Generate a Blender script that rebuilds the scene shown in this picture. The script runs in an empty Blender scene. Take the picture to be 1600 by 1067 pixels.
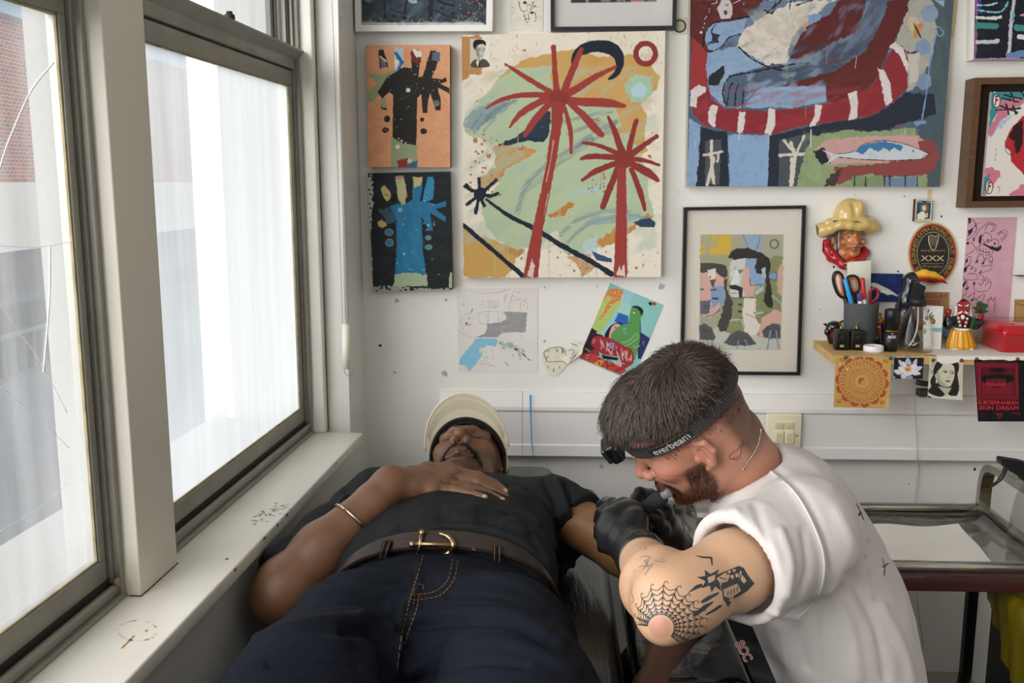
EXPO=0.0; WORLD=1.0; SUNP=6.0; CEILP=30
EXPO=1.15; WORLD=0.45; SUNP=3.9; CEILP=3; SIDEP=13
import bpy, math, random
import numpy as np
from mathutils import Vector, Matrix, Euler
from mathutils.bvhtree import BVHTree
R = math.radians
rng = np.random.default_rng(7)
random.seed(7)
SC = bpy.context.scene
COL = SC.collection

# ------------------------------------------------------------------ camera
FOC = 1480.0; CAMH = 1.62; WALL = 2.65
PITCH = math.atan((533.5-285)/FOC); YAW = math.atan(60*math.cos(PITCH)/FOC)
FWD = np.array([-math.sin(YAW)*math.cos(PITCH), math.cos(YAW)*math.cos(PITCH), -math.sin(PITCH)])
RGT = np.array([math.cos(YAW), math.sin(YAW), 0.0]); UPV = np.cross(RGT, FWD)
CAM = np.array([0, 0, CAMH])
def ray(x, y): return FWD*FOC + RGT*(x-800) - UPV*(y-533.5)
def P(x, y, Y):
    d = ray(x, y); return CAM + d*(Y/d[1])
def PZ(x, y, z):
    d = ray(x, y); return CAM + d*((z-CAMH)/d[2])
def proj(q):
    d = np.asarray(q)-CAM; zc = d@FWD
    return 800+FOC*(d@RGT)/zc, 533.5-FOC*(d@UPV)/zc
cam = bpy.data.objects.new('camera', bpy.data.cameras.new('camera'))
COL.objects.link(cam); SC.camera = cam
cam.location = CAM; cam.data.sensor_width = 36; cam.data.lens = FOC/1600*36
cam.matrix_world = Matrix(((RGT[0], UPV[0], -FWD[0], 0), (RGT[1], UPV[1], -FWD[1], 0), (RGT[2], UPV[2], -FWD[2], CAMH), (0, 0, 0, 1)))
cam.data.clip_start = 0.02; cam.data.clip_end = 200
# left (window) wall frame: u towards the camera, w outwards
LC = P(567, 676, 2.45); la = R(3.0)
UD = np.array([-math.sin(la), -math.cos(la), 0]); WD = np.array([-math.cos(la), math.sin(la), 0])
SILL = float(LC[2])
def LW(u, w, z): return np.array([LC[0]+UD[0]*u+WD[0]*w, LC[1]+UD[1]*u+WD[1]*w, z])

# ------------------------------------------------------------------ tagging
def tag(o, label=None, cat=None, group=None, kind=None):
    if label: o['label'] = label
    if cat: o['category'] = cat
    if group: o['group'] = group
    if kind: o['kind'] = kind
    return o
def empty(name, loc=(0, 0, 0), label=None, cat=None, group=None):
    o = bpy.data.objects.new(name, None); COL.objects.link(o); o.location = Vector(loc); o.empty_display_size = .05
    return tag(o, label, cat, group)

# ------------------------------------------------------------------ colour + materials
def lin(c):
    if isinstance(c, str):
        c = c.lstrip('#'); c = c if len(c) == 6 else ''.join(k*2 for k in c); c = [int(c[i:i+2], 16)/255 for i in (0, 2, 4)]
    c = np.asarray(c, float)
    return np.where(c <= .04045, c/12.92, ((c+.055)/1.055)**2.4)
def mat(name, color='#808080', rough=.6, metal=0, var=0.0, vscale=8, bump=0.0, bscale=60, col2=None, spec=.5, coat=0, sheen=0, attr=None, trans=0, sss=0, wave=None, ior=1.45, stretch=None, alpha=1):
    if name in bpy.data.materials: return bpy.data.materials[name]
    m = bpy.data.materials.new(name); m.use_nodes = True; nt = m.node_tree; N = nt.nodes; L = nt.links
    b = N['Principled BSDF']; c = [float(v) for v in lin(color)]+[1]
    b.inputs['Base Color'].default_value = c; b.inputs['Roughness'].default_value = rough; b.inputs['Metallic'].default_value = metal
    b.inputs['Specular IOR Level'].default_value = spec; b.inputs['Coat Weight'].default_value = coat; b.inputs['Sheen Weight'].default_value = sheen
    b.inputs['Transmission Weight'].default_value = trans; b.inputs['IOR'].default_value = ior; b.inputs['Alpha'].default_value = alpha
    if sss:
        b.inputs['Subsurface Weight'].default_value = sss; b.inputs['Subsurface Radius'].default_value = (.012, .004, .002); b.inputs['Subsurface Scale'].default_value = 1
    tc = N.new('ShaderNodeTexCoord'); vec = tc.outputs['Object']
    if stretch:
        mp = N.new('ShaderNodeMapping'); mp.inputs['Scale'].default_value = stretch; L.new(vec, mp.inputs['Vector']); vec = mp.outputs['Vector']
    base = None
    if attr:
        a = N.new('ShaderNodeAttribute'); a.attribute_name = attr; base = a.outputs['Color']; L.new(base, b.inputs['Base Color'])
    if var or col2:
        n = N.new('ShaderNodeTexNoise'); n.inputs['Scale'].default_value = vscale; n.inputs['Detail'].default_value = 5; L.new(vec, n.inputs['Vector'])
        mx = N.new('ShaderNodeMix'); mx.data_type = 'RGBA'
        if col2:
            r = N.new('ShaderNodeValToRGB'); r.color_ramp.elements[0].position = .42; r.color_ramp.elements[1].position = .62
            L.new(n.outputs['Fac'], r.inputs['Fac']); L.new(r.outputs['Color'], mx.inputs['Factor'])
            mx.inputs['B'].default_value = [float(v) for v in lin(col2)]+[1]; mx.inputs['A'].default_value = c
            if base: L.new(base, mx.inputs['A'])
        else:
            mr = N.new('ShaderNodeMapRange'); mr.inputs['From Min'].default_value = .25; mr.inputs['From Max'].default_value = .75
            mr.inputs['To Min'].default_value = 1-var; mr.inputs['To Max'].default_value = 1+var; L.new(n.outputs['Fac'], mr.inputs['Value'])
            mx.blend_type = 'MULTIPLY'; mx.inputs['Factor'].default_value = 1; mx.inputs['A'].default_value = c
            if base: L.new(base, mx.inputs['A'])
            L.new(mr.outputs['Result'], mx.inputs['B'])
        L.new(mx.outputs['Result'], b.inputs['Base Color'])
    if bump:
        n2 = N.new('ShaderNodeTexNoise'); n2.inputs['Scale'].default_value = bscale; n2.inputs['Detail'].default_value = 4; L.new(vec, n2.inputs['Vector'])
        bp = N.new('ShaderNodeBump'); bp.inputs['Strength'].default_value = min(1, bump); bp.inputs['Distance'].default_value = .002
        L.new(n2.outputs['Fac'], bp.inputs['Height']); L.new(bp.outputs['Normal'], b.inputs['Normal'])
    return m

# ------------------------------------------------------------------ mesh creation
def npmesh(name, V, F, mats, parent=None, col=None, midx=None, smooth=True, loc=None):
    """V (n,3); F: (m,k) int array, or list of faces"""
    me = bpy.data.meshes.new(name); V = np.asarray(V, np.float32)
    o = bpy.data.objects.new(name, me); COL.objects.link(o)
    off = np.zeros(3)
    if parent is not None:
        off = np.array(parent.matrix_world.translation if parent.parent else parent.location); 
        p = parent
        off = np.zeros(3)
        while p is not None: off += np.array(p.location); p = p.parent
        o.parent = parent
    elif loc is None and len(V):
        loc = (V.min(0)+V.max(0))/2; loc[2] = V[:, 2].min()
    if parent is None: off = np.array(loc, float); o.location = Vector(off)
    V = V-off.astype(np.float32)
    if isinstance(F, np.ndarray):
        k = F.shape[1]; cnt = np.full(len(F), k, np.int32); flat = F.astype(np.int32).ravel()
    else:
        cnt = np.array([len(f) for f in F], np.int32); flat = np.array([i for f in F for i in f], np.int32)
    me.vertices.add(len(V)); me.vertices.foreach_set('co', V.ravel())
    me.loops.add(len(flat)); me.loops.foreach_set('vertex_index', flat)
    me.polygons.add(len(cnt)); st = np.concatenate([[0], np.cumsum(cnt)[:-1]]).astype(np.int32)
    me.polygons.foreach_set('loop_start', st); me.polygons.foreach_set('loop_total', cnt)
    if not isinstance(mats, (list, tuple)): mats = [mats]
    for m in mats: me.materials.append(m)
    if midx is not None: me.polygons.foreach_set('material_index', np.asarray(midx, np.int32))
    if smooth is not None:
        s = np.full(len(cnt), bool(smooth)) if not isinstance(smooth, np.ndarray) else smooth
        me.polygons.foreach_set('use_smooth', s)
    me.update(calc_edges=True)
    if col is not None:
        a = me.color_attributes.new('Col', 'FLOAT_COLOR', 'POINT'); c = np.ones((len(V), 4), np.float32); c[:, :3] = col
        a.data.foreach_set('color', c.ravel())
    me.validate()
    return o

def frame_from(t, hint=(0, 0, 1)):
    t = np.asarray(t, float); t = t/np.linalg.norm(t); h = np.asarray(hint, float)
    if abs(t@h)/np.linalg.norm(h) > .95: h = np.array([1., 0, 0]) if abs(t[0]) < .9 else np.array([0, 1., 0])
    a = np.cross(h, t); a /= np.linalg.norm(a); b = np.cross(t, a); return a, b, t
def catmull(pts, n=6, closed=False):
    pts = [np.asarray(p, float) for p in pts]; out = []; m = len(pts); rngk = range(m if closed else m-1)
    for i in rngk:
        if closed: p0, p1, p2, p3 = pts[i-1], pts[i], pts[(i+1) % m], pts[(i+2) % m]
        else: p0, p1, p2, p3 = pts[max(i-1, 0)], pts[i], pts[i+1], pts[min(i+2, m-1)]
        for k in range(n):
            t = k/n; out.append(.5*((2*p1)+(-p0+p2)*t+(2*p0-5*p1+4*p2-p3)*t*t+(-p0+3*p1-3*p2+p3)*t**3))
    if not closed: out.append(pts[-1])
    return np.array(out)

class MB:
    def __init__(s): s.V = []; s.F = []; s.M = []; s.S = []; s.n = 0
    def add(s, V, F, m=0, smooth=False):
        V = np.asarray(V, float); s.V.append(V)
        for f in F: s.F.append([i+s.n for i in f]); s.M.append(m); s.S.append(smooth)
        s.n += len(V); return s
    def box(s, lo, hi, m=0, bev=0, mx=None, cen=None):
        lo = np.minimum(lo, hi).astype(float) if True else lo; hi = np.maximum(np.asarray(lo), hi).astype(float)
        x0, y0, z0 = lo; x1, y1, z1 = hi
        if bev <= 0:
            V = [(x0, y0, z0), (x1, y0, z0), (x1, y1, z0), (x0, y1, z0), (x0, y0, z1), (x1, y0, z1), (x1, y1, z1), (x0, y1, z1)]
            F = [(0, 3, 2, 1), (4, 5, 6, 7), (0, 1, 5, 4), (1, 2, 6, 5), (2, 3, 7, 6), (3, 0, 4, 7)]
        else:
            import bmesh
            bm = bmesh.new(); bmesh.ops.create_cube(bm, size=1)
            for v in bm.verts: v.co = Vector(((x0+x1)/2+v.co.x*(x1-x0), (y0+y1)/2+v.co.y*(y1-y0), (z0+z1)/2+v.co.z*(z1-z0)))
            b = min(bev, .49*min(x1-x0, y1-y0, z1-z0))
            bmesh.ops.bevel(bm, geom=list(bm.edges), offset=b, segments=3, affect='EDGES', profile=.5)
            bm.verts.index_update(); V = [tuple(v.co) for v in bm.verts]; F = [[v.index for v in f.verts] for f in bm.faces]; bm.free()
        V = np.array(V)
        if mx is not None: V = xf(V, mx)
        return s.add(V, F, m, bev > 0)
    def tube(s, pts, r, m=0, seg=10, closed=False, caps=True, hint=(0, 0, 1), flat=None, smooth=True):
        pts = np.asarray(pts, float); n = len(pts); r = np.broadcast_to(np.asarray(r, float), (n,)) if np.ndim(r) < 2 else r
        V = []; 
        for i in range(n):
            if closed: t = pts[(i+1) % n]-pts[i-1]
            else: t = pts[min(i+1, n-1)]-pts[max(i-1, 0)]
            if np.linalg.norm(t) < 1e-9: t = np.array([0, 0, 1.])
            if i == 0: a, b, t = frame_from(t, hint)
            else:
                t = t/np.linalg.norm(t); a = a-t*(a@t); a /= max(1e-9, np.linalg.norm(a)); b = np.cross(t, a)
            for k in range(seg):
                th = 2*math.pi*k/seg; f = 1 if flat is None else flat
                V.append(pts[i]+a*math.cos(th)*r[i]+b*math.sin(th)*r[i]*f)
        F = []
        for i in range(n if closed else n-1):
            j = (i+1) % n
            for k in range(seg):
                k2 = (k+1) % seg; F.append((i*seg+k, i*seg+k2, j*seg+k2, j*seg+k))
        if caps and not closed: F.append(list(range(seg))[::-1]); F.append([(n-1)*seg+k for k in range(seg)])
        return s.add(V, F, m, smooth)
    def lathe(s, prof, origin=(0, 0, 0), axis=(0, 0, 1), m=0, seg=32, hint=(1, 0, 0), smooth=True, sx=1, sy=1):
        a, b, t = frame_from(axis, hint); V = []; o = np.asarray(origin, float)
        for (r, h) in prof:
            for k in range(seg):
                th = 2*math.pi*k/seg; V.append(o+t*h+a*math.cos(th)*r*sx+b*math.sin(th)*r*sy)
        F = []
        for i in range(len(prof)-1):
            for k in range(seg):
                k2 = (k+1) % seg; F.append((i*seg+k, i*seg+k2, (i+1)*seg+k2, (i+1)*seg+k))
        if prof[0][0] > 1e-6: F.append(list(range(seg))[::-1])
        if prof[-1][0] > 1e-6: F.append([(len(prof)-1)*seg+k for k in range(seg)])
        return s.add(V, F, m, smooth)
    def ball(s, c, r, m=0, seg=16, rings=10, mx=None):
        r = np.broadcast_to(np.asarray(r, float), (3,)); V = [(0, 0, r[2])]; c = np.asarray(c, float)
        for i in range(1, rings):
            ph = math.pi*i/rings
            for k in range(seg):
                th = 2*math.pi*k/seg; V.append((r[0]*math.sin(ph)*math.cos(th), r[1]*math.sin(ph)*math.sin(th), r[2]*math.cos(ph)))
        V.append((0, 0, -r[2])); F = [(0, 1+k, 1+(k+1) % seg) for k in range(seg)]
        for i in range(rings-2):
            for k in range(seg): F.append((1+i*seg+k, 1+(i+1)*seg+k, 1+(i+1)*seg+(k+1) % seg, 1+i*seg+(k+1) % seg))
        l = len(V)-1; b0 = 1+(rings-2)*seg
        F += [(l, b0+(k+1) % seg, b0+k) for k in range(seg)]
        V = np.array(V)
        if mx is not None: V = V@np.asarray(mx)[:3, :3].T
        return s.add(V+c, F, m, True)
    def prism(s, pts, o, ax, ay, az, t0, t1, m=0, side=None, smooth=False):
        """2D outline pts placed at o + x*ax + y*ay, thickness from t0 to t1 along az"""
        o, ax, ay, az = [np.asarray(v, float) for v in (o, ax, ay, az)]; n = len(pts)
        V = [o+ax*p[0]+ay*p[1]+az*t0 for p in pts]+[o+ax*p[0]+ay*p[1]+az*t1 for p in pts]
        from mathutils.geometry import tessellate_polygon
        tr = tessellate_polygon([[Vector((p[0], p[1], 0)) for p in pts]])
        F = [tuple(t)[::-1] for t in tr]+[tuple(i+n for i in t) for t in tr]
        s.add(V, F, m, False)
        F2 = [(i, (i+1) % n, (i+1) % n+n, i+n) for i in range(n)]
        for f in F2: s.F.append([i+s.n-2*n for i in f]); s.M.append(m if side is None else side); s.S.append(smooth)
        return s
    def loft(s, rings, m=0, closed_ring=True, caps=True, smooth=True):
        k = len(rings[0]); V = np.concatenate([np.asarray(r, float) for r in rings]); F = []
        for i in range(len(rings)-1):
            for j in range(k if closed_ring else k-1):
                j2 = (j+1) % k; F.append((i*k+j, i*k+j2, (i+1)*k+j2, (i+1)*k+j))
        if caps and closed_ring: F.append(list(range(k))[::-1]); F.append([(len(rings)-1)*k+j for j in range(k)])
        return s.add(V, F, m, smooth)
    def text(s, txt, o, ax, ay, size, m=0, align='CENTER', depth=0.0, off=0, font=None, fn=None, spacing=1, fit=None):
        """flat text mesh, ax = reading direction, ay = up, both unit vectors; fit = total width"""
        cu = bpy.data.curves.new('t', 'FONT'); cu.body = txt; cu.size = size; cu.align_x = align; cu.align_y = 'CENTER'; cu.offset = off; cu.space_character = spacing; cu.resolution_u = 3
        ob = bpy.data.objects.new('t', cu); me = ob.to_mesh(); n = len(me.vertices)
        v = np.zeros(n*3); me.vertices.foreach_get('co', v); v = v.reshape(-1, 3)
        if fit and n:
            w = v[:, 0].max()-v[:, 0].min(); v[:, 0] *= fit/w
        F = [list(p.vertices) for p in me.polygons]
        o, ax, ay = [np.asarray(q, float) for q in (o, ax, ay)]
        V = np.array([fn(p[0], p[1]) for p in v]) if fn else o+v[:, :1]*ax+v[:, 1:2]*ay
        ob.to_mesh_clear(); bpy.data.objects.remove(ob); bpy.data.curves.remove(cu)
        return s.add(V, F, m, False)
    def build(s, name, mats, parent=None, loc=None):
        V = np.concatenate(s.V) if s.V else np.zeros((0, 3))
        return npmesh(name, V, s.F, mats, parent, midx=s.M, smooth=np.array(s.S, bool), loc=loc)
def xf(V, M):
    M = np.array(M); V = np.asarray(V, float); return V@M[:3, :3].T+M[:3, 3]

# ------------------------------------------------------------------ noise
_lat = np.random.default_rng(3).random((64, 64)).astype(np.float32)
def vn2(x, y):
    xi = np.floor(x).astype(int); yi = np.floor(y).astype(int); fx = x-xi; fy = y-yi; fx = fx*fx*(3-2*fx); fy = fy*fy*(3-2*fy)
    a = _lat[xi % 64, yi % 64]; b = _lat[(xi+1) % 64, yi % 64]; c = _lat[xi % 64, (yi+1) % 64]; d = _lat[(xi+1) % 64, (yi+1) % 64]
    return (a*(1-fx)+b*fx)*(1-fy)+(c*(1-fx)+d*fx)*fy
def fbm(x, y, o=4):
    s = 0; a = .5; t = 0
    for i in range(o): s = s+a*vn2(x*2**i+17*i, y*2**i+31*i); t += a; a *= .5
    return s/t
_lat3 = np.random.default_rng(5).random((32, 32, 32)).astype(np.float32)
def vn3(p):
    p = np.asarray(p); i = np.floor(p).astype(int); f = p-i; f = f*f*(3-2*f); r = 0
    for dx in (0, 1):
        for dy in (0, 1):
            for dz in (0, 1):
                w = (f[..., 0] if dx else 1-f[..., 0])*(f[..., 1] if dy else 1-f[..., 1])*(f[..., 2] if dz else 1-f[..., 2])
                r = r+w*_lat3[(i[..., 0]+dx) % 32, (i[..., 1]+dy) % 32, (i[..., 2]+dz) % 32]
    return r
def sstep(a, b, x):
    t = np.clip((x-a)/(b-a), 0, 1); return t*t*(3-2*t)

# ------------------------------------------------------------------ painted surfaces: a fine grid of coloured paint
def polysd(X, Y, pts):
    pts = np.asarray(pts, float); n = len(pts); d = np.full(X.shape, 1e9); ins = np.zeros(X.shape, bool)
    for i in range(n):
        ax, ay = pts[i]; bx, by = pts[(i+1) % n]; ex, ey = bx-ax, by-ay; wx, wy = X-ax, Y-ay
        t = np.clip((wx*ex+wy*ey)/max(1e-9, ex*ex+ey*ey), 0, 1); d = np.minimum(d, (wx-ex*t)**2+(wy-ey*t)**2)
        c = (ay > Y) != (by > Y)
        if ay != by: ins ^= c & (X < (bx-ax)*(Y-ay)/(by-ay)+ax)
    d = np.sqrt(d); return np.where(ins, -d, d)
def linesd(X, Y, pts, w):
    pts = np.asarray(pts, float); w = np.broadcast_to(np.asarray(w, float), (len(pts),)); d = np.full(X.shape, 1e9)
    for i in range(len(pts)-1):
        ax, ay = pts[i]; bx, by = pts[i+1]; ex, ey = bx-ax, by-ay; wx, wy = X-ax, Y-ay
        t = np.clip((wx*ex+wy*ey)/max(1e-9, ex*ex+ey*ey), 0, 1)
        d = np.minimum(d, np.hypot(wx-ex*t, wy-ey*t)-(w[i]+(w[i+1]-w[i])*t)/2)
    return d
class Paint:
    def __init__(s, X, Y, base):
        s.X, s.Y = X, Y; s.C = np.zeros(X.shape+(3,)); s.C[:] = lin(base); s.aa = np.hypot(X[0, 1]-X[0, 0], Y[0, 1]-Y[0, 0])*.9+1e-6
    def sub(s, x0, y0, x1, y1, pad):
        m = (s.X.max(0) >= x0-pad) & (s.X.min(0) <= x1+pad); n = (s.Y.max(1) >= y0-pad-1) & (s.Y.min(1) <= y1+pad+1)
        if not m.any() or not n.any(): return None
        i = np.where(n)[0]; j = np.where(m)[0]; return (slice(i[0], i[-1]+1), slice(j[0], j[-1]+1))
    def blend(s, sl, cov, color):
        c = lin(color) if not callable(color) else color(s.X[sl], s.Y[sl]); s.C[sl] = s.C[sl]*(1-cov[..., None])+c*cov[..., None]
    def _do(s, sd, sl, color, rough, rs, alpha, soft, dry, ang):
        X, Y = s.X[sl], s.Y[sl]
        if rough: sd = sd+(fbm(X/rs, Y/rs, 3)-.5)*2*rough
        cov = np.clip(.5-sd/(s.aa+soft), 0, 1)*alpha
        if dry:
            ca, sa = math.cos(ang), math.sin(ang); u = X*ca+Y*sa; v = -X*sa+Y*ca
            n = fbm(u/22, v/1.6, 3); cov = cov*np.clip((n-dry+.18)/.12, 0, 1)
        s.blend(sl, cov, color)
    def poly(s, pts, color, rough=0, rs=6, alpha=1, soft=0, dry=0, ang=0, curve=0):
        if curve: pts = catmull(pts, curve, True)
        a = np.asarray(pts, float); sl = s.sub(a[:, 0].min(), a[:, 1].min(), a[:, 0].max(), a[:, 1].max(), rough*2+soft+2)
        if sl is None: return s
        s._do(polysd(s.X[sl], s.Y[sl], a), sl, color, rough, rs, alpha, soft, dry, ang); return s
    def line(s, pts, w, color, rough=0, rs=6, alpha=1, soft=0, dry=0, ang=None, curve=0):
        w = np.broadcast_to(np.asarray(w, float), (len(pts),))
        if curve:
            pw = catmull([tuple(p)+(ww,) for p, ww in zip(pts, w)], curve); pts = pw[:, :2]; w = pw[:, 2]
        a = np.asarray(pts, float); 
        if ang is None: ang = math.atan2(a[-1, 1]-a[0, 1], a[-1, 0]-a[0, 0])
        pad = w.max()/2+rough*2+soft+2; sl = s.sub(a[:, 0].min(), a[:, 1].min(), a[:, 0].max(), a[:, 1].max(), pad)
        if sl is None: return s
        s._do(linesd(s.X[sl], s.Y[sl], a, w), sl, color, rough, rs, alpha, soft, dry, ang); return s
    def ell(s, c, r, color, rot=0, **k):
        r = (r, r) if np.isscalar(r) else r; ca, sa = math.cos(rot), math.sin(rot)
        pts = [(c[0]+r[0]*math.cos(t)*ca-r[1]*math.sin(t)*sa, c[1]+r[0]*math.cos(t)*sa+r[1]*math.sin(t)*ca) for t in np.linspace(0, 2*math.pi, 25)[:-1]]
        return s.poly(pts, color, **k)
    def dots(s, box, n, r, color, seed=1, alpha=1):
        g = np.random.default_rng(seed)
        for i in range(n):
            q = (g.uniform(box[0], box[2]), g.uniform(box[1], box[3])); s.ell(q, r*g.uniform(.4, 1.4), color, rough=.4, rs=2, alpha=alpha)
        return s
    def mottle(s, color, amt, sx, sy=None, thr=.5, seed=0, ang=0, box=None):
        sy = sy or sx; sl = (slice(None), slice(None)) if box is None else s.sub(*box, 0)
        X, Y = s.X[sl], s.Y[sl]; ca, sa = math.cos(ang), math.sin(ang); u = X*ca+Y*sa; v = -X*sa+Y*ca
        n = fbm(u/sx+seed*7.3, v/sy+seed*3.1, 4)
        if box is not None: amt = amt*sstep(0, 14, np.minimum(np.minimum(X-box[0], box[2]-X), np.minimum(Y-box[1], box[3]-Y))+8*(fbm(X/9, Y/9, 2)-.5))
        s.blend(sl, np.clip((n-thr+.05)/.22, 0, 1)*amt, color); return s
GAIN = .98
def flat_art(name, corners, t, paint, base='#ffffff', res=1.0, side=None, parent=None, label=None, cat=None, group=None, ydep=None, rough=.75, spec=.3, gain=None, extra=None, bump=.0):
    """corners: photo px TL,TR,BR,BL on plane Y = ydep (front); thickness t towards the wall"""
    yf = ydep if ydep is not None else WALL-t
    c = [P(x, y, yf) for x, y in corners]; w = np.hypot(corners[1][0]-corners[0][0], corners[1][1]-corners[0][1]); h = np.hypot(corners[3][0]-corners[0][0], corners[3][1]-corners[0][1])
    nx = max(2, int(w/res)+1); ny = max(2, int(h/res)+1); a = np.linspace(0, 1, nx)[None, :, None]; b = np.linspace(0, 1, ny)[:, None, None]
    V = (c[0]*(1-a)+c[1]*a)*(1-b)+(c[3]*(1-a)+c[2]*a)*b
    px, py = proj(V.reshape(-1, 3)); X0 = px.reshape(ny, nx); Y0 = py.reshape(ny, nx)
    # straight local coordinates (upright rectangle of the top-left corner and size w,h) for rotated sheets use extra='local'
    if extra == 'local':
        X0 = np.broadcast_to(np.linspace(0, w, nx)[None, :], (ny, nx)); Y0 = np.broadcast_to(np.linspace(0, h, ny)[:, None], (ny, nx))
    p = Paint(X0, Y0, base)
    if paint: paint(p)
    C = np.clip(p.C*(gain or GAIN), 0, .95).reshape(-1, 3)
    idx = np.arange(nx*ny).reshape(ny, nx)
    F = np.stack([idx[:-1, :-1], idx[1:, :-1], idx[1:, 1:], idx[:-1, 1:]], -1).reshape(-1, 4)
    V = V.reshape(-1, 3); per = np.concatenate([idx[0, :], idx[1:, -1], idx[-1, -2::-1], idx[-2:0:-1, 0]])
    B = V[per]+np.array([0, t, 0]); nb = len(V); k = len(per); F1 = np.stack([per, np.roll(per, -1), nb+np.roll(np.arange(k), -1), nb+np.arange(k)], -1)
    Fb = np.array([[nb+k, nb+k+1, nb+k+2, nb+k+3]]); cb = np.array([q+np.array([0, t, 0]) for q in (c[0], c[1], c[2], c[3])])
    # side colours: own paint run over the edge unless side given; sides use duplicated ring so that colour does not bleed
    ring2 = V[per]; V = np.concatenate([V, B, cb, ring2]); n2 = nb+k+4
    F1 = np.stack([n2+np.arange(k), n2+np.roll(np.arange(k), -1), nb+np.roll(np.arange(k), -1), nb+np.arange(k)], -1)
    sc = C[per] if side is None else np.broadcast_to(lin(side), (k, 3))
    C = np.concatenate([C, sc, np.broadcast_to(lin('#c8c0b0'), (4, 3)), sc])
    m = mat(name+'_paint', '#ffffff', rough, attr='Col', spec=spec, bump=bump, bscale=140)
    Fall = np.concatenate([F, F1, Fb])
    o = npmesh(name, V, Fall, m, parent, col=C, smooth=False)
    return tag(o, label, cat, group)

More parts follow.
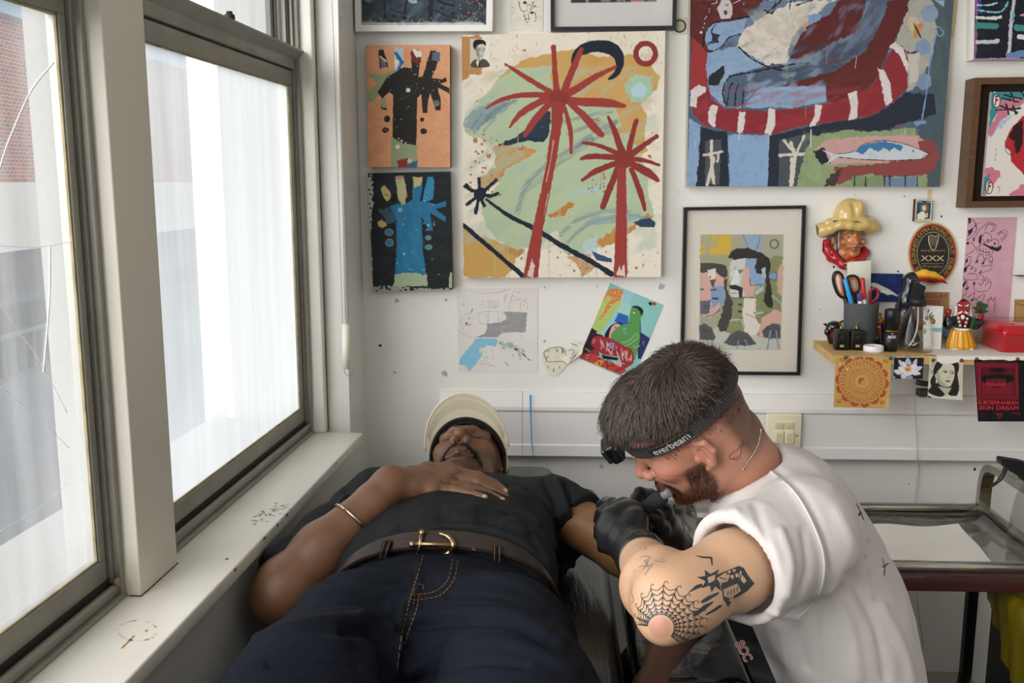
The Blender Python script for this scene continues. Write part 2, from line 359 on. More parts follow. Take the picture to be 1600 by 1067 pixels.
# ------------------------------------------------------------------ implicit bodies
class Vox:
    def __init__(s, lo, hi, h):
        s.lo = np.array(lo, float); s.h = h; n = np.ceil((np.array(hi)-s.lo)/h).astype(int)+1; s.n = n
        s.D = np.full(n, .2, np.float32)
    def sl(s, lo, hi):
        a = np.clip(np.floor((np.array(lo)-s.lo)/s.h).astype(int), 0, s.n); b = np.clip(np.ceil((np.array(hi)-s.lo)/s.h).astype(int)+1, 0, s.n)
        if (b <= a).any(): return None, None
        g = [((np.arange(a[i], b[i])*s.h+s.lo[i]).astype(np.float32)) for i in range(3)]
        return tuple(slice(a[i], b[i]) for i in range(3)), (g[0][:, None, None], g[1][None, :, None], g[2][None, None, :])
    def put(s, f, lo, hi, k, op='add'):
        pad = k+4*s.h; q, g = s.sl(np.array(lo)-pad, np.array(hi)+pad)
        if q is None: return s
        d = f(*g).astype(np.float32); D = s.D[q]
        if op == 'add': a, b = D, d; sg = 1
        elif op == 'sub': a, b = -D, d; sg = -1
        elif op == 'int': a, b = -D, -d; sg = -1
        if k > 0:
            h = np.maximum(k-np.abs(a-b), 0)/k; r = np.minimum(a, b)-h*h*k*.25
        else: r = np.minimum(a, b)
        s.D[q] = sg*r; return s
    def cap(s, a, b, r1, r2=None, k=.02, op='add', flat=None):
        """tapered capsule"""
        r2 = r1 if r2 is None else r2; a = np.asarray(a, float); b = np.asarray(b, float); e = b-a; L2 = max(1e-12, e@e); r = max(r1, r2)
        def f(x, y, z):
            px, py, pz = x-a[0], y-a[1], z-a[2]; t = np.clip((px*e[0]+py*e[1]+pz*e[2])/L2, 0, 1)
            return np.sqrt((px-e[0]*t)**2+(py-e[1]*t)**2+(pz-e[2]*t)**2)-(r1+(r2-r1)*t)
        return s.put(f, np.minimum(a, b)-r, np.maximum(a, b)+r, k, op)
    def chain(s, pts, rs, k=.02, op='add'):
        rs = [rs]*len(pts) if np.isscalar(rs) else rs
        for i in range(len(pts)-1): s.cap(pts[i], pts[i+1], rs[i], rs[i+1], k, op)
        return s
    def ell(s, c, r, k=.02, op='add', M=None):
        """ellipsoid, M 3x3 with columns = local axes"""
        c = np.asarray(c, float); r = np.broadcast_to(np.asarray(r, float), (3,)); M = np.eye(3) if M is None else np.asarray(M, float); ext = np.sqrt(((M*r)**2).sum(1))
        def f(x, y, z):
            px, py, pz = x-c[0], y-c[1], z-c[2]; q = [(px*M[0, i]+py*M[1, i]+pz*M[2, i])/r[i] for i in range(3)]
            k0 = np.sqrt(q[0]**2+q[1]**2+q[2]**2); k1 = np.sqrt((q[0]/r[0])**2+(q[1]/r[1])**2+(q[2]/r[2])**2)
            return k0*(k0-1)/np.maximum(k1, 1e-6)
        return s.put(f, c-ext, c+ext, k, op)
    def box(s, c, r, k=.01, op='add', M=None, rd=.005):
        c = np.asarray(c, float); r = np.asarray(r, float); M = np.eye(3) if M is None else np.asarray(M, float); ext = np.abs(M*r).sum(1)
        def f(x, y, z):
            px, py, pz = x-c[0], y-c[1], z-c[2]; q = [np.abs(px*M[0, i]+py*M[1, i]+pz*M[2, i])-r[i]+rd for i in range(3)]
            return np.sqrt(np.maximum(q[0], 0)**2+np.maximum(q[1], 0)**2+np.maximum(q[2], 0)**2)+np.minimum(np.maximum(np.maximum(q[0], q[1]), q[2]), 0)-rd
        return s.put(f, c-ext, c+ext, k, op)
    def plane(s, c, n, k=.005, op='sub'):
        c = np.asarray(c, float); n = np.asarray(n, float); n = n/np.linalg.norm(n); hi = s.lo+s.n*s.h
        return s.put(lambda x, y, z: -((x-c[0])*n[0]+(y-c[1])*n[1]+(z-c[2])*n[2]), s.lo, hi, k, op)   # sub removes the side n points to
    def mesh(s, smooth=1):
        D = s.D; S = D < 0; nx, ny, nz = s.n; c = np.zeros((nx-1, ny-1, nz-1), np.uint8)
        for i in (0, 1):
            for j in (0, 1):
                for k in (0, 1): c += S[i:nx-1+i, j:ny-1+j, k:nz-1+k]
        act = (c > 0) & (c < 8); I, J, K = np.nonzero(act); n = len(I); vid = np.full(act.shape, -1, np.int32); vid[I, J, K] = np.arange(n)
        acc = np.zeros((n, 3)); cnt = np.zeros(n)
        cor = [(i, j, k) for i in (0, 1) for j in (0, 1) for k in (0, 1)]
        for a in cor:
            for ax in range(3):
                if a[ax]: continue
                b = list(a); b[ax] = 1; d0 = D[I+a[0], J+a[1], K+a[2]]; d1 = D[I+b[0], J+b[1], K+b[2]]; m = (d0 < 0) != (d1 < 0)
                t = d0[m]/(d0[m]-d1[m]); p = np.zeros((m.sum(), 3)); p[:] = a; p[:, ax] += t; acc[m] += p; cnt[m] += 1
        V = (acc/cnt[:, None]+np.stack([I, J, K], 1))*s.h+s.lo; F = []
        for ax in range(3):
            sl0 = [slice(1, -1)]*3; sl0[ax] = slice(0, -1); sl1 = [slice(1, -1)]*3; sl1[ax] = slice(1, None)
            A = S[tuple(sl0)]; B = S[tuple(sl1)]; e = np.argwhere(A != B)
            if not len(e): continue
            flip = A[tuple(e.T)]; e = e+np.array([0 if i == ax else 1 for i in range(3)])
            u, v = (ax+1) % 3, (ax+2) % 3; du = np.zeros(3, int); du[u] = 1; dv = np.zeros(3, int); dv[v] = 1
            q = [e-du-dv, e-dv, e, e-du]; f = np.stack([vid[tuple(x.T)] for x in q], 1); f[~flip] = f[~flip][:, ::-1]; F.append(f)
        F = np.concatenate(F)
        for _ in range(smooth): V = relax(V, F, .5)
        return V, F
def relax(V, F, a=.5, it=1):
    n = len(V)
    for _ in range(it):
        acc = np.zeros((n, 3)); cnt = np.zeros(n)
        for i in range(F.shape[1]):
            p, q = F[:, i], F[:, (i+1) % F.shape[1]]
            for d in range(3): acc[:, d] += np.bincount(p, V[q, d], n)+np.bincount(q, V[p, d], n)
            cnt += np.bincount(p, minlength=n)+np.bincount(q, minlength=n)
        V = V*(1-a)+acc/np.maximum(cnt, 1)[:, None]*a
    return V
def vnormals(V, F):
    fn = np.cross(V[F[:, 2]]-V[F[:, 0]], V[F[:, 3 if F.shape[1] > 3 else 1]]-V[F[:, 1]] if F.shape[1] > 3 else V[F[:, 2]]-V[F[:, 1]])
    N = np.zeros_like(V)
    for i in range(F.shape[1]):
        for d in range(3): N[:, d] += np.bincount(F[:, i], fn[:, d], len(V))
    return N/np.maximum(1e-12, np.linalg.norm(N, axis=1))[:, None]
def facing(V, N): 
    d = CAM-V; d = d/np.linalg.norm(d, axis=1)[:, None]; return (N*d).sum(1)
def folds(V, F, lines, sm=2):
    """cloth folds: each (photo polyline, half width px, height m) becomes a real ridge (+) or valley (-) on the cloth"""
    N = vnormals(V, F); fc = sstep(-.1, .25, facing(V, N)); px, py = proj(V); H = np.zeros(len(V))
    for pts, w, h in lines:
        pts = catmull(pts, 5) if len(pts) > 2 else np.asarray(pts, float)
        m = (px > pts[:, 0].min()-3*w) & (px < pts[:, 0].max()+3*w) & (py > pts[:, 1].min()-3*w) & (py < pts[:, 1].max()+3*w) & (fc > 0)
        if not m.any(): continue
        t = np.linspace(0, 1, len(pts)); ww = w*(.35+.65*np.sin(math.pi*np.clip(t, .04, .96))**.5)
        d = linesd(px[m], py[m], pts, 0); H[m] += h*np.exp(-(d/w)**2)*1.0
    V = V+N*(H*fc)[:, None]
    return relax(V, F, .4, sm)
def bvh_of(V, F): return BVHTree.FromPolygons([tuple(v) for v in V.tolist()], F.tolist())
def hit(bvh, x, y):
    d = ray(x, y); d = d/np.linalg.norm(d); p, n, i, t = bvh.ray_cast(Vector(CAM), Vector(d)); return (np.array(p), np.array(n)) if p is not None else (None, None)
def ribbon(mb, bvh, pts, w, lift=.0004, m=0, n=4, curve=True, dash=None, thick=0):
    """a thin strip laid on a surface along a photo polyline; w metres (scalar or per point)"""
    pts = np.asarray(pts, float); w = np.broadcast_to(np.asarray(w, float), (len(pts),))
    pw = catmull([tuple(p)+(a,) for p, a in zip(pts, w)], n) if curve and len(pts) > 1 else np.column_stack([pts, w])
    H = [hit(bvh, a, b)+(c,) for a, b, c in pw]; runs = []; cur = []
    for h in H:
        if h[0] is None or (cur and np.linalg.norm(h[0]-cur[-1][0]) > .03):
            if len(cur) > 1: runs.append(cur)
            cur = [] if h[0] is None else [h]
        else: cur.append(h)
    if len(cur) > 1: runs.append(cur)
    for r in runs:
        V = []
        for i, (p, nn, ww) in enumerate(r):
            if nn@(CAM-p) < 0: nn = -nn
            t = r[min(i+1, len(r)-1)][0]-r[max(i-1, 0)][0]; s = np.cross(t, nn); l = np.linalg.norm(s)
            s = s/l if l > 1e-9 else np.array([1., 0, 0]); V += [p+nn*lift+s*ww/2, p+nn*lift-s*ww/2]
        F = [(2*i, 2*i+1, 2*i+3, 2*i+2) for i in range(len(r)-1) if not dash or (i % dash[0]) < dash[1]]
        mb.add(V, F, m, True)
def spoly(mb, bvh, pts, lift=.0004, m=0, step=3):
    """filled photo polygon laid on a surface"""
    from mathutils.geometry import delaunay_2d_cdt
    a = np.asarray(pts, float); gx = np.arange(a[:, 0].min(), a[:, 0].max(), step); gy = np.arange(a[:, 1].min(), a[:, 1].max(), step)
    X, Y = np.meshgrid(gx, gy); sd = polysd(X, Y, a); ins = sd < -step*.5; q = [Vector(p) for p in a]+[Vector((x, y)) for x, y in zip(X[ins], Y[ins])]; n = len(a)
    co, ed, fa, *_ = delaunay_2d_cdt(q, [], [list(range(n))], 1, 1e-4); V = []; ok = []
    for c in co:
        p, nn = hit(bvh, c.x, c.y); ok.append(p is not None)
        if p is None: V.append((0, 0, 0)); continue
        if nn@(CAM-p) < 0: nn = -nn
        V.append(p+nn*lift)
    mb.add(V, [list(f) for f in fa if all(ok[i] for i in f)], m, True)
def copy_tree(o, parent=None):
    c = o.copy(); COL.objects.link(c); c.parent = parent
    for ch in list(o.children): copy_tree(ch, c)
    return c

def vobj(name, v, m, parent=None, smooth=1, fold=None, **k):
    V, F = v.mesh(smooth)
    if fold: V = folds(V, F, fold)
    return npmesh(name, V, F, m, parent, **k)
def locks(name, V, N, q, n, len_, rad_, flow, m, parent, seed, mask=None, lift=.35, jit=.25):
    g = np.random.default_rng(seed); idx = g.choice(np.where(mask)[0] if mask is not None else len(V), n); mb = []; fs = []; k = 0; seg = 5
    for i in idx:
        p = V[i]-N[i]*.002; d = flow(q[i], N[i]); d = d+g.normal(size=3)*jit*.5; d = d-N[i]*(d@N[i])*.9; d /= np.linalg.norm(d)+1e-9; L_ = len_*g.uniform(.6, 1.2); r = rad_*g.uniform(.6, 1.2); s = np.cross(d, N[i]); s /= np.linalg.norm(s)+1e-9; up = lift*g.uniform(.4, 1.3)
        for j in range(seg):
            t = j/(seg-1); c = p+d*L_*t+N[i]*L_*(up*math.sin(t*2.4)*.5+.004)-np.array([0, 0, 1])*L_*.15*t*t; w = r*(1-t)**.6+.00008; mb += [c+s*w, c+N[i]*w*.9, c-s*w]
        for j in range(seg-1):
            b0 = k+j*3; fs += [(b0, b0+1, b0+4, b0+3), (b0+1, b0+2, b0+5, b0+4)]
        k += seg*3
    return npmesh(name, np.array(mb), np.array(fs), m, parent)
# ------------------------------------------------------------------ render look, daylight
SC.view_settings.view_transform = 'Standard'; SC.view_settings.look = 'None'; SC.view_settings.gamma = 1; SC.view_settings.exposure = EXPO
SC.view_settings.use_curve_mapping = False
SC.cycles.use_denoising = True; SC.cycles.max_bounces = 7; SC.cycles.diffuse_bounces = 4; SC.cycles.transparent_max_bounces = 12; SC.cycles.caustics_reflective = False; SC.cycles.caustics_refractive = False
SC.cycles.sample_clamp_indirect = 6
W = bpy.data.worlds.new('overcast_sky'); SC.world = W; W.use_nodes = True
W.node_tree.nodes['Background'].inputs['Color'].default_value = (.93, .965, 1, 1); W.node_tree.nodes['Background'].inputs['Strength'].default_value = WORLD
def sun(name, direction, strength, angle, color=(1, 1, 1)):
    l = bpy.data.lights.new(name, 'SUN'); l.energy = strength; l.angle = R(angle); l.color = color
    o = bpy.data.objects.new(name, l); COL.objects.link(o); o.location = (-3, -2, 5)
    d = Vector(direction).normalized(); o.rotation_euler = d.to_track_quat('-Z', 'Y').to_euler(); return o
sun('soft_daylight', (.72, .66, -.40), SUNP, 75, (1, .99, .975))
def area(name, loc, target, sx, sy, power, color=(1, 1, 1)):
    l = bpy.data.lights.new(name, 'AREA'); l.shape = 'RECTANGLE'; l.size = sx; l.size_y = sy; l.energy = power; l.color = color
    o = bpy.data.objects.new(name, l); COL.objects.link(o); o.location = Vector(loc)
    o.rotation_euler = (Vector(target)-Vector(loc)).to_track_quat('-Z', 'Y').to_euler(); return o
area('ceiling_fill_light', (1.3, -.3, 2.85), (1.1, .6, 0), 1.6, 1.2, CEILP, (1, .97, .93))  # unseen weak fill light, added to brighten the room

for _k in (2, 3): area('daylight_side_window', LW(.4565+_k*1.022, .13, 1.78), LW(.4565+_k*1.022, -2, 1.55), .84, 1.6, SIDEP*(1.3 if _k == 2 else .35), (1, .99, .97))

# ------------------------------------------------------------------ room shell
M_wall = mat('wall_paint', '#ebe9e4', .65, var=.02, vscale=3, bump=.35, bscale=160)
M_wall2 = mat('left_wall_paint', '#dedcd6', .6, var=.03, vscale=4, bump=.2, bscale=120)
M_trim = mat('gloss_trim_paint', '#e6e2d8', .38, var=.05, vscale=6, bump=.12, bscale=50)
M_mull = mat('mullion_paint', '#d5d0c4', .5, var=.04, vscale=6, bump=.15, bscale=60)
M_grime = mat('grime', '#4a4036', .9); M_spot = mat('filler_spot', '#a9b0b5', .7); M_crack = mat('chip', '#30302e', .8)
M_alu = mat('grey_window_frame', '#8c8a80', .42, metal=.25, var=.12, vscale=14, bump=.1, bscale=90)
M_alud = mat('dark_window_groove', '#24241f', .7)
M_sealant = mat('dirty_sealant', '#94896a', .9, var=.4, vscale=30)
def struct(o): o['kind'] = 'structure'; return o
bw = MB(); bw.box((-1.0, WALL, 0), (3.3, WALL+.15, 2.95))
def wdisc(mb, px, py, r, m, seg=9, jit=.35, seed=None, e=.0006):
    c = P(px, py, WALL); g = np.random.default_rng(int(px*7+py))
    r = r*1.5; V = [(c[0], WALL-e, c[2])]+[(c[0]+r*math.cos(t)*g.uniform(1-jit, 1+jit), WALL-e, c[2]+r*math.sin(t)*g.uniform(1-jit, 1+jit)) for t in np.linspace(0, 2*math.pi, seg+1)[:-1]]
    mb.add(V, [(0, 1+(k+1) % seg, 1+k) for k in range(seg)], m)
for x, y, r in [(620, 470, .005), (697, 469, .003), (617, 582, .003), (695, 583, .0055), (851, 449, .002), (933, 447, .002), (1034, 448, .0065), (851, 533, .003), (940, 729, .004), (836, 505, .001), (1012, 470, .001)]:
    wdisc(bw, x, y, r, 1)
for x, y, r in [(594, 540, .003), (1303, 417, .002), (1413, 307, .0015), (1471, 338, .002), (1403, 424, .002), (1281, 484, .001), (1336, 305, .001), (1475, 316, .001), (1523, 733, .003), (1420, 756, .0012), (1060, 300, .001)]:
    wdisc(bw, x, y, r, 2)
def wstrip(mb, pts, w, m, e=.0007):
    V = []
    for i, (x, y) in enumerate(pts):
        c = P(x, y, WALL); V += [(c[0]-w/2, WALL-e, c[2]), (c[0]+w/2, WALL-e, c[2])]
    mb.add(V, [(2*i, 2*i+2, 2*i+3, 2*i+1) for i in range(len(pts)-1)], m)
M_tape = mat('yellowed_tape_mark', '#d8c9a0', .8, var=.1, vscale=80)
wstrip(bw, [(1453, 296), (1452, 312)], .012, 3); wstrip(bw, [(1491, 0), (1487, 40), (1484, 60)], .02, 3)
struct(bw.build('wall_back', [M_wall, M_spot, M_crack, M_tape]))
def lbox(mb, u0, u1, w0, w1, z0, z1, m=0, bev=0):
    i0 = len(mb.V); mb.box((min(u0, u1), min(w0, w1), min(z0, z1)), (max(u0, u1), max(w0, w1), max(z0, z1)), m, bev)
    v = mb.V[-1]; mb.V[-1] = np.array([LW(a, b, c) for a, b, c in v]); 
    # (u,w,z) is left handed against (x,y,z)? keep outward faces either way
    n = len(mb.V[i0]) if False else 0
    return mb
lw = MB()
lbox(lw, -.30, 5.3, .04, .38, 0, SILL-.032)                 # below the sill
lbox(lw, -.30, -.020, .04, .38, SILL-.032, 2.95)            # pier beside the corner
lbox(lw, -.02, 5.3, .04, .38, 2.72, 2.95)
lbox(lw, 4.11, 5.3, .04, .38, SILL-.032, 2.72)
struct(lw.build('wall_left', [M_wall2]))
s = MB(); lbox(s, 0, 4.12, 0, .20, SILL-.028, SILL, 0, .004)
so = s.build('trim_sill', [M_trim]); struct(so)
# chipped paint and stains that belong to the sill
M_stain = mat('rust_stain', '#b5813c', .8, var=.2); M_stain2 = mat('faint_ring', '#cdc3ae', .7)
st = MB()
def sillpoly(px, m, e=.0006):
    V = [PZ(x, y, SILL+e) for x, y in px]; st.add(V, [list(range(len(px)))], m)
sillpoly([(188, 1013), (209, 992), (211, 993), (192, 1012)], 0); sillpoly([(226, 985), (230, 983), (231, 986), (227, 987)], 0)
g = np.random.default_rng(2)
for i in range(60):
    t = g.random(); x = 399+46*t+g.normal()*5; y = 811-22*t+g.normal()*5; r = g.uniform(.6, 2.2)
    sillpoly([(x-r*2, y), (x, y-r*.6), (x+r*1.6, y-r*.2), (x, y+r*.7)], 1)
for i in range(34):
    a = g.random()*6.28; x = 215+30*math.cos(a); y = 985+16*math.sin(a); r = g.uniform(.8, 2.4); sillpoly([(x-r*2, y), (x, y-r*.5), (x+r*2, y), (x, y+r*.5)], 2 if i % 3 else 1)
sillpoly([(351, 873), (355, 871), (358, 873), (353, 875)], 0)
o = st.build('stain', [M_stain, mat('chipped_patch', '#c2b9a6', .8), M_stain2], so, )
def lchip(u, du, z, dz):
    q = MB(); return q
ch = MB()
for (u, du, z, dz) in [(.26, .006, -.004, .006), (.30, .004, -.012, .003), (.62, .015, -.003, .004), (.68, .01, -.003, .005), (.75, .02, -.002, .003), (.44, .006, -.002, .003), (.9, .012, -.003, .004), (.53, .005, -.015, .003)]:
    V = [LW(u, -.0005, SILL+z), LW(u+du*.6, -.0005, SILL+z+dz*.4), LW(u+du, -.0005, SILL+z-dz), LW(u+du*.3, -.0005, SILL+z-dz*1.2)]; ch.add(V, [(0, 1, 2, 3)])
ch.build('paint_chip', [M_crack], so)
t = MB(); lbox(t, -.02, .013, .10, .16, SILL, 2.72, 0, .004); lbox(t, -.0205, -.012, .0985, .10, SILL, 2.3, 1)
struct(t.build('trim_jamb', [M_trim, mat('dirty_joint', '#6f6a5c', .9, var=.5, vscale=20)]))
PITCHW = 1.022
for k in range(4):
    t = MB(); lbox(t, .90+k*PITCHW, 1.035+k*PITCHW, .106, .21, SILL, 2.72, 0, .003)
    if k == 0: lbox(t, .8985, 1.036, .1055, .125, SILL, SILL+.0018, 1)
    struct(t.build('trim_mullion', [M_mull, M_grime]))
st = MB(); lbox(st, -.02, 4.2, .106, .38, 2.66, 2.73); struct(st.build('trim_head', [M_mull]))

def glassmat(name, haze, streak, tint='#f4f6f6', hs=.35):
    m = bpy.data.materials.new(name); m.use_nodes = True; nt = m.node_tree; N = nt.nodes; L = nt.links; N.clear()
    out = N.new('ShaderNodeOutputMaterial'); tr = N.new('ShaderNodeBsdfTransparent'); tl = N.new('ShaderNodeBsdfTranslucent'); df = N.new('ShaderNodeBsdfDiffuse')
    gl = N.new('ShaderNodeBsdfGlossy'); gl.inputs['Roughness'].default_value = .02
    tl.inputs['Color'].default_value = [float(v) for v in lin(tint)]+[1]; df.inputs['Color'].default_value = (.8, .8, .8, 1)
    tc = N.new('ShaderNodeTexCoord'); mp = N.new('ShaderNodeMapping'); mp.inputs['Scale'].default_value = (9, 9, .55); L.new(tc.outputs['Object'], mp.inputs['Vector'])
    n1 = N.new('ShaderNodeTexNoise'); n1.inputs['Scale'].default_value = 2.2; n1.inputs['Detail'].default_value = 6; L.new(mp.outputs['Vector'], n1.inputs['Vector'])
    n2 = N.new('ShaderNodeTexNoise'); n2.inputs['Scale'].default_value = 2.0; n2.inputs['Detail'].default_value = 3; L.new(tc.outputs['Object'], n2.inputs['Vector'])
    ad = N.new('ShaderNodeMath'); ad.operation = 'ADD'; L.new(n1.outputs['Fac'], ad.inputs[0]); L.new(n2.outputs['Fac'], ad.inputs[1])
    mr = N.new('ShaderNodeMapRange'); mr.inputs['From Min'].default_value = .7; mr.inputs['From Max'].default_value = 1.3; mr.inputs['To Min'].default_value = haze-streak; mr.inputs['To Max'].default_value = haze+streak
    L.new(ad.outputs[0], mr.inputs['Value'])
    m1 = N.new('ShaderNodeMixShader'); m1.inputs[0].default_value = .12; L.new(tl.outputs[0], m1.inputs[1]); L.new(df.outputs[0], m1.inputs[2])
    m2 = N.new('ShaderNodeMixShader'); L.new(mr.outputs['Result'], m2.inputs[0]); L.new(tr.outputs[0], m2.inputs[1]); L.new(m1.outputs[0], m2.inputs[2])
    m3 = N.new('ShaderNodeMixShader'); m3.inputs[0].default_value = .035; L.new(m2.outputs[0], m3.inputs[1]); L.new(gl.outputs[0], m3.inputs[2])
    L.new(m3.outputs[0], out.inputs['Surface']); return m
G_haze = glassmat('clouded_glass', .70, .14, '#bcc0c3'); G_clear = glassmat('dusty_glass', .27, .12, '#d2d4d6'); G_side = glassmat('clean_glass', .1, .05)
def window(k, glass):
    b = k*PITCHW; u0, u1 = .013+b, .90+b; zT = 2.66; zg0, zg1 = 1.032, 1.858
    root = empty('window_%d' % (k+1), LW((u0+u1)/2, .15, SILL)); root['kind'] = 'structure'
    f = MB()
    # outer frame: sill track in steps, jambs
    lbox(f, u0, u1, .129, .20, SILL, SILL+.009, 0, .002); lbox(f, u0, u1, .137, .20, SILL+.009, SILL+.026, 0, .003); lbox(f, u0, u1, .1335, .14, SILL+.022, SILL+.031, 0, .002)
    lbox(f, u0, u1, .146, .20, SILL+.026, SILL+.040, 1)
    for a, c in ((u0, 1), (u1, -1)):
        lbox(f, a, a+c*.012, .131, .19, SILL, zT, 0, .002); lbox(f, a+c*.012, a+c*.021, .142, .17, SILL+.03, zT, 0, .001); lbox(f, a+c*.021, a+c*.026, .150, .158, SILL+.03, zT, 1)
    f.build('frame', [M_alu, M_alud], root)
    s = MB(); si = .026
    lbox(s, u0+si, u1-si, .147, .168, SILL+.038, zg0, 0, .0015); lbox(s, u0+si, u1-si, .147, .168, zg1, zg1+.036, 0, .0015)
    lbox(s, u0+si, u0+.043, .147, .168, zg0, zg1, 0, .0015); lbox(s, u1-.043, u1-si, .147, .168, zg0, zg1, 0, .0015)
    lbox(s, u0+si, u1-si, .1475, .15, zg1+.036, zg1+.040, 1); lbox(s, u0+.02, u1-.02, .141, .185, zg1+.040, zg1+.070, 0, .003)
    V = [LW(u, w, z) for u in (u0+.006, u1-.006) for w, z in ((.141, zg1+.064), (.119, zg1+.083), (.119, zg1+.087), (.186, zg1+.087), (.186, zg1+.070))]
    s.add(V, [(0, 1, 6, 5), (1, 2, 7, 6), (2, 3, 8, 7), (3, 4, 9, 8), (0, 4, 3, 2, 1), (5, 6, 7, 8, 9)])
    s.build('lower_sash', [M_alu, M_alud], root)
    s = MB(); zu = zg1+.075
    for a, c in ((u0+.026, 1), (u1-.026, -1)): lbox(s, a, a+c*.014, .178, .198, zu, zT, 0, .001); lbox(s, a+c*.014, a+c*.022, .182, .2, zu, zT, 1)
    lbox(s, u0+.03, u1-.03, .178, .198, 2.62, zT)
    s.build('upper_sash', [M_alu, M_alud], root)
    s = MB(); e = .0035; g0, g1 = u0+.043, u1-.043
    lbox(s, g0, g1, .150, .1535, zg0, zg0+e); lbox(s, g0, g1, .150, .1535, zg1-e, zg1); lbox(s, g0, g0+e, .150, .1535, zg0, zg1); lbox(s, g1-e, g1, .150, .1535, zg0, zg1)
    s.build('glazing_putty', [M_sealant], root)
    q = MB(); q.add([LW(a, .156, z) for a, z in ((g0, zg0), (g1, zg0), (g1, zg1), (g0, zg1))], [(0, 1, 2, 3)]); q.build('glass', [glass], root)
    q = MB(); q.add([LW(a, .188, z) for a, z in ((g0-.005, zu), (g1+.005, zu), (g1+.005, 2.62), (g0-.005, 2.62))], [(0, 1, 2, 3)]); q.build('upper_glass', [G_clear if k < 2 else G_side], root)
    if k == 0:
        q = MB(); c = LW(.385, .165, zg1+.086); q.lathe([(.006, 0), (.006, .012), (.011, .013), (.011, .026), (.008, .029), (0, .029)], c, m=0); q.lathe([(.0065, .029), (.0065, .034), (0, .034)], c); q.build('latch', [M_alud], root)
    if k == 1:
        q = MB(); c = LW(u0+.022, .135, SILL+.034); q.ball(c, .006); q.lathe([(.0075, 0), (.0075, .006), (0, .006)], c, axis=tuple(-WD)); q.build('sash_bolt', [mat('rusty_bolt', '#8a7d66', .5, metal=.5)], root)
        # scratches and cracks in the left pane
        q = MB()
        for pts, w in [([(-40, 420), (0, 262), (22, 200), (50, 140), (84, 98)], .0022), ([(78, 385), (77, 470), (68, 582)], .0028), ([(-5, 462), (25, 510), (60, 560), (105, 645)], .001), ([(-4, 600), (62, 655), (108, 700)], .0008), ([(-5, 384), (60, 386), (110, 378)], .0008), ([(0, 830), (60, 795), (105, 755)], .0006)]:
            pl = catmull(pts, 6); V = []
            for i, (x, y) in enumerate(pl):
                d = ray(x, y); t_ = ((LW(0, .1545, 0)-CAM)@WD)/(d@WD); pt = CAM+d*t_; V.append(pt)
            q.tube(V, w/2, m=0, seg=5)
        m = mat('pale_scratch', '#f2f2f0', .6); q.build('scratch', [m], root)
    return root
window(0, G_haze); window(1, G_clear); window(2, G_side); window(3, G_side)
# outer stonework of the windows, seen through the panes
M_ext = mat('pale_render', '#8e8e8a', .8, var=.05)
e = MB(); lbox(e, -.3, 5, .20, .42, SILL-.10, SILL+.03)
for k in range(4): lbox(e, .93+k*PITCHW, 1.06+k*PITCHW, .175, .213, SILL+.03, 2.72)
lbox(e, -.15, -.015, .16, .36, SILL, 2.72)
struct(e.build('trim_exterior_stone', [M_ext]))
fl = MB(); fl.box((-1.2, -2.8, -.1), (3.3, 2.8, 0)); struct(fl.build('floor', [mat('grey_floor', '#6b6965', .5, var=.08, vscale=3)]))
fl = MB(); fl.box((-1.2, -2.8, 2.95), (3.3, 2.8, 3.05)); struct(fl.build('ceiling', [M_wall]))
fl = MB(); fl.box((3.2, -2.8, 0), (3.3, 2.8, 2.95)); struct(fl.build('wall_right', [M_wall]))
fl = MB(); fl.box((-1.2, -2.8, 0), (3.3, -2.7, 2.95)); struct(fl.build('wall_front', [M_wall]))

# ------------------------------------------------------------------ outside: the street
def brickmat():
    m = bpy.data.materials.new('red_brick'); m.use_nodes = True; nt = m.node_tree; N = nt.nodes; L = nt.links; b = N['Principled BSDF']; b.inputs['Roughness'].default_value = .9
    tc = N.new('ShaderNodeTexCoord'); mp = N.new('ShaderNodeMapping'); mp.inputs['Rotation'].default_value = (R(90), 0, R(90)); L.new(tc.outputs['Object'], mp.inputs['Vector'])
    sx = N.new('ShaderNodeSeparateXYZ'); cb = N.new('ShaderNodeCombineXYZ'); L.new(tc.outputs['Object'], sx.inputs[0]); L.new(sx.outputs['Y'], cb.inputs['X']); L.new(sx.outputs['Z'], cb.inputs['Y'])
    br = N.new('ShaderNodeTexBrick'); L.new(cb.outputs[0], br.inputs['Vector']); br.inputs['Scale'].default_value = 4.4; br.inputs['Mortar Size'].default_value = .02
    br.inputs['Color1'].default_value = [float(v) for v in lin('#b0614a')]+[1]; br.inputs['Color2'].default_value = [float(v) for v in lin('#7e4c40')]+[1]; br.inputs['Mortar'].default_value = [float(v) for v in lin('#c9c0b4')]+[1]
    L.new(br.outputs['Color'], b.inputs['Base Color']); return m
b = empty('brick_building', (-8.2, 12, -4), 'red brick building with a pale band, across the street outside the windows', 'building')
q = MB(); q.box((-9, 3, 1.62), (-8, 22.6, 4.0)); q.build('brick_wall', [brickmat()], b)
q = MB(); q.box((-9.1, 2.9, .62), (-7.9, 22.6, 1.62)); q.build('pale_band', [mat('cream_render', '#d9d5cb', .8, var=.05, vscale=2)], b)
q = MB(); q.box((-9, 3, -4), (-8.1, 22.6, .62)); q.build('shop_front', [mat('dark_shop_front', '#54565a', .4, var=.4, vscale=.7)], b)
q = MB(); q.box((-9.2, 2.8, 4.0), (-7.8, 22.6, 4.35)); q.build('roof', [mat('blue_grey_roof', '#9db4c4', .6)], b)
q = MB(); q.box((-8.05, 3, .0), (-7.2, 22, .08)); 
q.build('canopy', [mat('grey_canopy', '#55575a', .6, var=.15)], b)
q = MB()
for i in range(70): q.box((-6.3, 3+i*.22, -.65), (-6.27, 3.03+i*.22, -.15))
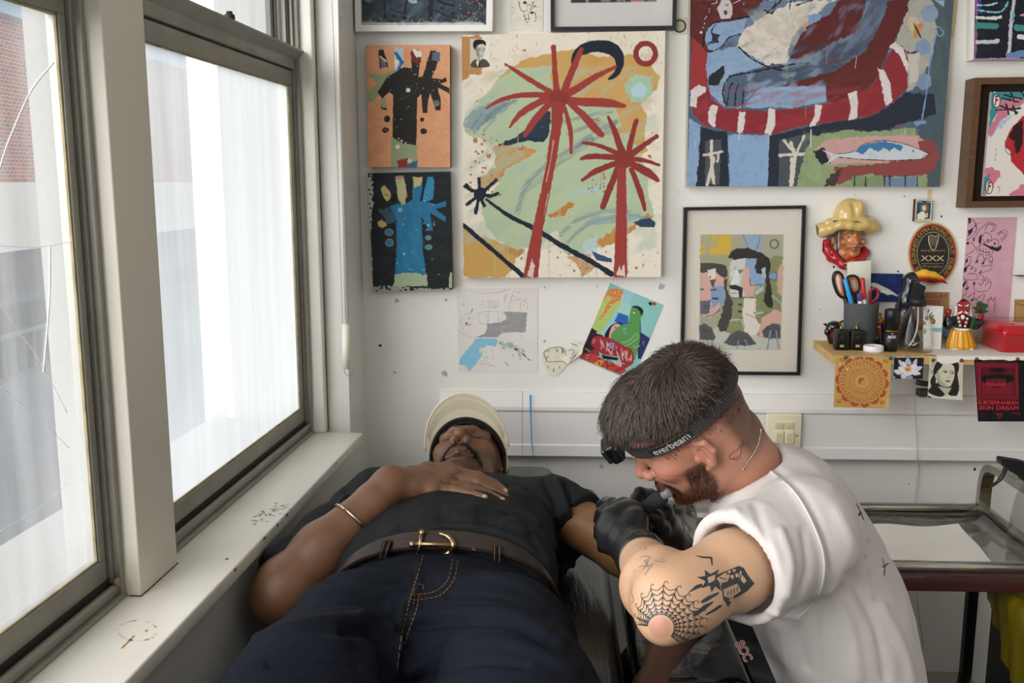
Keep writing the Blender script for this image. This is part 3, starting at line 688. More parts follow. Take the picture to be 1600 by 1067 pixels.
q.box((-6.32, 3, -.16), (-6.25, 18.5, -.12)); q.box((-6.32, 3, -.66), (-6.25, 18.5, -.62)); q.box((-6.4, 3, -4), (-6.2, 18.5, -.64))
tag(q.build('street_railing', [mat('dark_railing', '#5d6266', .6, var=.3, vscale=2)]), 'dark railing above a low wall in front of the brick building', 'railing')
b = MB(); b.box((-14, 22.8, -4), (-4.5, 30, 9)); tag(b.build('pale_building', [mat('white_render', '#66696c', .8, var=.04, vscale=.6)]), 'tall pale rendered building beyond the brick one', 'building')
q = MB(); q.box((-30, -10, -4.1), (-.9, 40, -4)); struct(q.build('ground_street', [mat('asphalt', '#4a4c4e', .9, var=.15, vscale=.5)]))

# ------------------------------------------------------------------ blind control beside the window
M_bead = mat('bead_chain_metal', '#8d877c', .45, metal=.6); M_wand = mat('cream_plastic', '#e8e4d2', .45)
def wat(px, py, u):      # point of the photo ray on the plane u = const of the window wall frame
    d = ray(px, py); t_ = ((LW(u, 0, 0)-CAM)@UD)/(d@UD); return CAM+d*t_
bc = empty('blind_chain', wat(541, 560, .015), 'metal bead chain of the roller blind hanging by the window reveal, with cream weight', 'blind chain')
def hang(pts, r, m, name, step):
    q = MB(); pl = np.array([wat(x, y, .015) for x, y in pts]); L_ = np.concatenate([[0], np.cumsum(np.linalg.norm(np.diff(pl, axis=0), axis=1))])
    for s_ in np.arange(0, L_[-1], step): q.ball([np.interp(s_, L_, pl[:, i]) for i in range(3)], r, seg=6, rings=4)
    return q.build(name, [m], bc)
lp = [(518, -20), (521, 60), (524, 160), (530, 340), (535, 500), (537, 575), (540, 585), (545, 588), (550, 584), (551, 577)]
o = hang(lp, .00155, M_bead, 'bead_chain', .0048); 
o = hang([(533, -20), (534, 60), (537, 160), (541, 340), (544, 505)], .0014, M_bead, 'bead_chain', .0048)
q = MB(); q.tube([wat(540, 506, .012), wat(540.5, 520, .012)], .0095, seg=14); q.tube([wat(540.5, 508, .012), wat(541, 576, .012)], .0105, seg=16); q.build('chain_weight', [M_wand], bc)
q = MB(); q.tube([wat(527, -20, .010), wat(530, 160, .010), wat(540, 506, .010)], .003, seg=8, m=0); q.build('cord', [mat('white_cord', '#e5e2dc', .7)], bc)
# dado trunking
M_tr = mat('white_trunking', '#eceae8', .35, var=.015, vscale=5)
tk = MB()
def X(px, py=650, Y=WALL-.05): return P(px, py, Y)[0]
zt0, zt1 = P(900, 714, WALL-.045)[2], P(900, 614, WALL-.02)[2]
xl = X(686)
def prof_len(x0, x1, mb, m=0):
    pr = [(0, zt0), (.045, zt0), (.050, zt0+.004), (.050, zt0+.034), (.046, zt0+.038), (.046, zt0+.130), (.052, zt0+.136), (.052, zt0+.146), (.020, zt1-.004), (.014, zt1), (0, zt1)]
    V = [(x, WALL-d, z) for x in (x0, x1) for d, z in pr]; n = len(pr)
    mb.add(V, [(i, (i+1) % n, n+(i+1) % n, n+i) for i in range(n)]+[tuple(range(n))[::-1], tuple(range(n, 2*n))], m)
prof_len(xl, X(816)-.0006, tk); prof_len(X(816)+.0006, 3.18, tk)
lid = MB(); 
tko = tk.build('cable_trunking', [M_tr]); tag(tko, 'long white plastic cable trunking running along the back wall', 'trunking')
q = MB()
bl = [(829, 617), (829, 640), (830, 665), (831, 690), (833, 712)]
for i in range(len(bl)-1):
    a, b_ = [P(x, y, WALL-.0535 if y > 635 else WALL-.045) for x, y in bl[i:i+2]]
    w0 = [.006, .0035, .003, .0028, .002][i]; w1 = [.006, .0035, .003, .0028, .002][i+1]
    q.add([a-[w0/2, .001, 0], a+[w0/2, -.001, 0], b_+[w1/2, -.001, 0], b_-[w1/2, .001, 0]], [(0, 1, 2, 3)])
q.build('blue_paint_drip', [mat('blue_paint', '#2f93d6', .5)], tko)
# sockets in the trunking
M_cream = mat('cream_switch_plastic', '#e9e2c6', .4); M_cream2 = mat('yellowed_cream_plastic', '#d6cba0', .5)
def plate(px0, py0, px1, py1, name, label, cat, fill):
    a = P(px0, py0, WALL-.058); b = P(px1, py1, WALL-.058); r = empty(name, ((a[0]+b[0])/2, WALL-.052, b[2]), label, cat)
    q = MB(); q.box((a[0], WALL-.064, b[2]), (b[0], WALL-.052, a[2]), 0, .003); q.build('plate', [M_cream], r); fill(a, b, r)
def f1(a, b, r):
    w = b[0]-a[0]; h = a[2]-b[2]
    for i in range(2):
        q = MB(); x0 = a[0]+w*(.24+.29*i); q.box((x0, WALL-.067, a[2]-h*.42), (x0+w*.24, WALL-.064, a[2]-h*.24), 0, .001); q.build('label_slot', [M_cream2], r)
        q = MB(); q.box((x0, WALL-.069, a[2]-h*.85), (x0+w*.25, WALL-.064, a[2]-h*.48), 0, .001); q.box((x0+w*.05, WALL-.0695, a[2]-h*.8), (x0+w*.2, WALL-.069, a[2]-h*.55), 1); q.build('shutter', [M_cream, M_cream2], r)
    q = MB(); q.lathe([(.0022, 0), (.0022, .001), (0, .001)], (b[0]-w*.12, WALL-.064, a[2]-h*.62), axis=(0, -1, 0)); q.build('screw', [M_alud], r)
plate(1198, 646, 1250, 700, 'data_socket', 'cream square data socket on the trunking right of the tattooer neck', 'socket', f1)
def f2(a, b, r):
    q = MB(); q.text('5', (b[0]-.008, WALL-.0645, (a[2]+b[2])/2), (1, 0, 0), (0, 0, 1), .011); q.build('mark', [mat('pink_mark', '#b8737a', .6)], r)
plate(1140, 646, 1172, 700, 'wall_socket', 'white socket on the trunking, mostly hidden behind the tattooer head', 'socket', f2)
# thin clear cable hanging down the wall
ca = MB(); ca.tube(catmull([P(x, y, WALL-.058) for x, y in [(1427, 618), (1428, 640), (1431, 670), (1433, 715)]]+[P(x, y, WALL-.012) for x, y in [(1436, 735), (1430, 775), (1428, 805), (1430, 880), (1436, 960), (1442, 1000), (1440, 1020)]], 6), .0018, seg=6)
tag(ca.build('thin_cable', [mat('pale_cable', '#cfcdc9', .5)]), 'thin pale cable hanging down the wall over the trunking', 'cable')
# ------------------------------------------------------------------ pictures on the wall (outlines in photo pixels, mapped from enlargements)
def tr(x0, y0, s):
    return lambda t: [(x0+float(a.split(',')[0])/s, y0+float(a.split(',')[1])/s) for a in t.split()]
A = tr(700, 40, 2.6676); B = tr(560, 60, 2.6687); D_ = tr(1050, 0, 2.909); E_ = tr(1060, 310, 3.681); F_ = tr(1500, 0, 3.138)
G_ = tr(550, 0, 6.957); H_ = tr(780, 0, 5.161); I_ = tr(890, 430, 6.276); J_ = tr(1490, 320, 5.927); K_ = tr(700, 440, 6.67); L_ = tr(1060, 0, 7.114); S_ = tr(1260, 440, 4.447); Q_ = tr(1260, 300, 4.706)

def face_bw(p, x0, y0, w, h, female=False, seed=0):
    f = lambda t: [(x0+float(a.split(',')[0])*w/100, y0+float(a.split(',')[1])*h/130) for a in t.split()]
    if not female:
        p.poly(f('0,0 100,0 100,130 0,130'), '#c9c5b6').poly(f('60,0 100,0 100,130 70,130'), '#e8e4d6', soft=3)
        p.poly(f('8,130 12,104 34,94 48,100 62,92 86,100 96,130'), '#4b4a45', rough=.6, curve=4); p.poly(f('40,96 52,108 50,130 42,130'), '#1d1d1b'); p.poly(f('36,94 46,104 40,130 30,110'), '#d6d2c4')
        p.poly(f('28,30 26,60 34,86 50,98 62,92 74,68 78,36 60,22'), '#cfc9b8', curve=4); p.poly(f('28,36 30,64 40,88 48,96 46,60 40,36'), '#8f8a7c', soft=1.5, curve=4)
        p.poly(f('14,30 22,8 50,2 76,12 80,34 66,24 44,28 30,40 28,54 20,46'), '#23211f', curve=4, rough=.5)
        p.line(f('44,46 56,43'), 1, '#2a2825').line(f('64,43 74,46'), 1, '#2a2825').line(f('46,52 54,52'), 1.2, '#3a3733').line(f('66,52 72,52'), 1.2, '#3a3733')
        p.line(f('60,50 63,66 58,69'), .8, '#7b766a').line(f('50,80 62,79'), 1.1, '#5b5248')
    return p
def paint_palm(p):
    p.C[:] = lin('#e9e0d0'); p.mottle('#dccfb9', .35, 60, seed=1); p.mottle('#cdbfa6', .25, 9, 5, .66, 2)
    g = np.random.default_rng(4)
    for i in range(130):
        x, y = g.uniform(722, 1036), g.uniform(52, 120) if i % 2 else g.uniform(55, 430); a = g.uniform(-2.2, -.8); l = g.uniform(1, 7)
        p.line([(x, y), (x+l*math.cos(a), y+l*math.sin(a))], g.uniform(.5, 1.3), ['#c9a264', '#b98b52', '#a9784a'][i % 3], alpha=.8)
    O, GR = '#c99f5b', '#b5c3a0'
    p.poly(A('50,45 120,38 150,60 170,120 140,200 95,205 60,245 52,320'), '#b98650', rough=5, rs=9, dry=.25, ang=1.2)
    p.poly(A('120,320 200,270 215,215 300,150 400,115 520,98 620,130 760,125 850,160 880,215 870,270 800,330 830,370 825,450 830,520 760,560 600,470 400,300 240,260'), O, rough=4, rs=12, alpha=.96)
    p.mottle('#c08f48', .35, 40, 25, .55, 3, box=(735, 75, 1035, 240))
    p.poly(A('195,500 330,470 420,490 400,560 260,640 190,660 120,700 140,640 190,590'), '#c79557', rough=7, rs=8)
    p.poly(A('64,840 140,880 240,910 310,940 240,1052 62,1052'), O, rough=4, rs=9); p.poly(A('240,910 320,935 300,965 250,950'), '#bd8a4e', rough=3)
    p.poly(A('60,430 90,370 200,230 280,180 430,170 430,290 520,320 700,345 720,420 620,470 420,520 250,500 150,480 90,455'), GR, rough=4, rs=10)
    p.poly(A('150,740 240,610 400,500 560,470 760,440 830,610 830,700 560,740 400,900 290,930 200,890 130,780'), GR, rough=5, rs=11)
    p.poly(A('450,840 560,740 700,690 830,690 865,800 700,860 600,940 500,960'), GR, rough=5, rs=8)
    p.mottle('#a6bda8', .5, 50, 12, .5, 5, ang=-.6, box=(722, 100, 1035, 400))
    p.poly(A('85,430 60,410 110,350 190,320 290,310 240,360 160,400 110,450'), '#7f94a0', rough=5, rs=7, alpha=.75, dry=.35, ang=-.7)
    for a, w in [('120,430 200,350 280,310', 8), ('160,400 230,330', 7), ('90,440 140,370', 5), ('150,440 200,380', 5), ('290,780 330,660 440,560 600,470', 12), ('330,690 470,570 660,440 700,400', 10), ('520,520 620,440 700,400', 13), ('480,400 560,380 680,360', 9), ('500,450 580,420 640,400', 9), ('470,870 560,800 700,770 820,800', 11), ('500,900 600,820 760,790', 8)]:
        p.line(A(a), w/1.6, '#5d6f86', rough=1.5, dry=.5, curve=4, alpha=.5, soft=3)
    p.poly(A('205,500 290,460 320,440 380,380 430,350 425,440 400,485 330,480 260,500'), '#2c3a4a', rough=2.5, rs=5); p.line(A('240,490 340,470 390,480'), 3, '#222e3c', dry=.3)
    p.poly(A('640,700 570,700 480,730 540,690 660,650'), '#a9c6d0', rough=3, alpha=.7, dry=.3)
    p.poly(A('420,790 500,740 530,745 480,790 430,800'), '#bd7f42', rough=4); p.poly(A('620,900 690,850 760,840 830,780 850,800 800,830 700,900 640,930'), '#c08a4c', rough=4)
    p.poly(A('500,965 580,950 620,1000 560,1052 540,990'), '#bb844a', rough=3, alpha=.8); p.poly(A('560,905 620,880 620,960 560,950'), '#b8cdd3', rough=2, alpha=.8)
    p.poly(A('770,820 830,795 865,820 862,842 800,838'), '#33425e', rough=1.5); p.poly(A('600,940 680,970 682,985 620,980'), '#3a4f78', rough=1.5); p.poly(A('560,830 600,800 760,780 840,800 760,815 640,830'), '#8ea4a8', rough=2, alpha=.7, dry=.3)
    p.poly(A('740,240 780,205 850,215 850,280 810,325 760,315 738,270'), '#a8c5aa', rough=4, rs=5); p.ell(A('797,270')[0], (12, 12), '#b5cfd6', rough=3, rs=5)
    for x, y0, y1 in [(290, 400, 520), (195, 930, 1050), (250, 920, 1052), (318, 880, 980), (420, 860, 1052), (550, 960, 1050), (585, 960, 1052), (618, 980, 1052), (750, 830, 1000), (600, 610, 700), (636, 610, 680), (820, 600, 640), (140, 690, 760), (465, 770, 800)]:
        p.line(A('%d,%d %d,%d' % (x, y0, x+2, y1)), 1.3, '#b8bf9a' if y0 > 640 else '#c39a60', alpha=.8)
    p.dots((735, 210, 790, 310), 45, 1.6, '#b07a42', 7); p.dots((800, 390, 1030, 430), 40, 1.5, '#b5804a', 8); p.dots((920, 270, 950, 300), 26, 1.3, '#a86f3c', 9); p.dots((722, 60, 1036, 430), 80, .9, '#a98a5e', 10)
    for c, r in [('114,480', 4), ('170,545', 3.5), ('318,104', 2.2), ('785,1010', 2.4), ('306,970', 2), ('525,1021', 2), ('840,545', 3)]: p.ell(A(c)[0], r, '#b07d4a', rough=1.2, rs=3)
    NV = '#1f2836'
    p.line(A('62,830 100,862 180,930 250,990 315,1045'), [6.5, 7, 6.5, 7, 8.5], NV, rough=1, curve=5)
    p.line(A('160,725 250,790 340,835 400,870 480,920 600,985 680,1035'), [4, 6.5, 7, 8, 8, 8, 9], NV, rough=1.1, curve=5)
    for q in ['130,640 130,700 115,780', '70,670 120,695 170,710 205,700', '200,645 150,690 80,745', '130,700 150,750', '100,690 75,665']: p.line(A(q), 5.5, NV, rough=1.3, rs=3, curve=4)
    p.ell(A('133,700')[0], (10, 9), NV, rough=2)
    p.poly(A('515,160 520,115 560,75 625,60 690,70 728,110 733,160 712,205 675,228 668,218 695,190 698,150 670,120 610,110 575,120 540,130'), NV, rough=.8, curve=3)
    RD = '#9c3f39'; RD2 = '#8c3733'
    p.line(A('824,117 824,117'), 0, RD)
    for a0 in range(0, 30): pass
    t = np.linspace(0, 2*math.pi, 25); p.line([(700+(824+41*math.cos(a))/2.6676, 40+(117+43*math.sin(a))/2.6676) for a in t], 8.5, RD2, rough=.7, rs=4)
    for a, w in [('440,90 445,180 452,260 458,310', [8, 8, 10, 12]), ('238,160 300,200 380,250 440,285', [2.5, 7.5, 8, 10]), ('160,345 220,310 310,290 420,290', [3, 7, 8, 10]), ('256,425 300,370 370,325 430,300', [3, 9, 11, 10]), ('320,458 350,410 400,350 440,310', [6, 11, 11, 9]),
                 ('556,100 530,160 500,230 480,290', [7, 10, 11, 12]), ('698,172 620,210 550,255 490,290', [5, 9, 12, 12]), ('735,335 660,322 560,318 490,310', [6, 14, 13, 12]), ('640,455 610,425 560,370 510,325', [9, 13, 11, 9]), ('513,530 512,450 500,390 482,330', [4.5, 7, 7, 6])]:
        p.line(A(a), w, RD, rough=.9, rs=5, curve=5)
    p.ell(A('462,305')[0], (16, 13), RD2, rough=1.5)
    p.poly(A('430,320 480,318 478,400 455,540 425,700 395,850 375,1052 312,1052 345,880 380,720 410,560 430,430'), RD, rough=1, rs=5)
    for q in ['412,560 395,640 385,700', '440,480 428,560 410,650', '418,700 400,790']: p.line(A(q), 1.1, '#c9b9a0', rough=.6, dry=.42)
    p.poly(A('330,1045 350,970 362,1000 352,1050'), '#dcc8b8', rough=1.6, rs=3); p.mottle(RD2, .45, 30, 3, .52, 11, ang=1.4, box=(815, 160, 880, 432)) if False else None
    for a, w in [('668,380 695,440 715,500 735,545', [4, 9, 11, 13]), ('786,395 770,450 752,530', [7, 8, 9]), ('870,462 800,510 750,550', [7, 9, 11]), ('880,582 820,562 760,555', [4, 7, 8]), ('875,645 830,610 760,575', [6, 13, 10]), ('820,765 800,690 765,600', [6, 9, 8]), ('563,488 630,500 710,535', [4, 6.5, 8]), ('556,556 600,545 710,550', [5, 9, 9]), ('560,645 620,605 710,570', [5, 9, 9]), ('645,755 670,690 710,590', [9, 10, 10])]:
        p.line(A(a), w, RD2, rough=.9, rs=5, curve=5)
    p.ell(A('735,560')[0], (15, 13), RD2, rough=1.5); p.poly(A('705,590 742,590 745,780 748,1050 690,1052 700,800'), RD, rough=1, rs=5)
    p.poly(A('700,1040 715,1000 722,1020 735,990 738,1045'), '#e0cbb8', rough=1.5, rs=3); p.line(A('733,480 728,430 720,400'), 1.4, '#c0a58a', dry=.4)
    p.line(A('295,515 310,515 312,500'), 2, RD, alpha=.8); p.line(A('605,390 630,388'), 1.4, RD2).line(A('608,397 632,396'), 1.2, RD2)
    face_bw(p, *A('92,55')[0], 31, 44)
PA = [(721.5, 55), (1039.5, 48), (1032.5, 433), (724, 434)]
flat_art('palm_painting', PA, .035, paint_palm, res=.62, label='large cream canvas with two red palm trees over green and ochre', cat='painting', bump=.25)

def paint_hand1(p):
    p.C[:] = lin('#dda078'); p.mottle('#cf8f68', .35, 14, seed=2); p.mottle('#e8b08a', .4, 10, 4, .58, 5, ang=.8)
    K = '#2d2b29'; G = '#96a37c'
    p.poly(B('30,145 95,150 150,130 170,140 120,210 90,230 60,260 30,275 30,235 80,185'), G, rough=1.5)
    p.poly(B('148,40 190,38 186,130 150,130'), '#b9c4cc', rough=2); p.line(B('155,60 180,100 170,125'), 5, '#2f69a0', rough=2.5); p.poly(B('150,85 170,95 160,125 150,120'), '#e8e6e0', rough=2)
    p.poly(B('85,48 105,44 118,90 125,120 90,125 84,80'), K, rough=1.3); p.poly(B('88,80 110,90 120,120 96,125'), '#7a6f78', rough=2.5); p.line(B('90,75 115,95'), 2, '#d6c9c4', rough=1)
    p.poly(B('80,225 120,160 190,120 222,125 220,55 245,48 262,60 250,160 268,160 300,50 320,52 340,70 322,130 305,165 350,170 365,160 370,178 340,190 378,205 382,232 350,215 330,205 345,260 342,300 322,298 300,230 290,265 288,310 268,312 262,230 245,250 243,400 240,452 200,445 142,420 145,240 130,222 105,245 122,300 95,295 100,250'), K, rough=.7, rs=4)
    p.poly(B('220,52 262,54 262,100 240,108 222,92'), '#6f3430', rough=2.5); p.poly(B('226,48 262,52 262,78 244,80'), '#e4e1da', rough=2); p.poly(B('306,58 340,60 338,92 308,92'), '#5d6a80', rough=2.5)
    p.poly(B('96,250 112,245 118,290 100,290'), G, rough=1.5); p.poly(B('138,410 190,440 245,445 246,540 135,540'), G, rough=1.5, rs=4)
    p.poly(B('160,510 205,500 200,540 165,540'), '#8c3c30', rough=2.5); p.poly(B('210,520 244,510 244,540 205,540'), '#3f6488', rough=2)
    for c, r in [('120,336', (4.6, 5)), ('114,382', (5.5, 4)), ('266,338', (3.6, 3.4)), ('272,387', (5.6, 4.8))]: p.ell(B(c)[0], r, K, rough=1)
    p.line(B('104,378 122,384'), 2, '#7a5560')
    for c, r, q in [('207,216', 3.6, '#d5dcdc'), ('164,452', 3.6, '#e6d6d2'), ('214,511', 3.6, '#c2c9b8'), ('180,427', 1.7, '#dfb6b4'), ('197,436', 1.5, '#dfb6b4'), ('168,418', 1.5, '#d8b0b0'), ('326,270', 5, '#6e6c6e')]: p.ell(B(c)[0], r, q, rough=.5)
    p.dots((600, 90, 690, 220), 46, .75, '#a9a7a0', 3); p.line(B('175,255 230,230 250,200'), 2.2, '#3d3b38', rough=1)
flat_art('hand_palm_painting', [(572.5, 70.5), (703, 70), (703.5, 261.5), (576, 261)], .03, paint_hand1, res=.62, side='#4a4440', label='small peach canvas with a black hand shaped tree, the upper of the two', cat='painting', bump=.35)
def paint_hand2(p):
    p.C[:] = lin('#23272a'); p.mottle('#30353a', .5, 20, 8, seed=4)
    U = '#2f78a0'; U2 = '#3b8cb4'; Y = '#cdb878'
    p.poly(B('38,568 58,566 60,690 48,860 56,880 60,1052 38,1000'), '#b9bcb0', rough=3, rs=4); 
    for i in range(16): p.ell((560+46/2.67+(i % 3)*2.4, 60+(575+i*19)/2.67), 1.6, '#1c1e20', rough=.8)
    p.poly(B('62,1035 200,1030 230,1045 380,1040 380,1052 64,1056'), '#9aa39a', rough=2.5, rs=3); p.dots((584, 446, 700, 455), 26, 1.6, '#22252a', 4)
    p.poly(B('180,700 165,660 155,580 190,572 200,640 195,690'), '#c2bd8c', rough=1.5); p.poly(B('160,575 190,570 186,586 160,590'), '#b48a8a', rough=1)
    p.poly(B('225,690 228,580 265,578 268,600 255,690'), U, rough=1); p.poly(B('228,578 266,578 260,610 232,620'), Y, rough=2); p.poly(B('262,690 270,660 288,578 312,576 318,600 310,670'), U2, rough=1)
    p.poly(B('150,740 130,700 160,690 185,700 225,670 270,680 330,690 365,678 368,700 320,712 335,725 368,745 360,762 320,740 300,730 305,770 312,800 292,802 275,760 262,745 268,880 286,1000 286,1030 150,1030 160,880 158,760'), U, rough=1.2, rs=5)
    p.mottle(U2, .6, 25, 6, .5, 6, ang=1.3, box=(616, 310, 665, 430)); p.poly(B('150,985 200,975 285,985 287,1032 148,1034'), '#a9b89a', rough=3, rs=5)
    p.poly(B('92,625 108,612 126,630 136,650 135,668 120,680 105,665'), Y, rough=1.2); p.line(B('110,650 128,655'), 1.6, '#6b6340'); p.poly(B('80,765 95,756 115,768 120,780 100,790 82,785'), '#d0ad6c', rough=1.2)
    p.poly(B('80,715 125,705 150,735 155,770 120,775 110,745'), '#44606f', rough=3, alpha=.85)
    p.ell(B('146,668')[0], (5.5, 5), '#1a1d21', rough=1.5)
    for c, r, k in [('128,808', (5.6, 4.4), U), ('130,852', (5.4, 5), U), ('291,831', (4, 2.6), U2), ('293,871', (4.4, 3), U2)]: p.ell(B(c)[0], (r[0]+1, r[1]+1), '#97a277', rough=.8); p.ell(B(c)[0], r, k, rough=.6)
    p.dots((615, 300, 690, 430), 40, .9, '#9cc6d6', 5, .8)
    for c, r in [('190,899', 2), ('173,715', 3.6), ('170,601', 2.2), ('291,779', 2)]: p.ell(B(c)[0], r, '#8fb6c4', rough=.4)
    p.poly(B('378,1000 384,975 392,980 392,1040 378,1042'), '#a9b79b', rough=1)
flat_art('hand_tree_painting', [(574.5, 270.5), (702.5, 268), (707, 452), (583, 456)], .03, paint_hand2, res=.62, side='#3a3c3c', label='small black canvas with a blue hand shaped tree, hung below the peach one', cat='painting', bump=.35)

def paint_big(p):
    p.C[:] = lin('#4f6276'); BR, RD, LB, DK, WH, GR = '#5d2a28', '#8a2f35', '#8ba5c4', '#29303c', '#d9d2c6', '#8a9c74'
    p.poly(D_('1100,0 1290,0 1220,850 1100,850 1130,500'), '#4b5a60', rough=4); p.mottle('#5a6a6c', .5, 30, 8, .5, 3, ang=1.5, box=(1430, 0, 1490, 250))
    p.poly(D_('80,-130 1010,-130 1085,5 80,5'), BR, rough=3); p.poly(D_('420,5 560,-60 760,-70 760,5'), WH, rough=4); p.poly(D_('890,5 880,-120 990,-120 985,5'), '#6d7d96', rough=4)
    p.poly(D_('80,0 420,0 330,80 180,160 160,400 90,400'), BR, rough=2); p.poly(D_('90,170 165,230 160,400 80,410'), '#9a3838', rough=3); p.mottle('#7a3733', .5, 16, 5, .55, 4, ang=.5, box=(1080, 0, 1180, 60))
    p.poly(D_('300,110 360,70 420,0 980,0 1080,90 1000,250 720,300 300,300 180,300'), '#6d7d96', rough=4)
    p.poly(D_('320,130 430,70 540,10 640,0 740,0 620,90 540,180 520,290 430,300 340,240 300,210'), WH, rough=4, rs=8); p.mottle('#b9b5ae', .5, 24, 10, .52, 5, ang=.6, box=(1155, 10, 1260, 100)); p.mottle('#c9b59c', .4, 18, seed=9, thr=.58, box=(1160, 0, 1270, 80))
    p.ell(D_('600,100')[0], (12, 9), '#c9ad98', rough=3, alpha=.6); p.ell(D_('650,90')[0], (13, 9), '#7f9cc0', rough=3); p.mottle('#6b7684', .35, 14, seed=12, thr=.56, box=(1230, 0, 1330, 50))
    p.poly(D_('560,200 620,120 720,60 760,0 890,0 870,60 830,150 740,190 640,250 560,285 530,275'), BR, rough=3)
    p.poly(D_('880,60 900,0 985,0 960,110 900,200 800,270 640,320 500,340 240,400 250,330 400,300 560,285 700,230 830,160'), '#535d70', rough=4); p.mottle('#3d4656', .6, 34, 8, .48, 6, ang=-.5, box=(1130, 60, 1390, 150)); p.mottle('#7d8ba2', .5, 30, 9, .55, 7, ang=-.9, box=(1250, 0, 1400, 100))
    p.poly(D_('985,0 1085,0 1080,90 1000,200 940,330 880,430 760,470 700,460 700,380 560,400 410,440 420,410 560,370 740,320 880,230 950,110'), BR, rough=3)
    p.mottle('#6e3330', .5, 40, 9, .52, 8, ang=-.8, box=(1290, 30, 1420, 160))
    p.poly(D_('1085,0 1180,0 1200,60 1190,240 1120,380 1070,420 1010,210'), '#a9a79f', rough=4); p.ell(D_('1172,60')[0], 14, '#869cb4', rough=2); p.ell(D_('1100,110')[0], (9, 12), '#c2b49a', rough=3); p.poly(D_('1100,110 1140,105 1115,180 1100,170'), '#c98646', rough=2); p.ell(D_('1140,215')[0], (12, 13), '#8096b0', rough=2); p.ell(D_('1145,372')[0], (12, 13), '#7a90aa', rough=2); p.poly(D_('1075,240 1125,240 1120,370 1080,380'), '#c4bfb2', rough=2)
    p.poly(D_('160,240 290,210 360,260 430,300 270,340 240,400 330,480 400,400 640,390 700,390 700,460 560,490 240,490 170,420 155,330'), LB, rough=2.5); p.mottle('#9fb4cc', .5, 22, 9, .5, 10, ang=-.3, box=(1105, 75, 1290, 170))
    p.poly(D_('165,345 235,300 240,330 210,390 165,390'), '#262c34', rough=2.5); p.poly(D_('235,400 260,345 300,330 340,345 330,480 240,490'), '#55657c', rough=3)
    for q in ['300,210 360,265 440,305 500,320', '240,470 232,410 262,350 330,335 560,290', '150,150 180,110 250,90 350,75', '150,150 140,210 170,235 220,215 260,170 310,155', '165,180 205,190 200,160', '430,60 500,0', '420,45 455,60 470,10', '540,0 535,40', '250,480 262,400 275,380', '285,490 290,420 300,385', '320,490 325,410', '640,0 560,25', '1010,200 1075,240 1110,235', '1100,110 1130,170']:
        p.line(D_(q), [2.2]*len(q.split()), '#1e242c', rough=1.4, rs=3, curve=4, dry=.2)
    p.poly(D_('155,130 200,105 340,85 320,150 250,175 210,230 165,225 150,190'), LB, rough=1.5); p.poly(D_('180,150 215,160 210,195 185,190'), '#2b333c', rough=2.5)
    for q in ['150,150 180,110 250,90 350,75', '150,150 140,210 170,235 220,215 260,170 310,155', '162,205 185,180 180,140 200,110', '165,195 190,195']: p.line(D_(q), 1.8, '#1c222a', rough=1, rs=3, curve=4)
    p.poly(L_('480,0 570,0 600,70 600,160 580,210 470,215 450,150 430,100'), '#c9c1c4', rough=1.2); p.poly(L_('505,120 530,112 545,150 525,170 508,155'), '#7a2f30', rough=.8); p.line(L_('520,50 545,65 552,45'), 1.2, '#26262a')
    p.line(L_('370,45 430,30 425,5'), 1, '#d8cccc').line(L_('610,38 690,0'), 1, '#d8cccc'); 
    for c in '345,100 343,130 310,185 295,208 290,262 275,305 252,360 725,45'.split(): p.ell(L_(c)[0], .9 if c != '252,360' else 2, '#ddd6d2', rough=.3)
    # striped snake or boat
    p.poly(D_('85,400 130,385 165,400 180,450 240,495 330,500 450,505 600,490 760,460 900,400 960,310 1010,200 1050,210 1075,280 1070,400 1000,470 900,530 760,550 600,570 450,610 300,605 150,570 95,520'), RD, rough=1.6, rs=6); p.mottle('#a5404a', .45, 30, 8, .52, 11, ang=-.2, box=(1080, 130, 1420, 210))
    for q in ['85,410 120,385 155,395 150,420 115,440 110,490 80,480', '180,475 210,480 200,520 195,580 165,560 162,510', '305,505 335,510 330,560 320,605 296,600 300,550', '440,492 470,495 470,560 450,612 422,605 435,545', '650,475 682,478 672,540 640,580 622,575 650,520', '800,425 840,412 846,470 840,545 800,555 812,490', '935,310 965,320 990,370 1003,460 970,482 955,400', '985,215 1010,190 1050,220 1075,290 1070,330 1040,260 1010,225']: p.poly(D_(q), '#d9cfcd', rough=1.6, rs=4)
    p.poly(D_('980,490 1070,420 1190,430 1200,520 1060,560 960,600 700,620 470,640 460,610 620,575 780,548 900,530'), DK, rough=3, rs=7)
    # table legs and ground
    p.poly(D_('80,540 130,570 130,850 65,850'), LB, rough=2); p.poly(D_('130,580 250,600 260,850 110,850'), '#272e3a', rough=2.5); p.poly(D_('255,610 450,615 440,850 262,850'), '#8aa6c8', rough=2.5); p.poly(D_('440,620 490,610 485,850 435,850'), DK, rough=2)
    p.poly(D_('490,640 640,600 600,850 485,850'), '#4b5158', rough=2); p.poly(D_('150,640 225,630 215,840 150,840'), '#4d5258', rough=2)
    for q, w in [('180,640 178,700 190,830', 5), ('145,705 225,690', 4), ('190,720 160,840', 5), ('540,650 560,700 545,840', 5), ('490,705 600,700', 5), ('510,640 560,700', 4), ('600,620 560,710', 4), ('545,720 540,840', 5), ('205,735 215,690', 3)]: p.line(D_(q), w, '#cfc8ba', rough=1.5, rs=4, dry=.15)
    p.poly(D_('640,620 800,590 900,600 1110,580 1110,640 1160,700 1160,850 565,850 600,700'), GR, rough=3); p.mottle('#a0ae88', .4, 20, seed=14, thr=.55, box=(1250, 200, 1440, 291))
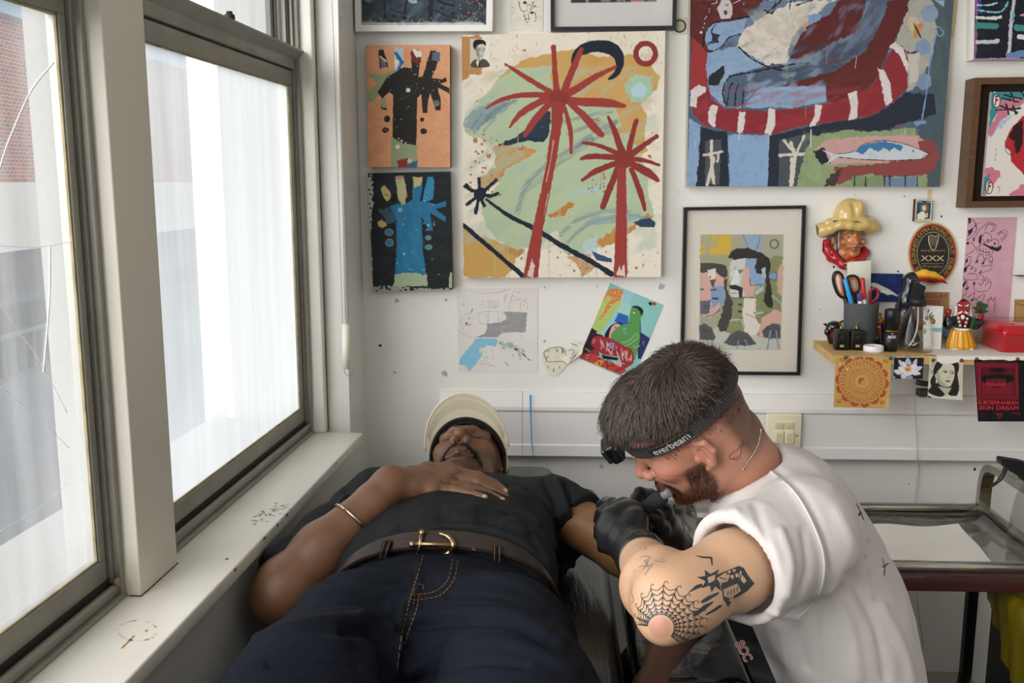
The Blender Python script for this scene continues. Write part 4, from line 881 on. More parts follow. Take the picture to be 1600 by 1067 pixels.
    p.poly(D_('650,680 700,640 860,620 1120,615 1170,660 1170,720 1000,740 700,745'), '#c79c98', rough=3); p.poly(D_('640,690 690,670 720,740 680,745'), '#262a30', rough=3)
    p.poly(D_('740,760 980,740 1130,720 1120,640 1200,640 1215,720 1180,790 1060,805 990,805 900,790 820,810 740,845'), '#8b4744', rough=3); p.poly(D_('720,790 780,760 740,845 690,845'), '#4a3a38', rough=3)
    p.poly(D_('820,800 960,800 960,850 822,850'), '#7f9068', rough=2); p.poly(D_('965,810 1110,800 1110,850 965,850'), '#6e86a0', rough=2); [p.line(D_('%d,800 %d,850' % (x, x)), 2, '#2d3238', rough=1) for x in (830, 880, 965, 990, 1060, 1115)]
    p.poly(D_('740,700 820,690 880,655 970,640 1070,660 1150,690 1165,700 1130,722 1000,728 850,722 760,712 700,748 725,712 680,680'), '#c6ccd2', rough=1, rs=4); p.poly(D_('825,690 880,655 970,642 1050,662 1040,690 1010,670 990,690 960,670 940,690 900,672 870,700'), '#3f78a6', rough=1.5, rs=3); p.line(D_('740,700 820,690 880,652 970,638 1070,658 1150,690 1168,700'), 1, '#22303c', rough=.5, curve=3).line(D_('760,714 850,724 1000,730 1130,724'), 1, '#2a333c', rough=.5); p.ell(D_('1096,686')[0], 1.8, '#22262c'); p.ell(D_('1096,686')[0], .8, '#c8ccd0'); p.line(D_('1165,704 1140,708'), .8, '#333')
    p.line(D_('1135,550 1160,400 1175,260 1205,140'), 2.2, '#7f9dc4', rough=.8, curve=4); p.line(D_('1195,150 1210,120 1235,150 1215,165 1198,140'), 1.2, '#9fb0c4', curve=3); p.poly(D_('1100,550 1150,548 1160,560 1110,575'), '#7b93b4', rough=2)
    p.poly(D_('1190,0 1240,0 1235,30'), '#93a8c6', rough=1); p.line(D_('703,205 703,290'), 1.6, '#b06a72', alpha=.7).line(D_('840,255 832,310'), .9, '#cfc0b8').line(D_('520,310 525,362'), 1.2, '#a58b3e').line(D_('607,420 607,530'), .9, '#b08a5a').line(D_('338,330 338,400'), 3, '#6a4f58', alpha=.6).line(D_('440,610 438,680'), 2, '#b9c4cc', alpha=.8).line(D_('305,600 304,635'), 1.6, '#c8ccd0').line(D_('632,590 630,670'), 1.8, '#c2ccd0').line(D_('108,640 104,665'), 1, '#c8ccd0').line(D_('1060,580 1060,608'), 1.2, '#c8ccd0')
    p.mottle('#2a2f38', .12, 6, seed=30, thr=.6)
flat_art('harlequin_painting', [(1079.5, -40), (1493.5, -40), (1468, 292), (1073, 291)], .04, paint_big, res=.66, side='#b8b2a6', label='large canvas in dark red and grey blue with a blue fish at its foot', cat='painting', bump=.3)

# ---- frames
def frame(name, label, corners, t, bw, color, inner=None, rough=.35, glass=False, cat='picture', group=None, depth=.0, res=.8, paint=None, base='#e2ddd4', metal=0, bev=.0015, var=0, rebate=None, gain=None, label2=None):
    """framed picture: outer corners in photo px on the front plane; t = distance of the front from the wall, bw = bar width in metres"""
    yf = WALL-t; c = [P(x, y, yf) for x, y in corners]; cen = sum(c)/4
    root = empty(name, (cen[0], WALL, min(c[2][2], c[3][2])), label, cat, group)
    ins = []
    for i in range(4):
        a = c[i]; l = c[i-1]-a; r = c[(i+1) % 4]-a; ins.append(a+l/np.linalg.norm(l)*bw+r/np.linalg.norm(r)*bw)
    q = MB(); dv = np.array([0, 1., 0])
    for i in range(4):
        j = (i+1) % 4; V = [c[i], c[j], ins[j], ins[i]]; V = V+[v+dv*(t-.0005) for v in V]
        q.add(V, [(0, 3, 2, 1), (4, 5, 6, 7), (0, 1, 5, 4), (1, 2, 6, 5), (2, 3, 7, 6), (3, 0, 4, 7)])
    q.build('frame', [mat(name+'_wood', color, rough, metal=metal, var=var, vscale=14, bump=.1 if var else 0, stretch=(1, 1, 8) if var else None)], root)
    rec = depth or t*.45; pc = [v+dv*rec for v in ins]; pcs = [tuple(proj(v)) for v in pc]
    a = flat_art('print', [(float(x), float(y)) for x, y in pcs], .003, paint, base=base, res=res, side='#cfcabf', ydep=yf+rec, parent=root, gain=gain)
    if glass:
        g = MB(); gy = [v+dv*(rec*.5) for v in ins]; g.add(gy, [(0, 3, 2, 1)]); g.build('glass', [G_pic], root)
    return root
m = bpy.data.materials.new('picture_glass'); m.use_nodes = True; nt = m.node_tree; N = nt.nodes; N.clear(); o_ = N.new('ShaderNodeOutputMaterial'); a_ = N.new('ShaderNodeBsdfTransparent'); b_ = N.new('ShaderNodeBsdfGlossy'); b_.inputs['Roughness'].default_value = .03; x_ = N.new('ShaderNodeMixShader')
x_.inputs[0].default_value = .04; nt.links.new(a_.outputs[0], x_.inputs[1]); nt.links.new(b_.outputs[0], x_.inputs[2]); nt.links.new(x_.outputs[0], o_.inputs[0]); G_pic = m

def paint_trio(p):
    p.C[:] = lin('#dcd6ca'); p.poly(E_('126,206 608,206 590,872 118,870'), '#cfc8a8'); G, PK, LB, K = '#a9a88e', '#d8aca0', '#8da8c8', '#2a2827'
    box = E_('128,208 604,208 586,870 121,868'); p.poly(box, G); 
    p.poly(E_('128,208 306,208 306,322 128,326'), '#d1b045', rough=.8)
    for q, w in [('165,325 175,270 180,225', 8), ('180,270 230,232', 5), ('165,275 140,225', 5), ('178,268 222,270', 5), ('170,280 128,300', 5), ('180,255 182,212', 5)]: p.line(E_(q), w/1.4, G, rough=.6)
    p.line(E_('130,250 155,240 145,215'), 3, LB, rough=.8); p.poly(E_('365,208 488,208 470,310 430,320 395,290'), '#93a9bf', rough=2.5); p.line(E_('372,212 400,280 440,318 465,250 470,210'), 1, '#5d6c7c', rough=.5)
    t = np.linspace(0, 2*math.pi, 17); p.line([(1060+(551+24*math.cos(a))/3.681, 310+(262+25*math.sin(a))/3.681) for a in t], 1.6, '#2d3338', rough=.4)
    p.poly(E_('124,326 300,330 290,400 280,460 130,400'), '#a4a488', rough=2); p.poly(E_('520,340 600,330 588,720 480,720 440,560 500,470'), '#858a5e', rough=4, rs=6); p.poly(E_('570,420 604,360 596,560 570,540'), '#c9a897', rough=3)
    p.poly(E_('300,570 440,570 460,640 480,720 470,800 300,800 250,760 310,690'), '#8c8f66', rough=3); p.poly(E_('380,570 440,575 445,690 480,730 440,800 380,790 370,650'), '#e2dccf', rough=2.5)
    p.poly(E_('120,870 122,790 220,740 300,780 480,790 588,800 586,870'), '#c3c6ba', rough=3); p.poly(E_('480,690 560,640 592,660 588,720 520,740 500,800 460,800'), PK, rough=3)
    # man
    p.poly(E_('300,360 390,340 450,350 470,420 440,500 400,560 330,572 300,560 296,480 290,410'), '#cdd0c8', rough=1.5); p.poly(E_('385,345 450,340 455,430 500,460 490,500 430,500 390,470'), LB, rough=1.5); p.poly(E_('370,400 410,395 410,480 440,490 430,560 385,565 360,500'), PK, rough=2); p.poly(E_('300,420 330,400 350,440 340,500 300,500'), '#dfe2dc', rough=2)
    p.poly(E_('285,345 300,310 340,285 400,285 470,310 520,340 532,380 520,430 545,600 540,630 510,625 490,590 505,500 500,430 450,435 440,400 450,345 380,345 320,352'), K, rough=1.6, rs=4); p.poly(E_('288,500 330,495 370,515 366,570 350,570 345,530 300,520'), K, rough=1)
    p.line(E_('345,412 370,415'), 1.5, '#2f3230').poly(E_('345,410 370,408 368,432 350,435'), '#7c805c', rough=1); p.line(E_('290,430 330,395 290,500'), .8, '#4a4f50', rough=.4); p.ell(E_('545,447')[0], (6.5, 6.5), '#7f9cc0', rough=.8); p.line(E_('530,425 560,425 568,450 550,470 525,460'), .9, '#2d3138', curve=3); p.poly(E_('478,405 500,395 505,455 482,455'), '#a9bccc', rough=1); p.line(E_('300,545 335,545'), .9, '#333'); p.line(E_('410,460 415,500 480,495'), 1.2, '#3b4650', rough=.5)
    p.line(E_('310,572 440,570'), .9, '#3a3a38', rough=.4); [p.ell(E_(c)[0], (3.4, 1.7), '#2b3036', rough=.5) for c in ('355,610', '353,650', '353,693')]; p.line(E_('385,662 460,695'), .8, '#8a3c34'); p.ell(E_('437,656')[0], 1.2, '#8a3028')
    p.poly(E_('440,540 490,500 485,530 450,555'), '#b9c3cc', rough=1); p.line(E_('300,700 360,695 380,740'), 3, '#b4b9b8', rough=1, dry=.3); p.line(E_('440,665 485,655'), 3, '#b4bec4', rough=.8); p.line(E_('540,560 585,600'), 3, '#a7b0b8', rough=1, alpha=.7)
    # second face
    p.poly(E_('128,420 200,400 260,430 270,560 240,640 180,690 126,670'), PK, rough=1.5); p.poly(E_('185,510 265,500 268,570 240,640 200,640 190,600'), '#869fc2', rough=1.5); p.poly(E_('125,590 185,585 180,660 126,670'), '#5f6676', rough=1.5); p.poly(E_('180,650 235,600 240,625 195,675'), PK, rough=1)
    p.poly(E_('126,372 200,372 275,385 285,440 275,520 312,590 310,680 275,760 235,768 225,730 255,640 270,560 262,460 220,425 180,420 126,430'), '#4a4340', rough=2, rs=4, dry=.12, ang=1.5); p.poly(E_('170,415 215,405 210,460 190,475 175,450'), '#e0dace', rough=2.5); p.ell(E_('182,452')[0], 1.6, '#a83c30'); p.ell(E_('276,457')[0], 2, '#cf9a5a')
    for q, w in [('185,527 218,524', 2), ('128,523 145,521', 2), ('200,576 224,576', 3), ('146,617 186,617', .9), ('146,630 180,631', .8), ('160,680 200,670 240,640', 1.2)]: p.line(E_(q), w, '#2a2d33', rough=.4)
    p.poly(E_('180,470 215,465 205,510 190,505'), '#5b5652', rough=1.5)
    for q in ['120,730 150,716 190,745 218,800 200,815 120,815', '262,830 300,780 345,755 400,775 448,835 400,848 290,846', '482,765 505,735 545,715 586,730 588,805 540,808 490,800']: p.poly(E_(q), '#55565a', rough=1.6, rs=4)
    for q in ['138,756 168,764', '320,800 346,803', '375,805 400,804', '345,832 390,834', '510,752 535,750', '562,752 585,751', '536,770 556,770']: p.line(E_(q), 1, '#2b2d31', rough=.3)
    for q in ['170,815 168,868', '195,815 196,868', '145,815 150,850', '345,820 338,868', '385,815 395,840', '530,760 512,865', '562,760 575,865']: p.line(E_(q), 2, '#7f93ac', rough=.8)
frame('portrait_picture', 'black framed picture of painted faces, one with a moustache, above the tattooer', [(1069, 324), (1259.5, 321), (1250.5, 586.5), (1063, 585)], .022, .0085, '#17191b', paint=paint_trio, glass=True, res=.62, depth=.010)
def paint_tl(p):
    p.C[:] = lin('#3b4650'); p.mottle('#27303a', .8, 30, 14, .48, 2, ang=.8); p.mottle('#61717d', .7, 22, 8, .56, 5, ang=-.8); p.mottle('#55625c', .5, 30, 9, .6, 9)
    p.line(G_('600,0 570,135'), 3, '#20262d', rough=1); p.line(G_('860,0 850,200'), 7, '#222a31', rough=2); p.line(G_('350,0 360,230'), 3, '#242c34', rough=2); p.line(G_('420,0 430,110 560,140'), 2, '#27303a', rough=1, curve=3); p.line(G_('930,0 1000,40 1100,60'), 3.5, '#1f272e', rough=1); p.line(G_('900,110 1050,180 1200,200'), 3.5, '#283038', rough=1)
    p.poly(G_('130,0 220,0 200,40 160,30'), '#7d8660', rough=2); p.poly(G_('600,0 700,0 700,30 640,30'), '#9dbac4', rough=2); [p.ell(G_(c)[0], (3.5, 2.2), '#1d2228', rough=.8) for c in ('460,175', '980,90', '1095,148', '570,195', '1210,182')]
    p.poly(G_('120,240 200,225 300,245 700,240 1100,245 1250,220 1400,235 1440,262 105,262'), '#8a97a0', rough=2.5, rs=3); p.poly(G_('105,252 1440,248 1445,266 100,266'), '#cdc9bb', rough=1); p.dots((715, 0, 755, 34), 26, .9, '#d6804a', 3); p.dots((560, 26, 755, 34), 20, .8, '#8ba38a', 4)
frame('dark_painting', 'white framed dark blue abstract at the top edge, nearest the window', [(553, -60), (771, -62), (769, 48.5), (555, 49)], .035, .0165, '#efece8', paint=paint_tl, res=.8, depth=.012)
def paint_tm(p):
    p.C[:] = lin('#d4d2cf'); p.poly(H_('575,-280 1270,-280 1268,14 578,24'), '#33302f'); p.mottle('#46403c', .5, 6, seed=3, box=(892, -10, 1026, 5)); p.poly(H_('695,0 722,0 718,20 700,20'), '#9a9cac'); p.line(H_('820,0 890,0 890,10 825,10'), 1, '#8fa8ba'); p.poly(H_('945,0 1015,0 1015,12 950,14'), '#8096a6', rough=1); p.poly(H_('1060,5 1180,3 1180,16 1065,18'), '#cf9a8c', rough=1); p.poly(H_('1190,0 1235,0 1230,14 1185,14'), '#7387a2', rough=1); p.poly(H_('1240,5 1268,5 1268,15 1240,15'), '#c08878')
frame('mounted_picture', 'black framed print with a wide pale mount, at the top edge over the palm canvas', [(860, -70), (1059, -70), (1056.5, 46), (860.5, 48)], .024, .0098, '#1b1f22', paint=paint_tm, glass=True, res=1.0, depth=.010)
def paint_sheet(p):
    p.C[:] = lin('#e4dfd0'); g = np.random.default_rng(3); K = '#4a4234'
    for q in ['160,20 170,70 205,95 230,70 225,35 195,30', '165,20 150,5', '230,30 265,55 250,80 290,105', '195,100 210,150 225,185 240,150 232,110 250,105', '250,105 290,105 295,165 285,170', '215,150 240,155', '260,20 300,10', '300,40 275,60', '280,15 270,40 300,55']: p.line(H_(q), .9, K, rough=.5, rs=2, curve=4)
    p.ell(H_('208,20')[0], (3, 2.5), K, rough=1); p.ell(H_('265,104')[0], (3, 1.6), K, rough=1)
    for i in range(30): x, y = g.uniform(795, 845), g.uniform(2, 42); p.line([(x, y), (x+g.uniform(1, 5), y+g.uniform(-.3, .3))], .5, K, alpha=.7)
flat_art('ink_drawing', [(794, -30), (849, -30), (848, 48), (797, 48)], .0012, paint_sheet, res=.5, label='narrow cream ink drawing pinned between the two top frames', cat='drawing')
def paint_sun(p):
    p.C[:] = lin('#d9d4c0'); c = H_('1455,210')[0]; p.ell(c, 10.6, '#1f1f1d'); pts = []
    for i in range(40): a = i*math.pi/20; r = 9.6 if i % 2 == 0 else 6.4; pts.append((c[0]+r*math.cos(a), c[1]+r*math.sin(a)))
    p.poly(pts, '#cfc8ac'); p.ell(c, 6.6, '#cfc8ac'); p.line([(c[0]-4, c[1]-1), (c[0]-1.5, c[1]-1)], .6, '#55503e').line([(c[0]+1.5, c[1]-1), (c[0]+4, c[1]-1)], .6, '#55503e')
flat_art('sun_sticker', [(1050, 27), (1076, 27), (1075, 54), (1052, 55)], .001, paint_sun, res=.4, label='small cream sticker with a black toothed sun, beside the top black frame', cat='sticker')
# brown box frame with the F card painting
def paint_f(p):
    p.C[:] = lin('#ded8d0'); T, PK = '#3f8a92', '#c9788e'
    p.poly(F_('150,450 330,450 330,500 250,520 180,560 140,640'), T, rough=3); p.poly(F_('200,490 290,480 330,500 260,540 200,600 150,680 135,650 170,580'), PK, rough=3); p.poly(F_('200,590 270,550 300,540 250,580 180,640 160,660'), '#a9c4dc', rough=2.5, alpha=.8)
    p.poly(F_('120,830 160,815 200,850 170,910 120,960 110,940'), PK, rough=4); p.poly(F_('112,870 150,850 140,900 110,960'), T, rough=3); p.poly(F_('240,950 330,890 330,965 240,965'), PK, rough=4)
    for q in ['205,480 290,500', '215,465 300,485', '250,455 270,500', '180,540 300,530', '200,520 280,550', '225,510 240,560', '260,515 275,560', '300,450 320,480']: p.line(F_(q), 2.6, '#26292c', rough=1.3, rs=3)
    p.poly(F_('225,690 245,640 280,600 330,575 330,850 290,830 250,790 245,740 222,720'), '#b32c34', rough=1, curve=2); p.poly(F_('235,680 270,610 310,590 305,700 290,740 275,750 265,690'), '#2a1a1c', rough=2.5); p.line(F_('222,690 225,740 250,760 268,740 262,700'), 1, '#2a1718', curve=3)
    for c in ('179,494', '143,916'): p.ell(F_(c)[0], (6.2, 11.4), '#1f2022'); p.ell(F_(c)[0], (4.9, 10), '#e4dfd6')
    for c in ('218,598', '200,624', '175,735', '175,758', '172,781'): q = F_(c)[0]; p.line([(q[0]-1.2, q[1]-1.6), (q[0]+1.2, q[1]-1), (q[0]+1, q[1]+1.6), (q[0]-1.2, q[1]+1)], .7, '#b0483c')
    p.line(F_('185,910 195,930 185,950'), .8, '#b0483c').line(F_('180,920 200,915'), .8, '#b0483c')
fr = frame('card_painting', 'brown box frame with an F lettered red and white painting, right edge', [(1524, 121.5), (1740, 118), (1740, 322), (1508, 325)], .06, .017, '#5a3d26', rough=.45, paint=None, res=1.2, depth=.03, base='#2a1c13', var=.25)
pf = flat_art('painting', [(1549.5, 143.5), (1700, 143.5), (1700, 305), (1535.5, 306.5)], .012, paint_f, res=.5, side='#d8d2c8', ydep=WALL-.045, parent=fr)
mm = mat('letter_red', '#8f2c2c', .6)
for (x, y) in F_('179,494 143,916'): q = MB(); c = P(x, y, WALL-.0455); q.text('F', c, (1, 0, 0), (0, 0, 1), .034, off=.0012, fit=.008); q.build('letter', [mm], pf)
def paint_tr(p):
    p.C[:] = lin('#1b1e26'); p.mottle('#2b2a3c', .5, 12, seed=4); TE = '#3f8a84'
    p.poly(F_('75,0 90,0 80,290 68,290'), '#8d5a86', rough=2); p.line(F_('95,0 100,60'), 4, '#2c4a9a', rough=2)
    for q, w, c in [('85,85 150,90 200,85', 5, '#d9d8d6'), ('85,25 140,25 180,15', 2, '#b9d0d6'), ('85,50 180,60 215,45 235,10', 2.5, '#7ac0c4'), ('85,125 175,128', 9, TE), ('85,205 160,205 185,200', 6, '#c9c6ca'), ('265,0 250,120 245,200 238,262', 5, '#c9c3cc'), ('262,60 258,100', 4, '#6fb8b6'), ('290,180 330,185', 8, '#dcd8d8'), ('280,135 330,140', 10, TE), ('300,75 330,70', 3, '#c9a0a4')]: p.line(F_(q), w, c, rough=1.5, rs=4, curve=3)
    p.poly(F_('220,262 330,245 330,282 225,285'), '#6a86b0', rough=3); p.poly(F_('70,285 240,285 330,285 330,296 68,296'), '#a884b4', rough=1.5)
flat_art('night_painting', [(1524, -40), (1720, -40), (1718, 92), (1521.5, 93)], .05, paint_tr, res=.6, side='#e6e2dc', label='black canvas with teal and white strokes in the top right corner', cat='painting')
# ---- papers
def paint_child(p):
    p.C[:] = lin('#e6e2dd'); p.mottle('#dcd3cc', .3, 40, seed=4, thr=.55)
    for q in ['120,450 150,370 200,330 240,330', '150,500 150,460 200,460 240,430', '300,330 420,310 560,320 610,370 590,420 520,440 330,440', '320,350 330,430', '520,330 530,420', '400,330 410,440', '430,310 420,430', '100,510 200,570 290,590', '230,90 320,120 500,115 640,80', '640,290 650,210 760,190 830,230 820,290', '760,200 750,300', '820,165 780,270', '400,210 520,200 510,265 410,270', '330,215 360,195 375,235 340,240', '460,690 470,820', '520,580 560,540 680,525', '300,850 420,870 490,880', '410,840 500,900']: p.line(K_(q), .8, '#c6b8aa', rough=.5, rs=2, curve=4, dry=.25)
    for i in range(9): p.line(K_('%d,210 %d,265' % (415+i*11, 420+i*10)), .7, '#c4b29f', alpha=.6)
    p.poly(K_('582,312 825,320 808,530 690,525 560,530 515,580 285,580 380,545 410,490 402,440 540,425 600,400 610,360'), '#9c9d9e', rough=.8, rs=3)
    g = np.random.default_rng(5)
    for i in range(46): x, y = g.uniform(410, 800), g.uniform(330, 520); h = g.random() < .6; p.line(K_('%f,%f %f,%f' % (x, y, x+(g.uniform(10, 50) if h else 2), y+(1 if h else g.uniform(10, 40)))), .6, '#c9c9c9', alpha=.6) if (x > 610 or y > 450) else None
    p.poly(K_('325,588 510,595 520,620 500,680 400,660 385,690 330,690 360,745 320,820 230,930 205,935 215,880 185,915 180,870 110,865 130,800 230,670 280,610'), '#8ac6df', rough=1.2, rs=3); p.poly(K_('325,700 345,688 360,700 355,740 330,742'), '#e2ddd7')
    for i in range(170): x = g.uniform(530, 800); y = 620+(x-530)*.22+g.uniform(0, 60)+(g.uniform(0, 90) if x > 720 else 0); p.line(K_('%f,%f %f,%f' % (x, y, x+g.uniform(2, 14), y+g.uniform(-22, 22))), .9, '#7db0a4', alpha=.75)
    for i in range(26): x = g.uniform(335, 405); y = g.uniform(690, 850); p.line(K_('%f,%f %f,%f' % (x, y, x+5, y+16)), .7, '#8fbcae', alpha=.7)
    p.poly(K_('692,695 712,690 727,708 720,720 698,718'), '#8c2630', rough=.6); p.line(K_('780,755 815,785'), 1.6, '#8c2630').line(K_('828,800 858,822'), 1.3, '#8c2630').line(K_('608,130 585,205'), .9, '#8a7d76').line(K_('675,135 656,190'), 1, '#5fa8a4').line(K_('255,285 245,320'), 1.3, '#5a4f48').line(K_('598,842 625,868'), 2, '#7ec0dc').line(K_('752,563 765,570'), 1, '#5fa8a4')
    p.poly(K_('170,435 205,418 207,460'), '#6f6f70', rough=.5); [p.ell(K_(c)[0], r, k, rough=.4) for c, r, k in [('678,768', 1.3, '#8cc4dc'), ('585,912', .9, '#7ec0dc'), ('413,797', .9, '#7ec0dc'), ('690,100', .9, '#5fa8a4'), ('730,112', .8, '#888'), ('487,271', 1.4, '#9cc'), ('232,450', 1, '#c07a70'), ('220,385', 1.6, '#b0a69c'), ('160,235', 2, '#cbc0b4')]]
flat_art('child_drawing', [(713.5, 450.5), (840, 449.5), (840, 582), (716.5, 582)], .0015, paint_child, res=.5, label='white felt pen drawing with grey and light blue patches, below the palm canvas', cat='drawing')
def sheet3d(name, quads, colors, label, cat, extra=None):
    q = MB(); 
    for pts, m in quads:
        V = [P(x, y, WALL-d) for x, y, d in pts]; n = len(V); V2 = [v+np.array([0, .0006, 0]) for v in V]; q.add(V+V2, [tuple(range(n)), tuple(range(n, 2*n))[::-1]]+[(i, (i+1) % n, n+(i+1) % n, n+i) for i in range(n)], m)
    if extra: extra(q)
    return tag(q.build(name, [mat(name+'_%d' % i, c, .8) for i, c in enumerate(colors)]), label, cat)
def k3(t, d): return [(x, y, d) for x, y in K_(t)]
def ex(q):
    for s in ['995,745 1030,710 1100,685 1180,685 1190,750', '1000,750 1015,790 1050,780', '1015,790 1030,830 1080,835 1180,830 1230,850', '1045,880 1043,905', '1100,900 1102,935', '1162,880 1162,905', '1190,690 1210,740', '1120,700 1140,720 1125,735', '1200,820 1250,845']:
        V = [P(x, y, WALL-.0045) for x, y in catmull(K_(s), 4)]; q.tube(V, .0007, m=2, seg=4)
    for s in ['1250,720 1290,705 1320,730 1290,760', '1280,640 1350,670', '1270,800 1330,760']: q.tube([P(x, y, WALL-.0200) for x, y in catmull(K_(s), 4)], .0007, m=2, seg=4)
    for s in '1043,726 1100,930 1135,716'.split(): c = K_(s)[0]; q.ball(P(c[0], c[1], WALL-.0045), (.0018, .0005, .0018), m=2, seg=6, rings=4)
sheet3d('folded_paper', [(k3('975,780 990,720 1040,695 1110,680 1215,690 1235,860 1225,890 1130,985 1060,980 1000,860', .0035), 0), ([(*K_('1165,800')[0], .004), (*K_('1240,770')[0], .012), (*K_('1310,608')[0], .018), (*K_('1400,660')[0], .019), (*K_('1250,862')[0], .010)], 1), ([(*K_('1250,862')[0], .006), (*K_('1320,790')[0], .008), (*K_('1418,615')[0], .030), (*K_('1400,745')[0], .020)], 1)], ['#e2decb', '#e6e2d4', '#5a5140'], 'crumpled folded note with a small ink sketch, left of the tilted postcard', 'note', ex)
# tilted postcard with the green figure
def paint_card(p):
    p.C[:] = lin('#8fc9c2'); T = lambda t: I_(t)
    p.mottle('#7dbdb6', .4, 30, seed=2); p.poly(T('480,110 640,170 590,300 450,420 330,600 230,560 350,300'), '#9ccdd6', rough=.6); p.poly(T('470,250 590,280 620,330 560,400 440,340'), '#a6d3cb')
    p.poly(T('340,190 430,210 520,250 470,330 400,420 350,500 290,590 200,520 290,330'), '#b5c977', rough=.6); p.poly(T('400,130 470,130 525,150 500,250 460,260 420,290 300,445 290,430 380,270 420,220 370,190 310,290 300,290 350,180'), '#d98a45', rough=.6)
    g = np.random.default_rng(6)
    for i in range(60):
        x, y = g.uniform(310, 520), g.uniform(135, 420)
        if x > 300+.0*y and (y < 260 and x > 350 or abs((y-430)+(x-290)*1.35) < 40): p.ell(T('%f,%f' % (x, y))[0], .65, '#f0ddc8')
    p.poly(T('210,510 270,550 260,570 330,590 300,740 150,740 120,720'), '#2a2536'); p.poly(T('150,700 260,740 300,800 250,830 110,770'), '#3a3650'); p.poly(T('150,705 210,750 200,760 145,720'), '#9a8a3a')
    p.poly(T('475,362 580,405 570,470 520,490 440,450'), '#2f66b8', rough=.8); p.poly(T('695,420 700,560 790,620 700,820 670,820 660,600'), '#2c3566')
    p.poly(T('425,480 490,460 520,490 470,560 400,640 340,600 380,520'), '#241f24', curve=3); p.poly(T('410,510 460,475 500,490 470,540 440,560 400,620 385,600'), '#dca79c', curve=3); p.ell(T('452,515')[0], 1.6, '#4a7ab0')
    p.poly(T('605,320 680,310 715,350 700,420 690,440 690,570 685,650 640,830 600,800 560,720 400,620 440,540 500,490 570,470 590,400'), '#5d9a56', curve=2); p.poly(T('605,315 640,298 690,310 722,345 718,375 695,390 690,355 650,320'), '#20211f', curve=3); p.ell(T('714,388')[0], 1.8, '#5d9a56'); p.ell(T('632,370')[0], 1.4, '#e8e8e0'); p.poly(T('600,360 612,378 598,388'), '#c8543c')
    p.line(T('560,525 535,530 535,560 560,570'), 1.3, '#7fb8d8', curve=3); p.line(T('545,475 610,470'), .7, '#2d5a34'); p.line(T('510,658 560,655 620,610 650,570 670,600 640,640 560,690 520,690'), .8, '#b8d0a8', curve=3); p.line(T('615,700 690,690 640,720'), .7, '#a9c8a0')
    p.poly(T('95,810 130,765 260,770 340,830 420,860 530,900 560,940 500,975'), '#c2453f'); p.poly(T('240,860 300,830 340,840 300,890 230,870'), '#d89a40'); p.poly(T('400,850 480,835 530,880 510,905'), '#d4aab0'); p.poly(T('310,780 480,810 470,835 330,820'), '#1f1c22')
    p.poly(T('215,640 250,600 330,600 430,630 530,690 600,720 630,780 625,860 570,900 520,920 510,870 480,800 330,780 290,750 300,860 285,880 270,780 200,770 175,830 155,815 195,750 250,720 215,690'), '#a3333a', curve=2)
    for i in range(52): x, y = g.uniform(290, 620), 0; y = 620+(x-290)*.42+g.uniform(-5, 90); p.line(T('%f,%f %f,%f' % (x, y, x+g.uniform(-8, 14), y+g.uniform(18, 42))), .8, '#e8d2cc')
    for q in ['170,790 190,780', '165,815 180,808', '275,800 295,800', '280,840 298,842', '440,935 480,930', '500,860 540,870', '230,632 250,640', '225,660 240,655']: p.line(T(q), .9, '#e8d2cc')
    p.line(T('450,938 530,905 560,890'), 5, '#a3333a'); p.poly(T('400,655 445,665 430,725 385,710'), '#9486b4'); p.line(T('375,925 370,830 440,880 375,890'), 1, '#231d22', curve=3).line(T('370,860 345,840'), .8, '#231d22')
    p.ell(T('830,280')[0], 2.9, '#b33a48'); p.poly(T('770,265 800,262 815,280 795,300 780,290'), '#1d1c22', rough=.6); [p.line(T(q), .8, '#c85048') for q in ('730,640 735,660', '715,650 730,670')]; p.line(T('712,660 730,690'), .8, '#5a9a98')
    p.line(T('560,340 580,380'), .8, '#cfe8e2', alpha=.7).line(T('520,290 450,430'), .6, '#d8ece8', alpha=.6).line(T('820,300 830,370 720,480'), .6, '#b9e0dc', alpha=.6, curve=3)
flat_art('tilted_postcard', [I_('398,76')[0], I_('922,292')[0], I_('615,1040')[0], I_('92,815')[0]], .0012, paint_card, res=.42, label='tilted colourful postcard with a green bare man and a red tiger', cat='postcard')
